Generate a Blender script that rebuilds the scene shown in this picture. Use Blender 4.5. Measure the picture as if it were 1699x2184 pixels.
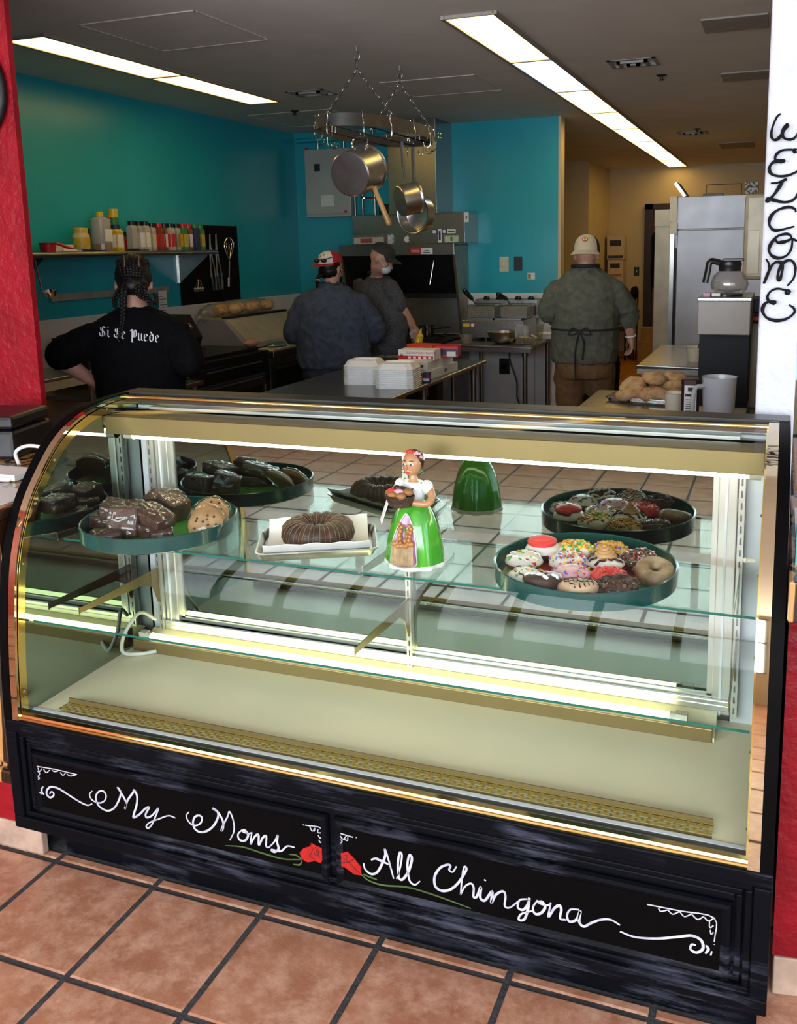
import bpy, bmesh, math, random
from mathutils import Vector, Matrix, noise
from mathutils.bvhtree import BVHTree
random.seed(7)
PI = math.pi
for o in list(bpy.data.objects): bpy.data.objects.remove(o)
SC = bpy.context.scene
COL = SC.collection

# ------------------------------------------------------------------ camera
CAM_POS = Vector((1.9105, -1.8246, 1.7371))
YAW, PITCH, ROLL = 0.3549, -0.1742, -0.0181
FPX, PPX, PPY = 1951.86, 941.46, 873.36
fw = Vector((-math.sin(YAW)*math.cos(PITCH), math.cos(YAW)*math.cos(PITCH), math.sin(PITCH)))
rt = Vector((math.cos(YAW), math.sin(YAW), 0)); up = rt.cross(fw)
R2 = math.cos(ROLL)*rt + math.sin(ROLL)*up; U2 = -math.sin(ROLL)*rt + math.cos(ROLL)*up
cd = bpy.data.cameras.new('camera'); cam = bpy.data.objects.new('camera', cd); COL.objects.link(cam)
cd.sensor_fit = 'HORIZONTAL'; cd.sensor_width = 36.0; cd.lens = 36.0*FPX/1699
cd.shift_x = -(PPX-849.5)/1699; cd.shift_y = -(1092-PPY)/1699
cd.clip_start = 0.05; cd.clip_end = 100
m3 = Matrix((R2, U2, -fw)).transposed()
cam.matrix_world = Matrix.Translation(CAM_POS) @ m3.to_4x4()
SC.camera = cam

def at(x, y, ax, v):
    """surveyed point: where the sight line of photo pixel (x, y) meets the plane ax = v"""
    d = fw + R2*((x-PPX)/FPX) - U2*((y-PPY)/FPX)
    i = 'XYZ'.index(ax)
    return CAM_POS + d*((v-CAM_POS[i])/d[i])

# ------------------------------------------------------------------ world, daylight, exposure
wd = bpy.data.worlds.new('world'); SC.world = wd; wd.use_nodes = True
bg = wd.node_tree.nodes['Background']; bg.inputs[0].default_value = (0.50, 0.68, 1.0, 1); bg.inputs[1].default_value = 1.6
SC.view_settings.view_transform = 'Standard'; SC.view_settings.look = 'None'
SC.view_settings.gamma = 1.0; SC.view_settings.exposure = 0.7; SC.view_settings.use_curve_mapping = False
SC.cycles.transparent_max_bounces = 32; SC.cycles.max_bounces = 10; SC.cycles.glossy_bounces = 6
SC.cycles.caustics_reflective = False; SC.cycles.caustics_refractive = False
SC.cycles.sample_clamp_indirect = 6.0

def area(name, loc, size, power, rot, color):
    l = bpy.data.lights.new(name, 'AREA'); l.shape = 'RECTANGLE'; l.size, l.size_y = size
    l.energy = power; l.color = color
    o = bpy.data.objects.new(name, l); COL.objects.link(o); o.location = loc; o.rotation_euler = rot
    return o
# daylight coming in through the three shop-front windows behind the customer side
for wx in (-1.75, 0.75, 3.25):
    area('window_front_offscreen', (wx, -4.72, 1.80), (2.36, 2.0), 128, (PI/2, 0, 0), (0.93, 0.96, 1.0))
# daylight through the side windows of the customer room
for wy in (-3.3, -0.9, 1.5):
    area('window_side_offscreen', (5.70, wy, 1.50), (2.56, 2.1), 35, (0, PI/2, 0), (0.93, 0.96, 1.0))

# ------------------------------------------------------------------ mesh helpers
WM = {}                                   # world matrices of things
def thing(name, label, cat, loc=(0, 0, 0), rotz=0.0, group=None):
    o = bpy.data.objects.new(name, None); COL.objects.link(o); o.empty_display_size = 0.05
    o.location = loc; o.rotation_euler = (0, 0, rotz)
    WM[o] = Matrix.Translation(Vector(loc)) @ Matrix.Rotation(rotz, 4, 'Z')
    return tag(o, label, cat, group)
def tag(o, label=None, cat=None, group=None, kind=None):
    if label: o['label'] = label
    if cat: o['category'] = cat
    if group: o['group'] = group
    if kind: o['kind'] = kind
    return o
def copy_tree(o, parent=None, loc=None, rotz=None, label=None):
    c = o.copy(); COL.objects.link(c)
    if parent: c.parent = parent
    if loc is not None: c.location = loc
    if rotz is not None: c.rotation_euler = (0, 0, rotz)
    if label: c['label'] = label
    for ch in [q for q in o.children]: copy_tree(ch, c)
    return c

def smooth_path(pts, seg=6, closed=False):
    P = [Vector(p) for p in pts]; n = len(P); out = []
    if n < 3: return P
    rng = n if closed else n-1
    for i in range(rng):
        p0 = P[(i-1) % n] if (closed or i > 0) else P[0]*2-P[1]
        p1 = P[i]; p2 = P[(i+1) % n]
        p3 = P[(i+2) % n] if (closed or i+2 < n) else P[-1]*2-P[-2]
        for k in range(seg):
            t = k/seg
            out.append(0.5*((2*p1)+(p2-p0)*t+(2*p0-5*p1+4*p2-p3)*t*t+(3*p1-p0-3*p2+p3)*t*t*t))
    if not closed: out.append(P[-1])
    return out

class MB:
    def __init__(s): s.v = []; s.f = []
    def add(s, vs, fs):
        b = len(s.v); s.v += [Vector(q) for q in vs]; s.f += [tuple(b+i for i in f) for f in fs]; return s
    def box(s, lo, hi, M=None):
        x0, y0, z0 = lo; x1, y1, z1 = hi
        vs = [Vector(q) for q in ((x0,y0,z0),(x1,y0,z0),(x1,y1,z0),(x0,y1,z0),(x0,y0,z1),(x1,y0,z1),(x1,y1,z1),(x0,y1,z1))]
        if M: vs = [M @ q for q in vs]
        return s.add(vs, [(0,3,2,1),(4,5,6,7),(0,1,5,4),(1,2,6,5),(2,3,7,6),(3,0,4,7)])
    def cbox(s, c, d, M=None):
        return s.box([c[i]-d[i]/2 for i in range(3)], [c[i]+d[i]/2 for i in range(3)], M)
    def prism(s, poly, ax, a, b):
        """polygon given in the two other axes (cyclic order kept: X->(y,z), Y->(x,z), Z->(x,y)), extruded a..b along ax"""
        def mk(p, w):
            return {'X': (w, p[0], p[1]), 'Y': (p[0], w, p[1]), 'Z': (p[0], p[1], w)}[ax]
        n = len(poly); vs = [mk(p, a) for p in poly]+[mk(p, b) for p in poly]
        fs = [tuple(range(n))[::-1], tuple(range(n, 2*n))]+[(i, (i+1) % n, n+(i+1) % n, n+i) for i in range(n)]
        return s.add(vs, fs)
    def rings(s, rings, cap=True, closed=False):
        n = len(rings[0]); b = len(s.v)
        for r in rings: s.v += [Vector(q) for q in r]
        m = len(rings)
        for i in range(m if closed else m-1):
            for k in range(n):
                j = (i+1) % m
                s.f.append((b+i*n+k, b+i*n+(k+1) % n, b+j*n+(k+1) % n, b+j*n+k))
        if cap and not closed:
            s.f.append(tuple(b+k for k in range(n))[::-1]); s.f.append(tuple(b+(m-1)*n+k for k in range(n)))
        return s
    def tube(s, pts, r, n=8, closed=False, cap=True, sq=1.0, upv=None, round_end=False):
        P = [Vector(p) for p in pts]; m = len(P); R = r if isinstance(r, (list, tuple)) else [r]*m
        if round_end and not closed:
            t0 = (P[0]-P[1]).normalized(); t1 = (P[-1]-P[-2]).normalized(); a, c = R[0], R[-1]
            P = [P[0]+t0*a, P[0]+t0*a*.7]+P+[P[-1]+t1*c*.7, P[-1]+t1*c]
            R = [a*.15, a*.71]+list(R)+[c*.71, c*.15]; m = len(P)
        rg = []; u = None
        for i in range(m):
            if closed: t = P[(i+1) % m]-P[i-1]
            else: t = P[min(i+1, m-1)]-P[max(i-1, 0)]
            if t.length < 1e-9: t = Vector((0, 0, 1))
            t.normalize()
            if upv is not None: u = Vector(upv)-t*t.dot(Vector(upv))
            elif u is None: u = t.orthogonal()
            else: u = u-t*t.dot(u)
            if u.length < 1e-6: u = t.orthogonal()
            u.normalize(); w = t.cross(u)
            rg.append([P[i]+(u*math.cos(2*PI*k/n)*sq+w*math.sin(2*PI*k/n))*R[i] for k in range(n)])
        return s.rings(rg, cap, closed)
    def cyl(s, a, b, r, r2=None, n=16, cap=True):
        return s.tube([a, b], [r, r if r2 is None else r2], n, cap=cap)
    def lathe(s, prof, c=(0, 0, 0), n=24, M=None, cap=False, sy=1.0):
        rg = []
        for (r, z) in prof:
            q = [Vector((r*math.cos(2*PI*k/n), r*sy*math.sin(2*PI*k/n), z)) for k in range(n)]
            if M: q = [M @ p for p in q]
            rg.append([Vector(c)+p for p in q])
        return s.rings(rg, cap)
    def ell(s, c, r, n=12, m=8, M=None):
        rg = []
        for i in range(m+1):
            a = -PI/2+PI*i/m; cr = max(math.cos(a), 0.02); z = math.sin(a)
            q = [Vector((r[0]*cr*math.cos(2*PI*k/n), r[1]*cr*math.sin(2*PI*k/n), r[2]*z)) for k in range(n)]
            if M: q = [M @ p for p in q]
            rg.append([Vector(c)+p for p in q])
        return s.rings(rg, True)
    def torus(s, c, R, r, n=28, k=10, M=None, sz=1.0):
        rg = []
        for i in range(n):
            a = 2*PI*i/n; q = []
            for j in range(k):
                b = 2*PI*j/k; d = R+r*math.cos(b)
                p = Vector((d*math.cos(a), d*math.sin(a), r*sz*math.sin(b)))
                q.append(Vector(c)+(M @ p if M else p))
            rg.append(q)
        return s.rings(rg, closed=True)
    def ribbon(s, pts, w, nrm, th=0.0012, taper=False):
        """painted stroke of width w lying in the plane with normal nrm"""
        P = [Vector(p) for p in pts]; N = Vector(nrm); m = len(P); rg = []
        for i in range(m):
            t = P[min(i+1, m-1)]-P[max(i-1, 0)]
            if t.length < 1e-9: t = Vector((1, 0, 0))
            t.normalize(); u = N.cross(t); u.normalize()
            ww = (w[i] if isinstance(w, (list, tuple)) else w)/2
            if taper: ww *= 0.55+0.45*math.sin(PI*i/max(m-1, 1))
            rg.append([P[i]+u*ww, P[i]-u*ww, P[i]-u*ww*.85+N*th, P[i]+u*ww*.85+N*th])
        return s.rings(rg)
    def mesh(s, name):
        me = bpy.data.meshes.new(name); me.from_pydata([tuple(v) for v in s.v], [], s.f)
        bm = bmesh.new(); bm.from_mesh(me); bmesh.ops.recalc_face_normals(bm, faces=bm.faces); bm.to_mesh(me); bm.free()
        return me
    def build(s, name, mat, parent=None, smooth=False, bevel=0, local=False, kind=None, label=None, subd=0, seg=2):
        vs = s.v
        loc = None
        if parent is not None:
            if not local:
                inv = WM[parent].inverted(); vs = [inv @ v for v in vs]
        else:
            lo = [min(v[i] for v in vs) for i in range(3)]; hi = [max(v[i] for v in vs) for i in range(3)]
            loc = Vector(((lo[0]+hi[0])/2, (lo[1]+hi[1])/2, lo[2])); vs = [v-loc for v in vs]
        t = MB(); t.v = vs; t.f = s.f
        o = bpy.data.objects.new(name, t.mesh(name)); COL.objects.link(o)
        if mat is not None:
            for mm in (mat if isinstance(mat, (list, tuple)) else [mat]): o.data.materials.append(mm)
        if parent is not None: o.parent = parent; WM[o] = WM[parent]
        else: o.location = loc; WM[o] = Matrix.Translation(loc)
        if smooth: shade(o, smooth)
        if bevel:
            b = o.modifiers.new('bevel', 'BEVEL'); b.width = bevel; b.segments = seg; b.limit_method = 'ANGLE'; b.angle_limit = 0.6
            b.harden_normals = False
        if subd:
            q = o.modifiers.new('subd', 'SUBSURF'); q.levels = subd; q.render_levels = subd
        if kind: o['kind'] = kind
        if label: o['label'] = label
        return o

def shade(o, angle=True):
    me = o.data
    a = 0.7 if angle is True else angle
    bm = bmesh.new(); bm.from_mesh(me)
    for f in bm.faces: f.smooth = True
    for e in bm.edges:
        if len(e.link_faces) == 2 and e.calc_face_angle(0) > a: e.smooth = False
    bm.to_mesh(me); bm.free()

def share(o, parent=None, loc=(0, 0, 0), rot=(0, 0, 0), scale=None):
    c = o.copy(); COL.objects.link(c); c.location = loc; c.rotation_euler = rot
    if scale: c.scale = scale
    if parent is not None: c.parent = parent
    return c

# ------------------------------------------------------------------ materials (all procedural)
MATS = {}
def mat(name, col, rough=.5, metal=0.0, var=.12, scale=12.0, bump=0.0, bscale=60.0, coat=0.0, col2=None, stretch=None,
        spec=None, sss=0.0, emit=None, estr=0.0, detail=4.0, rvar=0.0, contrast=None, sheen=0.0):
    m = bpy.data.materials.new(name); m.use_nodes = True; nt = m.node_tree; b = nt.nodes['Principled BSDF']
    N, L = nt.nodes, nt.links
    tc = N.new('ShaderNodeTexCoord'); vec = tc.outputs['Object']
    if stretch:
        mp = N.new('ShaderNodeMapping'); mp.inputs['Scale'].default_value = stretch; L.new(vec, mp.inputs[0]); vec = mp.outputs[0]
    nz = N.new('ShaderNodeTexNoise'); nz.inputs['Scale'].default_value = scale; nz.inputs['Detail'].default_value = detail; L.new(vec, nz.inputs['Vector'])
    mx = N.new('ShaderNodeMix'); mx.data_type = 'RGBA'
    c1 = col; c2 = col2 if col2 else tuple(min(1, c*(1-var*2)) for c in col)
    mx.inputs['A'].default_value = (*c1, 1); mx.inputs['B'].default_value = (*c2, 1)
    cr = N.new('ShaderNodeMapRange'); lo, hi = contrast if contrast else (.35, .65)
    cr.inputs[1].default_value = lo; cr.inputs[2].default_value = hi
    L.new(nz.outputs[0], cr.inputs[0]); L.new(cr.outputs[0], mx.inputs['Factor'])
    L.new(mx.outputs['Result'], b.inputs['Base Color'])
    b.inputs['Roughness'].default_value = rough; b.inputs['Metallic'].default_value = metal
    if rvar:
        r2 = N.new('ShaderNodeMapRange'); r2.inputs[3].default_value = max(0, rough-rvar); r2.inputs[4].default_value = rough+rvar
        L.new(nz.outputs[0], r2.inputs[0]); L.new(r2.outputs[0], b.inputs['Roughness'])
    if bump:
        n2 = N.new('ShaderNodeTexNoise'); n2.inputs['Scale'].default_value = bscale; n2.inputs['Detail'].default_value = 3; L.new(vec, n2.inputs['Vector'])
        bp = N.new('ShaderNodeBump'); bp.inputs['Strength'].default_value = bump; bp.inputs['Distance'].default_value = .01
        L.new(n2.outputs[0], bp.inputs['Height']); L.new(bp.outputs[0], b.inputs['Normal'])
    if coat: b.inputs['Coat Weight'].default_value = coat; b.inputs['Coat Roughness'].default_value = .08
    if spec is not None: b.inputs['Specular IOR Level'].default_value = spec
    if sss: b.inputs['Subsurface Weight'].default_value = sss; b.inputs['Subsurface Radius'].default_value = (.01, .004, .002)
    if sheen: b.inputs['Sheen Weight'].default_value = sheen
    if emit: b.inputs['Emission Color'].default_value = (*emit, 1); b.inputs['Emission Strength'].default_value = estr
    MATS[name] = m
    return m

def glass_mat(name, tint=(1, 1, 1), base=.04, rough=0.0, gain=.96, diffuse=None, dfac=0.0):
    """thin sheet glass: clear transmission plus Schlick reflection"""
    m = bpy.data.materials.new(name); m.use_nodes = True; nt = m.node_tree; N, L = nt.nodes, nt.links
    for n in list(N): N.remove(n)
    out = N.new('ShaderNodeOutputMaterial'); tr = N.new('ShaderNodeBsdfTransparent'); gl = N.new('ShaderNodeBsdfGlossy')
    tr.inputs[0].default_value = (*tint, 1); gl.inputs['Roughness'].default_value = rough
    lw = N.new('ShaderNodeLayerWeight'); lw.inputs[0].default_value = .5
    pw = N.new('ShaderNodeMath'); pw.operation = 'POWER'; pw.inputs[1].default_value = 5
    ma = N.new('ShaderNodeMath'); ma.operation = 'MULTIPLY_ADD'; ma.inputs[1].default_value = gain; ma.inputs[2].default_value = base; ma.use_clamp = True
    nz = N.new('ShaderNodeTexNoise'); nz.inputs['Scale'].default_value = 3
    L.new(lw.outputs['Facing'], pw.inputs[0]); L.new(pw.outputs[0], ma.inputs[0])
    mx = N.new('ShaderNodeMixShader'); L.new(ma.outputs[0], mx.inputs[0]); L.new(gl.outputs[0], mx.inputs[2])
    if diffuse:
        df = N.new('ShaderNodeBsdfDiffuse'); df.inputs[0].default_value = (*diffuse, 1)
        m2 = N.new('ShaderNodeMixShader'); m2.inputs[0].default_value = dfac
        L.new(tr.outputs[0], m2.inputs[1]); L.new(df.outputs[0], m2.inputs[2]); L.new(m2.outputs[0], mx.inputs[1])
    else: L.new(tr.outputs[0], mx.inputs[1])
    L.new(mx.outputs[0], out.inputs[0])
    MATS[name] = m
    return m

def emis(name, col, s):
    m = bpy.data.materials.new(name); m.use_nodes = True; nt = m.node_tree; N, L = nt.nodes, nt.links
    for n in list(N): N.remove(n)
    out = N.new('ShaderNodeOutputMaterial'); e = N.new('ShaderNodeEmission'); e.inputs[0].default_value = (*col, 1); e.inputs[1].default_value = s
    tc = N.new('ShaderNodeTexCoord'); nz = N.new('ShaderNodeTexNoise'); nz.inputs['Scale'].default_value = 1.5
    mr = N.new('ShaderNodeMapRange'); mr.inputs[3].default_value = s*.88; mr.inputs[4].default_value = s*1.08
    L.new(tc.outputs['Object'], nz.inputs['Vector']); L.new(nz.outputs[0], mr.inputs[0]); L.new(mr.outputs[0], e.inputs[1])
    L.new(e.outputs[0], out.inputs[0]); MATS[name] = m
    return m

teal = mat('teal_paint', (.016, .37, .47), .28, var=.05, scale=2, bump=.06, bscale=90)
frp = mat('white_wall_panel', (.74, .74, .76), .4, var=.05, scale=5, bump=.12, bscale=160)
beige = mat('beige_paint', (.60, .50, .33), .6, var=.05, scale=2, bump=.05, bscale=80)
ceilm = mat('ceiling_paint', (.72, .68, .64), .8, var=.04, scale=3, bump=.06, bscale=70)
redw = mat('red_stucco', (.28, .005, .013), .4, spec=.3, var=.15, scale=7, bump=.55, bscale=38)
whst = mat('white_stucco', (.52, .53, .58), .6, var=.06, scale=9, bump=.8, bscale=32)
grout = mat('dark_grout', (.045, .043, .046), .85, var=.2, scale=40, bump=.3, bscale=120)
tilem = mat('terracotta_tile', (.40, .18, .105), .34, col2=(.30, .12, .066), scale=9, bump=.12, bscale=70, detail=8, contrast=(.3, .7))
def tile_mottle(m, light):
    nt = m.node_tree; N, L = nt.nodes, nt.links; b = N['Principled BSDF']
    src = b.inputs['Base Color'].links[0].from_socket
    tc = N.new('ShaderNodeTexCoord'); oi = N.new('ShaderNodeObjectInfo'); ad = N.new('ShaderNodeVectorMath'); ad.operation = 'MULTIPLY_ADD'
    sc_ = N.new('ShaderNodeCombineXYZ')
    for k in range(3): sc_.inputs[k].default_value = 40
    L.new(oi.outputs['Random'], ad.inputs[0]); L.new(sc_.outputs[0], ad.inputs[1]); L.new(tc.outputs['Object'], ad.inputs[2])
    nz = N.new('ShaderNodeTexNoise'); nz.inputs['Scale'].default_value = 16; nz.inputs['Detail'].default_value = 10; nz.inputs['Roughness'].default_value = .72
    L.new(ad.outputs[0], nz.inputs['Vector'])
    r = N.new('ShaderNodeMapRange'); r.inputs[1].default_value = .44; r.inputs[2].default_value = .66; r.inputs[4].default_value = .85
    L.new(nz.outputs[0], r.inputs[0])
    mx = N.new('ShaderNodeMix'); mx.data_type = 'RGBA'; mx.inputs['B'].default_value = (*light, 1)
    L.new(r.outputs[0], mx.inputs['Factor']); L.new(src, mx.inputs['A']); L.new(mx.outputs['Result'], b.inputs['Base Color'])
    L.new(ad.outputs[0], N['Noise Texture'].inputs['Vector'])
tile_mottle(tilem, (.54, .31, .21))
basetile = mat('base_tile', (.48, .33, .25), .5, var=.15, scale=20)
quarry = mat('quarry_tile', (.40, .17, .04), .4, col2=(.28, .105, .022), scale=6)
steel = mat('brushed_steel', (.36, .36, .345), .28, 1.0, var=.08, scale=40, stretch=(1, 40, 40), rvar=.06)
steel_d = mat('dull_steel', (.33, .33, .32), .34, 1.0, var=.12, scale=9, rvar=.08)
chrome = mat('polished_steel', (.62, .62, .62), .12, 1.0, var=.05)
alum = mat('spun_aluminium', (.62, .61, .60), .3, 1.0, var=.12, scale=14, rvar=.08)
galv = mat('galvanised_panel', (.50, .47, .38), .45, .3, var=.1, scale=6, bump=.15, bscale=18)
fridgem = mat('fridge_steel', (.40, .41, .46), .45, .6, var=.05, scale=4, rvar=.05)
blackm = mat('black_plastic', (.012, .012, .014), .35, var=.2)
blackmatte = mat('black_matte', (.006, .006, .007), .75, var=.2, spec=.12)
basket_m = glass_mat('basket_mesh', (.55, .52, .45), .03, .3, .3, (.42, .36, .24), .55)
grip_m = mat('grey_grip', (.17, .165, .16), .5)
iron = mat('black_iron', (.022, .021, .021), .5, .6, var=.2, scale=30)
rackm = mat('grey_iron_band', (.07, .065, .06), .55, .5, var=.15, scale=18)
whitep = mat('white_plastic', (.74, .74, .74), .35, var=.03)
creamp = mat('cream_plastic', (.66, .62, .48), .4, var=.04)
foam = mat('white_foam', (.88, .89, .90), .55, var=.03, bump=.05, bscale=250)
paper = mat('white_paper', (.76, .76, .74), .7, var=.03)
kraft = mat('kraft_cardboard', (.34, .20, .09), .75, var=.1)
boxw = mat('pale_cardboard', (.60, .50, .38), .7, var=.06)
red_p = mat('red_plastic', (.55, .012, .015), .35, var=.08)
yel_p = mat('yellow_plastic', (.72, .50, .02), .35, var=.06)
grn_p = mat('green_plastic', (.03, .22, .06), .4, var=.08)
navy_p = mat('navy_print', (.02, .03, .10), .5, var=.1)
brass = mat('polished_brass', (.80, .60, .22), .08, 1.0, var=.06, scale=3)
goldp = mat('gold_satin_panel', (.24, .18, .07), .35, .55, var=.05, scale=5)
goldd = mat('gold_grille', (.46, .33, .08), .35, .6, var=.05)
deckm = mat('cream_deck', (.80, .75, .50), .4, var=.03, scale=3)
white_en = mat('white_enamel', (.66, .69, .72), .3, var=.03)
alu_fr = mat('aluminium_frame', (.60, .60, .55), .3, .7, var=.06, scale=5)
mirror = mat('mirror_glass', (.27, .33, .30), .015, 1.0, var=.02)
mirror_b = mat('brass_mirror', (.62, .50, .33), .03, 1.0, var=.03)
glass = glass_mat('clear_glass', (.97, .985, .975), .006, 0.0, .25)
glass_g = glass_mat('green_edge_glass', (.95, .98, .965), .012, 0.0, .40)
glass_edge = mat('glass_edge_green', (.008, .12, .09), .2, var=.1)
plastic_c = glass_mat('clear_plastic', (.92, .92, .90), .04, .06, .6, (.7, .7, .7), .06)
plastic_m = glass_mat('milky_plastic', (.75, .77, .80), .06, .25, .5, (.72, .75, .82), .62)
wrap = glass_mat('plastic_wrap', (.96, .96, .95), .06, .03, .8)
tube_l = emis('fluorescent_tube', (1.0, .90, .50), 7.5)
tube_u = emis('header_tube', (1.0, .92, .62), 7.0)
warm_l = emis('warm_diffuser', (1.0, .63, .17), 4.0)
cool_l = emis('cool_diffuser', (.75, .92, 1.0), 2.2)
skyp = emis('bright_sky_pane', (.35, .58, 1.0), 1.1)
tray_g = mat('green_tray', (.0012, .058, .052), .22, var=.12, scale=7, coat=.35)
skin1 = mat('skin_fair', (.50, .27, .20), .5, var=.1, scale=14, sss=.15)
skin2 = mat('skin_tan', (.46, .24, .17), .5, var=.1, scale=14, sss=.15)
hairm = mat('dark_hair', (.008, .006, .0055), .45, spec=.25, var=.3, scale=60, stretch=(1, 1, 6))
tee_b = mat('black_cotton', (.0035, .0035, .0048), .9, var=.2, scale=30, spec=.1)
navy_c = mat('navy_cotton', (.058, .074, .118), .85, var=.15, scale=24, bump=.1, bscale=300, spec=.2)
grey_c = mat('charcoal_heather_cotton', (.075, .078, .095), .85, var=.25, scale=90, spec=.2)
olive_c = mat('olive_grey_cotton', (.10, .105, .082), .85, var=.15, scale=26, bump=.1, bscale=300, spec=.2)
khaki = mat('khaki_trousers', (.22, .18, .12), .8, var=.12, scale=20)
brown_c = mat('brown_trousers', (.155, .082, .032), .8, var=.15, scale=20)
denim = mat('dark_denim', (.03, .04, .07), .8, var=.2, scale=30)
lacem = mat('black_cord', (.008, .008, .008), .7, var=.2)
maskm = mat('pale_mask', (.55, .62, .66), .7, var=.05)
bread = mat('fry_bread', (.62, .42, .22), .7, col2=(.42, .19, .06), scale=22, bump=.5, bscale=60, contrast=(.45, .7))
whitepaint = mat('white_brush_paint', (.56, .56, .61), .5, var=.15, scale=60, col2=(.36, .37, .44))

def blackpaint():
    m = mat('black_chalk_paint', (.004, .0045, .007), .45, var=.2, scale=10, spec=.06)
    nt = m.node_tree; N, L = nt.nodes, nt.links; b = N['Principled BSDF']
    tc = N.new('ShaderNodeTexCoord'); mp = N.new('ShaderNodeMapping'); mp.inputs['Rotation'].default_value = (0, .42, 0); mp.inputs['Scale'].default_value = (1.6, 1, 16)
    n1 = N.new('ShaderNodeTexNoise'); n1.inputs['Scale'].default_value = 3.2; n1.inputs['Detail'].default_value = 9; n1.inputs['Roughness'].default_value = .7
    n2 = N.new('ShaderNodeTexNoise'); n2.inputs['Scale'].default_value = 3.4; n2.inputs['Detail'].default_value = 2
    L.new(tc.outputs['Object'], mp.inputs[0]); L.new(mp.outputs[0], n1.inputs['Vector']); L.new(tc.outputs['Object'], n2.inputs['Vector'])
    r1 = N.new('ShaderNodeMapRange'); r1.inputs[1].default_value = .47; r1.inputs[2].default_value = .72
    r2 = N.new('ShaderNodeMapRange'); r2.inputs[1].default_value = .47; r2.inputs[2].default_value = .66
    L.new(n1.outputs[0], r1.inputs[0]); L.new(n2.outputs[0], r2.inputs[0])
    mu = N.new('ShaderNodeMath'); mu.operation = 'MULTIPLY'; L.new(r1.outputs[0], mu.inputs[0]); L.new(r2.outputs[0], mu.inputs[1])
    mx = N.new('ShaderNodeMix'); mx.data_type = 'RGBA'; mx.inputs['A'].default_value = (.0022, .0026, .0042, 1); mx.inputs['B'].default_value = (.085, .09, .13, 1)
    L.new(mu.outputs[0], mx.inputs['Factor']); L.new(mx.outputs['Result'], b.inputs['Base Color'])
    return m
chalk = blackpaint()
panelblk = mat('black_panel_face', (.0022, .0018, .002), .5, var=.15, spec=.04)
def zebra():
    m = mat('zebra_wood', (.42, .22, .075), .28, coat=.4)
    nt = m.node_tree; N, L = nt.nodes, nt.links; b = N['Principled BSDF']
    tc = N.new('ShaderNodeTexCoord'); w = N.new('ShaderNodeTexWave'); w.inputs['Scale'].default_value = 7.5; w.inputs['Distortion'].default_value = 13
    w.inputs['Detail'].default_value = 4; w.inputs['Detail Scale'].default_value = 1.6
    mp = N.new('ShaderNodeMapping'); mp.inputs['Scale'].default_value = (1, .8, .10); L.new(tc.outputs['Object'], mp.inputs[0]); L.new(mp.outputs[0], w.inputs['Vector'])
    cr = N.new('ShaderNodeValToRGB'); cr.color_ramp.elements[0].color = (.016, .006, .002, 1); cr.color_ramp.elements[1].color = (.46, .24, .085, 1)
    cr.color_ramp.elements[0].position = .3; cr.color_ramp.elements[1].position = .62
    L.new(w.outputs[0], cr.inputs[0]); L.new(cr.outputs[0], b.inputs['Base Color'])
    return m
zebraw = zebra()
woodt = mat('honey_wood', (.45, .25, .09), .4, col2=(.33, .16, .05), scale=6, stretch=(1, 8, 1))
darkwood = mat('dark_door_wood', (.11, .028, .008), .4, col2=(.07, .017, .005), scale=5, stretch=(6, 6, 1))
# ================================================================== the setting
ZC = 2.878
def struct(name, mb, m, **k):
    o = mb.build(name, m, **k); o['kind'] = 'structure'; return o
# ---- floors
struct('floor', MB().box((-3.2, -4.8, -.06), (6.0, 12.8, -.004)), grout)
FLOOR = bpy.data.objects['floor']
def tile_mesh(sx, sy, name, m, h=.004, ch=.004):
    b = MB(); r = []
    for (e, z) in ((0, -.012), (0, h-ch*.5), (ch, h)):
        r.append([(-sx/2+e, -sy/2+e, z), (sx/2-e, -sy/2+e, z), (sx/2-e, sy/2-e, z), (-sx/2+e, sy/2-e, z)])
    b.rings(r); me = b.mesh(name); me.materials.append(m); return me
TP = .341
tm = tile_mesh(TP-.017, TP-.017, 'tile', tilem); ctm = tile_mesh(TP-.017, .026, 'tile', tilem)
def put_tile(me, x, y, name='tile'):
    o = bpy.data.objects.new(name, me); COL.objects.link(o); o.parent = FLOOR
    o.location = Vector((x, y, -.004))-FLOOR.location; o.rotation_euler = (0, 0, 0); return o
def joined_tiles(cells, me, name):
    b = MB()
    for (x, y) in cells: b.add([v.co+Vector((x, y, -.004)) for v in me.vertices], [tuple(p.vertices) for p in me.polygons])
    return b.build(name, me.materials[0], FLOOR, kind='stuff')
rest = []
for j in range(14):
    for k in range(-9, 17):
        x, y = (k+.5)*TP, .030-(j+.5)*TP
        if j < 9 and -5 <= k < 11: put_tile(tm, x, y)
        else: rest.append((x, y))
joined_tiles(rest, tm, 'distant_front_tiles')
for k in range(-2, 6): put_tile(ctm, (k+.5)*TP, .030+.0215)
side = [((k+.5)*TP, .030+.05+(j+.5)*TP) for k in range(5, 17) for j in range(0, 20)]
joined_tiles(side, tm, 'distant_side_room_tiles')
qm = tile_mesh(.192, .192, 'quarry_tile', quarry)
for i in range(9):
    for j in range(25): put_tile(qm, -.75+i*.2, 7.6+j*.2, 'quarry_tile')
kt = [(-2.55+i*.2, 1.0+j*.2) for i in range(22) for j in range(58) if not (9 <= i < 18 and j >= 33) and 1.0+j*.2 < 12.5 and (j < 28 or i > 8)]
joined_tiles(kt, qm, 'hidden_kitchen_tiles')
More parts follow.
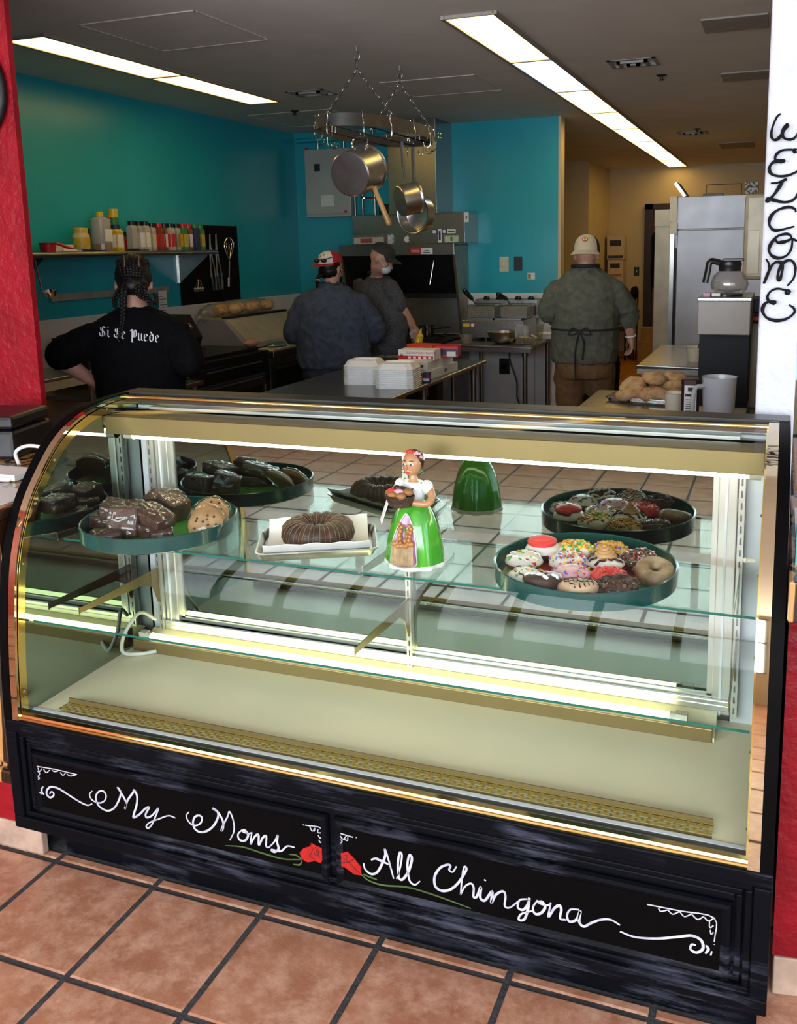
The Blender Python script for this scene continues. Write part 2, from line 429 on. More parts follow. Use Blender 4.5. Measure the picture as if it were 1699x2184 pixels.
# ---- walls
struct('wall_left', MB().box((-2.84, .95, 0), (-2.68, 6.65, ZC)), teal)
struct('wall_back', MB().box((-2.84, 6.5, 0), (0.0, 6.62, ZC)), teal)
e = MB().box((-.012, 6.49, 0), (.012, 6.63, ZC)); struct('trim_1', e, beige)
fl = struct('trim_2', MB().box((-2.681, 1.0, 1.298), (-2.668, 6.49, 1.314)).box((-2.67, 6.486, 1.298), (-.02, 6.499, 1.314)), whitep)
n = 0
for y in [1.0+1.22*i for i in range(5)]:
    b = MB().box((-2.682, y+.002, .1), (-2.672, min(y+1.218, 6.49), 1.3)); b.build('wall_panel', frp, bpy.data.objects['wall_left'])
for x in (-2.67, -1.45, -.23):
    b = MB().box((x+.002, 6.488, .1), (min(x+1.218, -.015), 6.501, 1.3)); b.build('wall_panel', frp, bpy.data.objects['wall_back'])
struct('wall_corridor_back', MB().box((-.63, 12.6, 0), (1.95, 12.72, ZC)), beige)
struct('wall_corridor_left', MB().box((-3.0, 11.0, 0), (-.63, 12.72, ZC)), beige)
struct('wall_corridor_end', MB().box((-2.84, 6.62, 0), (-2.7, 11.0, ZC)), beige)
struct('wall_red', MB().box((-3.1, .925, 0), (-.762, .95, ZC)), redw)
struct('wall_right', MB().box((1.868, 1.1, 0), (1.952, 12.6, ZC)), beige)
struct('column_white', MB().box((1.860, .68, 0), (1.956, 1.1, ZC)), whst, bevel=.006)
VENTS = [(-1.53, 4.31, -1.23, 4.56), (.82, 4.2, 1.12, 4.46), (.83, 8.25, 1.13, 8.5)]
cm = MB(); gx = sorted({-3.2, 6.0, *[v[i] for v in VENTS for i in (0, 2)]}); gy = sorted({-4.8, 12.8, *[v[i] for v in VENTS for i in (1, 3)]})
for xa, xb in zip(gx, gx[1:]):
    for ya, yb in zip(gy, gy[1:]):
        if not any(v[0] <= (xa+xb)/2 <= v[2] and v[1] <= (ya+yb)/2 <= v[3] for v in VENTS): cm.box((xa, ya, ZC), (xb, yb, ZC+.1))
struct('ceiling', cm, ceilm)
struct('wall_front_left', MB().box((-3.2, -4.8, 0), (-3.05, .83, ZC)), mat('shop_red_paint', (.35, .05, .04), .6))
sr = MB().box((5.6, -4.8, 0), (5.69, 9, .2)).box((5.6, -4.8, 2.8), (5.69, 9, ZC)).box((5.6, 2.6, .2), (5.69, 9, 2.8))
for (a, b) in ((-4.8, -4.4), (-2.2, -2.0), (.2, .4)): sr.box((5.6, a, .2), (5.69, b, 2.8))
struct('wall_side_room', sr, beige)
for i, a in enumerate((-4.4, -2.0, .4)):
    w = struct('window_%d' % (i+5), MB().box((5.61, a, .2), (5.68, a+2.2, .24)).box((5.61, a, 2.76), (5.68, a+2.2, 2.8)), blackm)
    for k in range(4): MB().box((5.62, a+2.14*k/3, .24), (5.67, a+2.14*k/3+.06, 2.76)).build('mullion', blackm, w)
    for k in range(3): MB().box((5.642, a+2.14*k/3+.06, .24), (5.648, a+2.14*(k+1)/3, 2.76)).build('pane', glass, w)
# shop front behind the customers: piers, sills, glazing bars and panes
sf = MB(); xs = [-3.2, -2.93, -.57, -.43, 1.93, 2.07, 4.43, 5.75]
for a, b in ((0, 1), (2, 3), (4, 5), (6, 7)): sf.box((xs[a], -4.66, 0), (xs[b], -4.54, ZC))
for a, b in ((1, 2), (3, 4), (5, 6)):
    sf.box((xs[a], -4.66, 0), (xs[b], -4.54, .8)); sf.box((xs[a], -4.66, 2.8), (xs[b], -4.54, ZC))
struct('wall_shop_front', sf, beige)
for i, (a, b) in enumerate(((1, 2), (3, 4), (5, 6))):
    w = struct('window_%d' % (i+1), MB().box((xs[a], -4.645, .8), (xs[b], -4.56, .84)).box((xs[a], -4.645, 2.76), (xs[b], -4.56, 2.8)), blackm)
    for k in range(5):
        x = xs[a]+(xs[b]-xs[a])*k/4; MB().box((x-.03, -4.64, .84), (x+.03, -4.57, 2.76)).build('mullion', blackm, w)
    MB().box((xs[a], -4.63, 1.9), (xs[b], -4.58, 1.95)).build('transom', blackm, w)
    for k in range(4):
        x0 = xs[a]+(xs[b]-xs[a])*k/4+.03; x1 = xs[a]+(xs[b]-xs[a])*(k+1)/4-.03
        MB().box((x0, -4.615, .84), (x1, -4.609, 2.76)).build('pane', glass, w)
# side room window wall (seen past the white column)
w = struct('window_4', MB().box((1.95, 7.0, 0), (5.7, 7.1, .5)).box((1.95, 7.0, 2.5), (5.7, 7.1, ZC)), beige)
for k in range(5):
    MB().box((1.95+k*.75, 7.0, .5), (2.0+k*.75, 7.08, 2.5)).build('mullion', blackm, w)
    MB().box((2.0+k*.75, 7.03, .5), (2.70+k*.75, 7.04, 2.5)).build('pane', skyp, w)
# baseboard of kitchen walls
struct('baseboard_left', MB().box((-2.68, 1.0, 0), (-2.66, 6.5, .1)), quarry)
struct('baseboard_back', MB().box((-2.66, 6.48, 0), (-.02, 6.5, .1)), quarry)
struct('baseboard_corridor', MB().box((-.62, 12.58, 0), (1.85, 12.6, .1)), quarry)

# ---- corridor door in the far wall
dr = struct('door_1', MB().box((.06, 12.52, 0), (.80, 12.56, 2.25)), darkwood)
dk = mat('dark_door_frame', (.025, .008, .006), .5)
MB().box((-.07, 12.50, 0), (.05, 12.6, 2.34)).build('door_frame', dk, dr)
MB().box((-.07, 12.50, 2.26), (.9, 12.6, 2.34)).build('door_frame', dk, dr)
MB().cyl((.14, 12.49, 1.05), (.14, 12.49, 1.35), .014).cyl((.14, 12.49, 1.06), (.14, 12.53, 1.06), .008).cyl((.14, 12.49, 1.34), (.14, 12.53, 1.34), .008).build('door_handle', steel, dr, smooth=True)
# coat hanging on the door edge
c = MB(); c.tube(smooth_path([(.10, 12.44, 1.85), (.11, 12.43, 1.6), (.10, 12.42, 1.35), (.11, 12.43, 1.15)]), .07, 10, round_end=True, sq=.7)
tag(c.build('hanging_jacket', blackmatte, smooth=True), 'dark jacket hanging at the edge of the wooden door', 'jacket')

# ---- ceiling fittings
def troffer(x0, x1, y0, y1, m, label, grp):
    t = thing('ceiling_light', label, 'ceiling light', ((x0+x1)/2, (y0+y1)/2, ZC), 0, grp)
    f = MB(); w = .018
    f.box((x0-w, y0, ZC-.016), (x0+.004, y1, ZC)); f.box((x1-.004, y0, ZC-.016), (x1+w, y1, ZC))
    f.box((x0, y0, ZC-.016), (x1, y0+.014, ZC)); f.box((x0, y1-.014, ZC-.016), (x1, y1, ZC)); f.box((x0, y0+.014, ZC-.004), (x1, y1-.014, ZC))
    f.build('frame', mat('fixture_frame', (.30, .26, .24), .5) if 'fixture_frame' not in MATS else MATS['fixture_frame'], t)
    MB().box((x0+.004, y0+.014, ZC-.011), (x1-.004, y1-.014, ZC-.006)).build('diffuser', m, t)
L0 = 1.22
for k in range(8):
    y0 = 2.727+k*L0
    troffer(.2717, .5301, y0, y0+L0, cool_l if k == 1 else warm_l,
            ('warm ceiling light panel at the pot rack end of the long row', 'bluish white ceiling light panel between warm panels', 'first warm ceiling panel beyond the bluish panel', 'second warm ceiling panel beyond the bluish panel',
             'third warm ceiling panel beyond the bluish panel', 'fourth warm ceiling panel beyond the bluish panel', 'fifth warm ceiling panel beyond the bluish panel', 'last warm ceiling panel of the row at the far wall')[k], 'ceiling light row toward the corridor')
for k in range(2):
    y0 = 2.192+k*L0
    troffer(-2.018, -1.763, y0, y0+L0, warm_l, ('warm ceiling light panel beside the teal wall at the red wall end', 'warm ceiling light panel beside the teal wall at the hood end')[k], 'ceiling lights beside the teal wall')
beadm = mat('ceiling_bead', (.52, .48, .45), .7)
def hatch(x0, y0, x1, y1, label):
    b = MB(); w = .004
    for q in (((x0, y0), (x1, y0+w)), ((x0, y1-w), (x1, y1)), ((x0, y0), (x0+w, y1)), ((x1-w, y0), (x1, y1))):
        b.box((*q[0], ZC-.005), (*q[1], ZC))
    t = thing('access_panel', label, 'access panel', ((x0+x1)/2, (y0+y1)/2, ZC))
    b.build('seam', beadm, t); MB().box((x0+w, y0+w, ZC-.002), (x1-w, y1-w, ZC)).build('panel', ceilm, t)
hatch(-1.46, 2.12, -.77, 2.80, 'square ceiling access panel beside the teal wall lights')
hatch(-.77, 4.27, -.07, 4.93, 'square ceiling access panel behind the pot rack')
hatch(-2.40, 5.19, -1.62, 6.02, 'square ceiling access panel in front of the exhaust duct')
ventm = mat('vent_grey', (.34, .31, .29), .5)
def vent(x0, y0, x1, y1, label):
    t = thing('ceiling_vent', label, 'air vent', ((x0+x1)/2, (y0+y1)/2, ZC))
    MB().box((x0, y0, ZC+.45), (x1, y1, ZC+.46)).box((x0-.01, y0-.01, ZC+.1), (x0, y1+.01, ZC+.46)).box((x1, y0-.01, ZC+.1), (x1+.01, y1+.01, ZC+.46)).box((x0, y0-.01, ZC+.1), (x1, y0, ZC+.46)).box((x0, y1, ZC+.1), (x1, y1+.01, ZC+.46)).build('duct', steel_d, t)
    for e, h in ((0, .006), (.055, .016), (.11, .022)):
        f = MB(); w = .022
        a0, b0, a1, b1 = x0+e, y0+e, x1-e, y1-e
        if a1-a0 < .03 or b1-b0 < .03: break
        f.box((a0, b0, ZC-h), (a1, b0+w, ZC-.002)).box((a0, b1-w, ZC-h), (a1, b1, ZC-.002)).box((a0, b0, ZC-h), (a0+w, b1, ZC-.002)).box((a1-w, b0, ZC-h), (a1, b1, ZC-.002))
        f.build('louvre', ventm, t)
vent(-1.53, 4.31, -1.23, 4.56, 'square louvred ceiling vent near the pot rack')
vent(.82, 4.2, 1.12, 4.46, 'square louvred ceiling vent right of the light row')
vent(.83, 8.25, 1.13, 8.5, 'square louvred ceiling vent above the refrigerator')
platem = mat('ceiling_plate', (.33, .305, .28), .6)
for (x0, y0, x1, y1, l) in ((1.46, 3.33, 1.79, 3.65, 'blank square plate on the ceiling nearest the white column'), (1.46, 4.96, 1.79, 5.30, 'blank square plate on the ceiling beyond the louvred vent'), (1.16, 9.55, 1.54, 10.2, 'large blank plate on the ceiling near the far wall')):
    tag(MB().box((x0, y0, ZC-.01), (x1, y1, ZC)).build('ceiling_plate', platem, bevel=.003), l, 'ceiling plate')
for (x, y, l) in ((1.08, 4.86, 'small dark sprinkler head beside the ceiling vent'), (-1.92, 5.15, 'small dark sprinkler head near the hood duct'), (1.05, 8.05, 'small dark sprinkler head above the refrigerator')):
    t = thing('sprinkler', l, 'sprinkler', (x, y, ZC))
    MB().lathe([(.035, 0), (.032, -.006), (.012, -.010), (.010, -.03)], (x, y, ZC), 16, cap=True).build('escutcheon', iron, t, smooth=True)
    MB().cyl((x, y, ZC-.03), (x, y, ZC-.034), .02).build('deflector', iron, t)

# ---- wall plates on the teal back wall
def plate(x, z, w, h, m, label, toggle):
    t = thing('switch_plate', label, 'wall plate', (x, 6.5, z-h/2))
    MB().box((x-w/2, 6.490, z-h/2), (x+w/2, 6.4985, z+h/2)).build('plate', m, t, bevel=.003)
    MB().box((x-.012, 6.480, z-.02), (x+.012, 6.491, z+.02)).build('switch', toggle, t, bevel=.002)
plate(-.525, 1.58, .09, .14, mat('ivory_plate', (.62, .60, .42), .4), 'ivory light switch plate on the teal wall', creamp)
plate(-.39, 1.585, .08, .13, blackm, 'black wall plate beside the ivory switch plate', blackm)
t = thing('wall_sticker', 'small pale sticker on the teal wall below the black plate', 'sticker', (-.265, 6.498, 1.44))
MB().box((-.30, 6.494, 1.44), (-.23, 6.4995, 1.50)).build('paper', paper, t); MB().box((-.295, 6.4925, 1.445), (-.268, 6.4945, 1.49)).build('picture', kraft, t)
t = thing('switch_plate', 'black light switch plate on the beige far wall', 'wall plate', (-.19, 12.6, 1.27))
MB().box((-.23, 12.588, 1.27), (-.15, 12.599, 1.40)).build('plate', blackm, t, bevel=.003); MB().box((-.197, 12.578, 1.32), (-.183, 12.589, 1.35)).build('switch', whitep, t)
# pipe along the ceiling corner and conduits
tag(MB().tube([(-2.62, 6.44, 2.80), (-1.55, 6.44, 2.80)], .022, 12).build('conduit_pipe', teal, smooth=True), 'teal painted pipe along the top of the back wall', 'pipe')
# ================================================================== the display case
X0, X1 = -.067, 1.947
CASE = thing('display_case', 'long black curved glass bakery display case with hand painted lettering', 'display case', ((X0+X1)/2, .3, 0))
def part(mb, name, m, parent=None, **k): return mb.build(name, m, parent or CASE, **k)
# ---- black painted base
part(MB().box((.0, .075, 0), (1.93, .60, .145)), 'toe_kick', chalk)
base = part(MB().box((X0, -.012, .139), (X1, .028, .452)).box((X0, .028, .139), (X1, .080, .34)).box((X0, .028, .34), (.055, .080, .452)).box((1.83, .028, .34), (X1, .080, .452)).box((X0, .080, .139), (X1, .62, .452)), 'base', chalk)
fr = MB()                                   # proud frame rails
for q in (((X0, .139), (X1, .176)), ((X0, .436), (X1, .470)), ((X0, .176), (X0+.036, .436)), ((X1-.036, .176), (X1, .436))):
    fr.box((q[0][0], -.038, q[0][1]), (q[1][0], -.006, q[1][1]))
part(fr, 'frame_rail', chalk, bevel=.004)
def moulding(x0, z0, x1, z1, name, steps):
    for (e, w, y) in steps:
        b = MB()
        b.box((x0+e, y, z0+e), (x1-e, -.008, z0+e+w)); b.box((x0+e, y, z1-e-w), (x1-e, -.008, z1-e))
        b.box((x0+e, y, z0+e+w), (x0+e+w, -.008, z1-e-w)); b.box((x1-e-w, y, z0+e+w), (x1-e, -.008, z1-e-w))
        part(b, name, chalk, bevel=.0035)
moulding(X0+.036, .176, X1-.036, .436, 'moulding', ((0, .016, -.030), (.020, .014, -.024)))
XM = .934
PANELS = ((.004, .190, XM-.009, .376), (XM+.009, .190, 1.872, .376))
part(MB().box((.0, -.0225, .384), (1.876, -.008, .402)), 'moulding', chalk, bevel=.004)
for (a, b, c, d) in PANELS:
    r = []
    for (e, y) in ((0, -.010), (0, -.019), (.004, -.026), (.012, -.028), (.022, -.0235)):
        r.append([(a+e, y, b+e), (c-e, y, b+e), (c-e, y, d-e), (a+e, y, d-e)])
    part(MB().rings(r), 'panel', chalk)
    part(MB().box((a+.0225, -.0245, b+.0225), (c-.0225, -.0215, d-.0225)), 'panel_face', panelblk)
# ---- hand lettering (white brush paint), stroke paths read off the panels
YP = -.0247
def strokes(name, m, paths, conv, w, taper=True, seg=6):
    b = MB()
    for p in paths:
        pts = [at(*conv(q), 'Y', YP) for q in p]
        if len(pts) > 2: pts = smooth_path(pts, seg)
        b.ribbon(pts, w, (0, -1, 0), .0008, taper)
    return part(b, name, m)
cA = lambda q: (60+q[0]/2.574, 1620+q[1]/2.574)
cB = lambda q: (700+q[0]/1.9756, 1740+q[1]/1.9756)
my = [[(63,178),(74,190)], [(84,148),(75,160),(76,178),(88,192)],
 [(118,188),(128,176),(140,184),(138,200),(120,208),(103,192),(104,168),(125,150),(165,158),(220,192),(280,230),(325,250),(352,243)],
 [(352,172),(338,190),(350,220),(390,238),(420,225),(428,195),(410,172),(385,178),(372,205),(385,250),(430,280),(470,268),(497,225),(508,180),(490,152),(512,185),(537,235),(530,270),(545,225),(575,182),(582,168),(598,200),(595,250),(580,300),(580,318),(612,300),(642,270),(664,262),(645,300),(652,318),(682,305),(714,268),(700,310),(680,355),(660,376),(648,366),(668,345),(720,325),(770,308),(808,320)]]
moms = [[(882,288),(868,310),(885,345),(915,362),(945,350),(955,322),(940,307),(915,315),(905,345),(915,380),(945,398),(985,390),(1020,360),(1042,315),(1038,285),(1012,268),(1042,290),(1068,335),(1070,375),(1060,390),(1070,360),(1095,312),(1105,286),(1125,330),(1130,390),(1108,442)],
 [(1175,385),(1152,410),(1160,440),(1190,445),(1207,415),(1190,388),(1178,394),(1210,406),(1228,400)],
 [(1228,398),(1220,464),(1242,425),(1264,412),(1266,468),(1287,430),(1307,420),(1306,475),(1322,482)],
 [(1322,482),(1352,450),(1370,416),(1366,450),(1374,490),(1352,507),(1336,495),(1387,502),(1422,475),(1462,482)]]
alls = [[(148,198),(155,225),(180,245),(205,238),(225,205),(240,165),(238,140),(255,190),(275,264)], [(180,185),(200,180),(222,190),(258,206)],
 [(288,265),(302,220),(310,168),(301,155),(293,200),(297,258),(312,268),(337,235),(352,182),(341,166),(333,210),(342,272),(365,290),(386,275)]]
ching = [[(540,213),(524,236),(509,228),(514,210),(500,206),(470,220),(448,255),(450,295),(475,315),(510,312),(545,285),(575,240),(582,222),(572,216),(563,262),(557,332)],
 [(557,332),(575,298),(600,285),(612,302),(611,340),(625,340),(642,300),(640,345),(660,356),(690,318),(686,366),(706,332),(736,318),(746,340),(743,380),(765,386),(800,360)],
 [(838,350),(806,355),(798,385),(820,396),(842,370),(846,345),(841,390),(826,435),(802,437),(812,414),(858,400)],
 [(882,355),(862,385),(870,412),(895,410),(913,385),(900,362),(885,366),(920,377),(937,370)],
 [(937,365),(927,425),(951,390),(973,378),(981,396),(976,432),(1000,438)],
 [(1057,395),(1020,395),(1005,420),(1015,445),(1045,437),(1061,400),(1056,445),(1076,466),(1110,450),(1150,437),(1190,438),(1228,460)],
 [(656,268),(663,274)]]
flour = [[(1228,487),(1290,510),(1380,517),(1470,510),(1530,505),(1570,525),(1577,560),(1550,576),(1525,562),(1530,542),(1548,545)], [(1590,545),(1600,562),(1588,580)], [(1615,570),(1610,588)]]
strokes('lettering', whitepaint, my+moms, cA, .0062)
strokes('lettering', whitepaint, alls+ching+flour, cB, .0066)
ornA = [[(45,36),(50,110)], [(45,36),(150,54),(268,82)], [(54,44),(62,66),(76,50)], [(84,50),(100,72),(120,56)], [(130,58),(146,66),(165,62)], [(176,70),(192,86),(206,72)], [(212,78),(232,90),(262,84)], [(52,62),(64,78),(54,92)], [(53,94),(64,102),(54,108)], [(54,125),(55,128)],
 [(1508,357),(1512,358)], [(1520,360),(1612,380),(1612,470)], [(1545,368),(1560,392),(1575,376)], [(1568,394),(1574,384),(1566,382)], [(1592,382),(1590,400),(1610,402)], [(1592,415),(1602,430),(1612,426)], [(1595,440),(1604,455),(1612,450)]]
ornB = [[(38,70),(44,140)], [(38,70),(104,90)], [(46,78),(62,98),(76,84)], [(42,96),(58,106),(46,120)], [(66,98),(80,104),(82,90)], [(116,91),(119,92)],
 [(1342,373),(1480,400),(1625,430),(1625,530)], [(1390,388),(1400,402),(1430,396)], [(1430,396),(1450,414),(1480,402)], [(1480,404),(1500,424),(1530,412)], [(1530,414),(1555,436),(1580,424)], [(1582,426),(1600,442),(1622,432)], [(1605,440),(1606,470),(1622,462)], [(1608,480),(1612,498),(1622,490)], [(1625,540),(1625,543)]]
for o_, c_ in ((ornA[:10], cA), (ornA[10:], cA), (ornB[:6], cB), (ornB[6:], cB)): tag(strokes('corner_flourish', whitepaint, o_, c_, .0027, False, 4), kind='stuff')
rosem = mat('red_rose_paint', (.42, .008, .006), .45, var=.15, scale=80); stemm = mat('green_stem_paint', (.06, .12, .03), .5, var=.2)
def rose(name, poly, conv, lines, stem):
    b = MB(); P = [at(*conv(q), 'Y', YP) for q in poly]
    b.prism([(p.x, p.z) for p in P], 'Y', YP-.0010, YP); o = part(b, name, rosem)
    q = MB()
    for l in lines: q.ribbon([at(*conv(p), 'Y', YP-.0010) for p in l], .0016, (0, -1, 0), .0004)
    q.build('petal_line', blackm, o)
    strokes('stem', stemm, stem, conv, .0045, True)
rose('rose', [(1490,510),(1512,485),(1550,474),(1553,455),(1580,472),(1612,485),(1619,540),(1608,567),(1575,556),(1535,563),(1502,545)], cA,
     [[(1553,455),(1560,500),(1545,530)], [(1575,478),(1585,510),(1608,505)], [(1545,530),(1575,556)], [(1565,485),(1572,520),(1600,530)], [(1590,490),(1596,540)]],
     [[(1085,472),(1180,480),(1290,515),(1400,545),(1500,548)], [(1432,520),(1468,524),(1500,545)], [(1455,574),(1490,577),(1503,555)]])
rose('rose', [(44,160),(80,150),(112,182),(138,215),(140,250),(110,246),(70,217),(45,206)], cB,
     [[(56,170),(78,166),(76,190),(56,192),(56,170)], [(80,190),(135,245)], [(64,176),(70,186)], [(45,200),(80,195),(112,182)]],
     [[(140,248),(170,272),(230,292),(330,300),(420,325),(520,360),(600,390)], [(145,245),(175,258),(205,268)]])
# ---- brass rail and end frames
rail = [(-.030, .468), (-.008, .468), (-.004, .474), (-.006, .484), (-.016, .489), (-.026, .486), (-.031, .478)]
part(MB().prism(rail, 'X', X0+.03, X1-.03), 'brass_rail', brass, smooth=True)
part(MB().box((X0+.05, -.004, .470), (X1-.04, .016, .479)), 'sill', mat('dark_sill', (.03, .025, .02), .3))
part(MB().box((X0+.05, .016, .470), (X1-.04, .026, .4815)), 'sill_lip', white_en)
PROF = smooth_path([(-.036, .470, 0), (-.030, .60, 0), (-.016, .745, 0), (.010, .909, 0), (.063, 1.047, 0), (.134, 1.144, 0), (.216, 1.223, 0), (.316, 1.272, 0), (.441, 1.296, 0), (.62, 1.302, 0)], 5)
PROF = [(p.x, p.y) for p in PROF]
def inset(prof, d):
    out = []
    for i, p in enumerate(prof):
        a = prof[max(i-1, 0)]; b = prof[min(i+1, len(prof)-1)]
        t = Vector((b[0]-a[0], b[1]-a[1])).normalized(); out.append((p[0]+t.y*d, p[1]-t.x*d))
    return out
def band(prof, d0, d1, xa, xb):
    o = inset(prof, d0); i = inset(prof, d1); b = MB(); rg = []
    for p, q in zip(o, i): rg.append([(xa, *p), (xb, *p), (xb, *q), (xa, *q)])
    return b.rings(rg)
for (a, b, s) in ((X0, X0+.026, 1), (X1-.026, X1, -1)):
    part(band(PROF, 0, .05, a, b), 'end_frame', panelblk, smooth=True)
    part(MB().prism([(q[0], q[1]) for q in inset(PROF, .05)]+[(.62, .47)], 'X', a+.004, b-.004), 'end_panel', panelblk)
    c0, c1 = (b, b+.024) if s > 0 else (a-.024, a)
    part(band(PROF, .002, .010, c0, c1), 'mirror_strip', mirror_b, smooth=True)
    g0, g1 = (c1, c1+.004) if s > 0 else (c0-.004, c0)
    o = part(band(PROF, .012, .036, g0, g1), 'brass_angle', brass, smooth=True)
    pi = inset(PROF, .024); sb = MB()
    for k in (3, 9, 15, 21, 27, 33, 39):
        if k < len(pi): sb.ell(((g1+.001) if s > 0 else (g0-.001), *pi[k]), (.002, .004, .004), 8, 6)
    sb.build('screws', steel_d, o, kind='stuff')
XI0, XI1 = X0+.054, X1-.054
# ---- inside: deck, mirrors, back frame
part(MB().box((XI0-.006, .026, .452), (XI1+.006, .034, .478)).box((XI0-.006, .034, .452), (.062, .074, .478)).box((1.822, .034, .452), (XI1+.006, .074, .478)).box((XI0-.006, .074, .452), (XI1+.006, .56, .478)), 'deck', deckm)
gi = inset(PROF, .012)
endp = [q for q in gi if q[0] < .55]+[(.57, 1.28), (.57, .478), (.012, .478)]
for xa in (XI0-.010, XI1+.004): part(MB().prism(endp, 'X', xa, xa+.006), 'end_mirror', mirror)
part(MB().box((XI0, .56, .478), (XI0+.062, .575, 1.26)), 'back_panel', white_en)
part(MB().box((XI1-.062, .56, .478), (XI1, .575, 1.26)), 'back_panel', white_en)
DX0, DX1 = XI0+.062, XI1-.062
for (a, b) in ((DX0, DX0+.048), (DX1-.048, DX1)):
    o = part(MB().box((a, .545, .50), (b, .575, 1.25)), 'door_jamb', alu_fr, bevel=.003)
    MB().box((a+.018, .541, .50), (a+.024, .546, 1.25)).build('jamb_bead', white_en, o)
part(MB().box((DX0, .535, .514), (DX1, .585, .532)).box((DX0, .535, .53), (DX1, .545, .545)).box((DX0, .56, .53), (DX1, .57, .545)), 'lower_track', alu_fr, bevel=.003)
part(MB().box((DX0, .535, 1.225), (DX1, .59, 1.26)), 'upper_track', alu_fr)
for (a, b, y) in ((DX0+.045, XM+.04, .565), (XM-.02, DX1-.045, .552)):
    o = part(MB().box((a, y, .540), (b, y+.006, 1.235)), 'sliding_mirror_door', mirror)
    f = MB().box((a, y-.005, .536), (b, y+.010, .556)).box((a, y-.005, 1.215), (b, y+.010, 1.236))
    f.box((a, y-.005, .55), (a+.016, y+.010, 1.22)).box((b-.016, y-.005, .55), (b, y+.010, 1.22)); f.build('door_frame', alu_fr, o)
part(MB().box((X0, .585, .47), (X1, .60, 1.285)).box((X0, .575, .452), (X0+.06, .62, 1.285)).box((X1-.06, .575, .452), (X1, .62, 1.285)), 'back_frame', steel_d)
# slotted shelf standards
for x in (XI0+.052, XM-.012, XI1-.052):
    s = MB().box((x-.008, .530, .50), (x-.0022, .545, 1.23)).box((x+.0022, .530, .50), (x+.008, .545, 1.23)).box((x-.0022, .530, .50), (x+.0022, .532, .515))
    for k in range(23): s.box((x-.0022, .530, .533+k*.031), (x+.0022, .532, .546+k*.031))   # bridges between open slots
    part(s, 'shelf_standard', alu_fr)
# lower light: gold fascia, housing, tube
part(MB().box((.0, .430, .478), (1.795, .436, .514)).box((.0, .430, .510), (1.795, .45, .515)), 'light_fascia', goldp, bevel=.002)
part(MB().prism([(.436, .479), (.54, .479), (.54, .512), (.5, .498), (.436, .49)], 'X', .0, 1.80), 'light_housing', deckm)
part(MB().cyl((.045, .468, .512), (1.685, .468, .512), .0145), 'fluorescent_tube', tube_l, smooth=True)
part(MB().cyl((.015, .468, .512), (.046, .468, .512), .016).box((.005, .455, .488), (.03, .48, .53)), 'tube_holder', creamp, smooth=True)
part(MB().cyl((1.684, .468, .512), (1.715, .468, .512), .016).box((1.70, .455, .488), (1.73, .48, .53)), 'tube_holder', creamp, smooth=True)
# upper light under the header
part(MB().box((XI0, .400, 1.196), (XI1, .404, 1.252)).box((XI0, .40, 1.248), (XI1, .56, 1.252)).box((XI0, .50, 1.20), (XI1, .534, 1.252)), 'light_header', goldp, bevel=.002)
part(MB().cyl((.03, .475, 1.182), (1.86, .475, 1.182), .0135), 'fluorescent_tube', tube_u, smooth=True)
part(MB().cyl((.0, .475, 1.182), (.032, .475, 1.182), .016), 'tube_holder', creamp, smooth=True)
part(MB().cyl((1.858, .475, 1.182), (1.885, .475, 1.182), .016), 'tube_holder', creamp, smooth=True)
# perforated grille along the front of the deck
gy0, gy1, gx0, gx1, gz = .034, .074, .062, 1.822, .486
g = MB()
for r in range(6): y = gy0+(gy1-gy0)*r/5; g.box((gx0, y-.0011, gz-.0015), (gx1, y+.0011, gz+.0008))
pit = .0275; nn = int((gx1-gx0)/pit)
for r in range(5):
    ya = gy0+(gy1-gy0)*r/5; yb = gy0+(gy1-gy0)*(r+1)/5
    for k in range(nn+1):
        x = gx0+k*pit+(pit/2 if r % 2 else 0)
        if x < gx1: g.box((x, ya, gz-.0015), (x+.0060, yb, gz+.0008))
part(g, 'perforated_grille', goldd, kind='stuff')
part(MB().box((gx0, gy1, .478), (gx1, gy1+.004, .498)), 'grille_flange', goldp)
part(MB().box((gx0, gy0, .341), (gx1, gy1, .345)), 'grille_trough', steel_d)
# ---- glass
fg = band(PROF[:-2], .004, .009, X0+.028, X1-.028)
part(fg, 'curved_front_glass', glass, smooth=True)
ZS = .930; ZL = .735
for (a, b) in ((XI0+.004, XM-.004), (XM+.004, XI1-.004)):
    o = part(MB().box((a, .185, ZS-.006), (b, .505, ZS)), 'upper_glass_shelf', glass_g)
    MB().box((a, .1842, ZS-.006), (b, .1852, ZS)).build('shelf_edge', glass_edge, o)
o = part(MB().box((XI0+.004, .045, ZL-.006), (XI1-.004, .505, ZL)), 'lower_glass_shelf', glass_g)
MB().box((XI0+.004, .0442, ZL-.006), (XI1-.004, .0452, ZL)).build('shelf_edge', glass_edge, o)
def bracket(x, z, reach):
    pr = [(.532, z), (.532, z-.11), (.520, z-.115), (.50, z-.06), (.46, z-.034), (.532-reach, z-.016), (.528-reach, z-.020), (.528-reach, z+.006), (.534-reach, z)]
    return part(MB().prism(pr, 'X', x-.0015, x+.0015), 'shelf_bracket', goldp if z < .8 else alu_fr)
for x in (XI0+.052, XM-.012, XI1-.052):
    bracket(x, ZL-.007, .36); bracket(x, ZS-.007, .30)
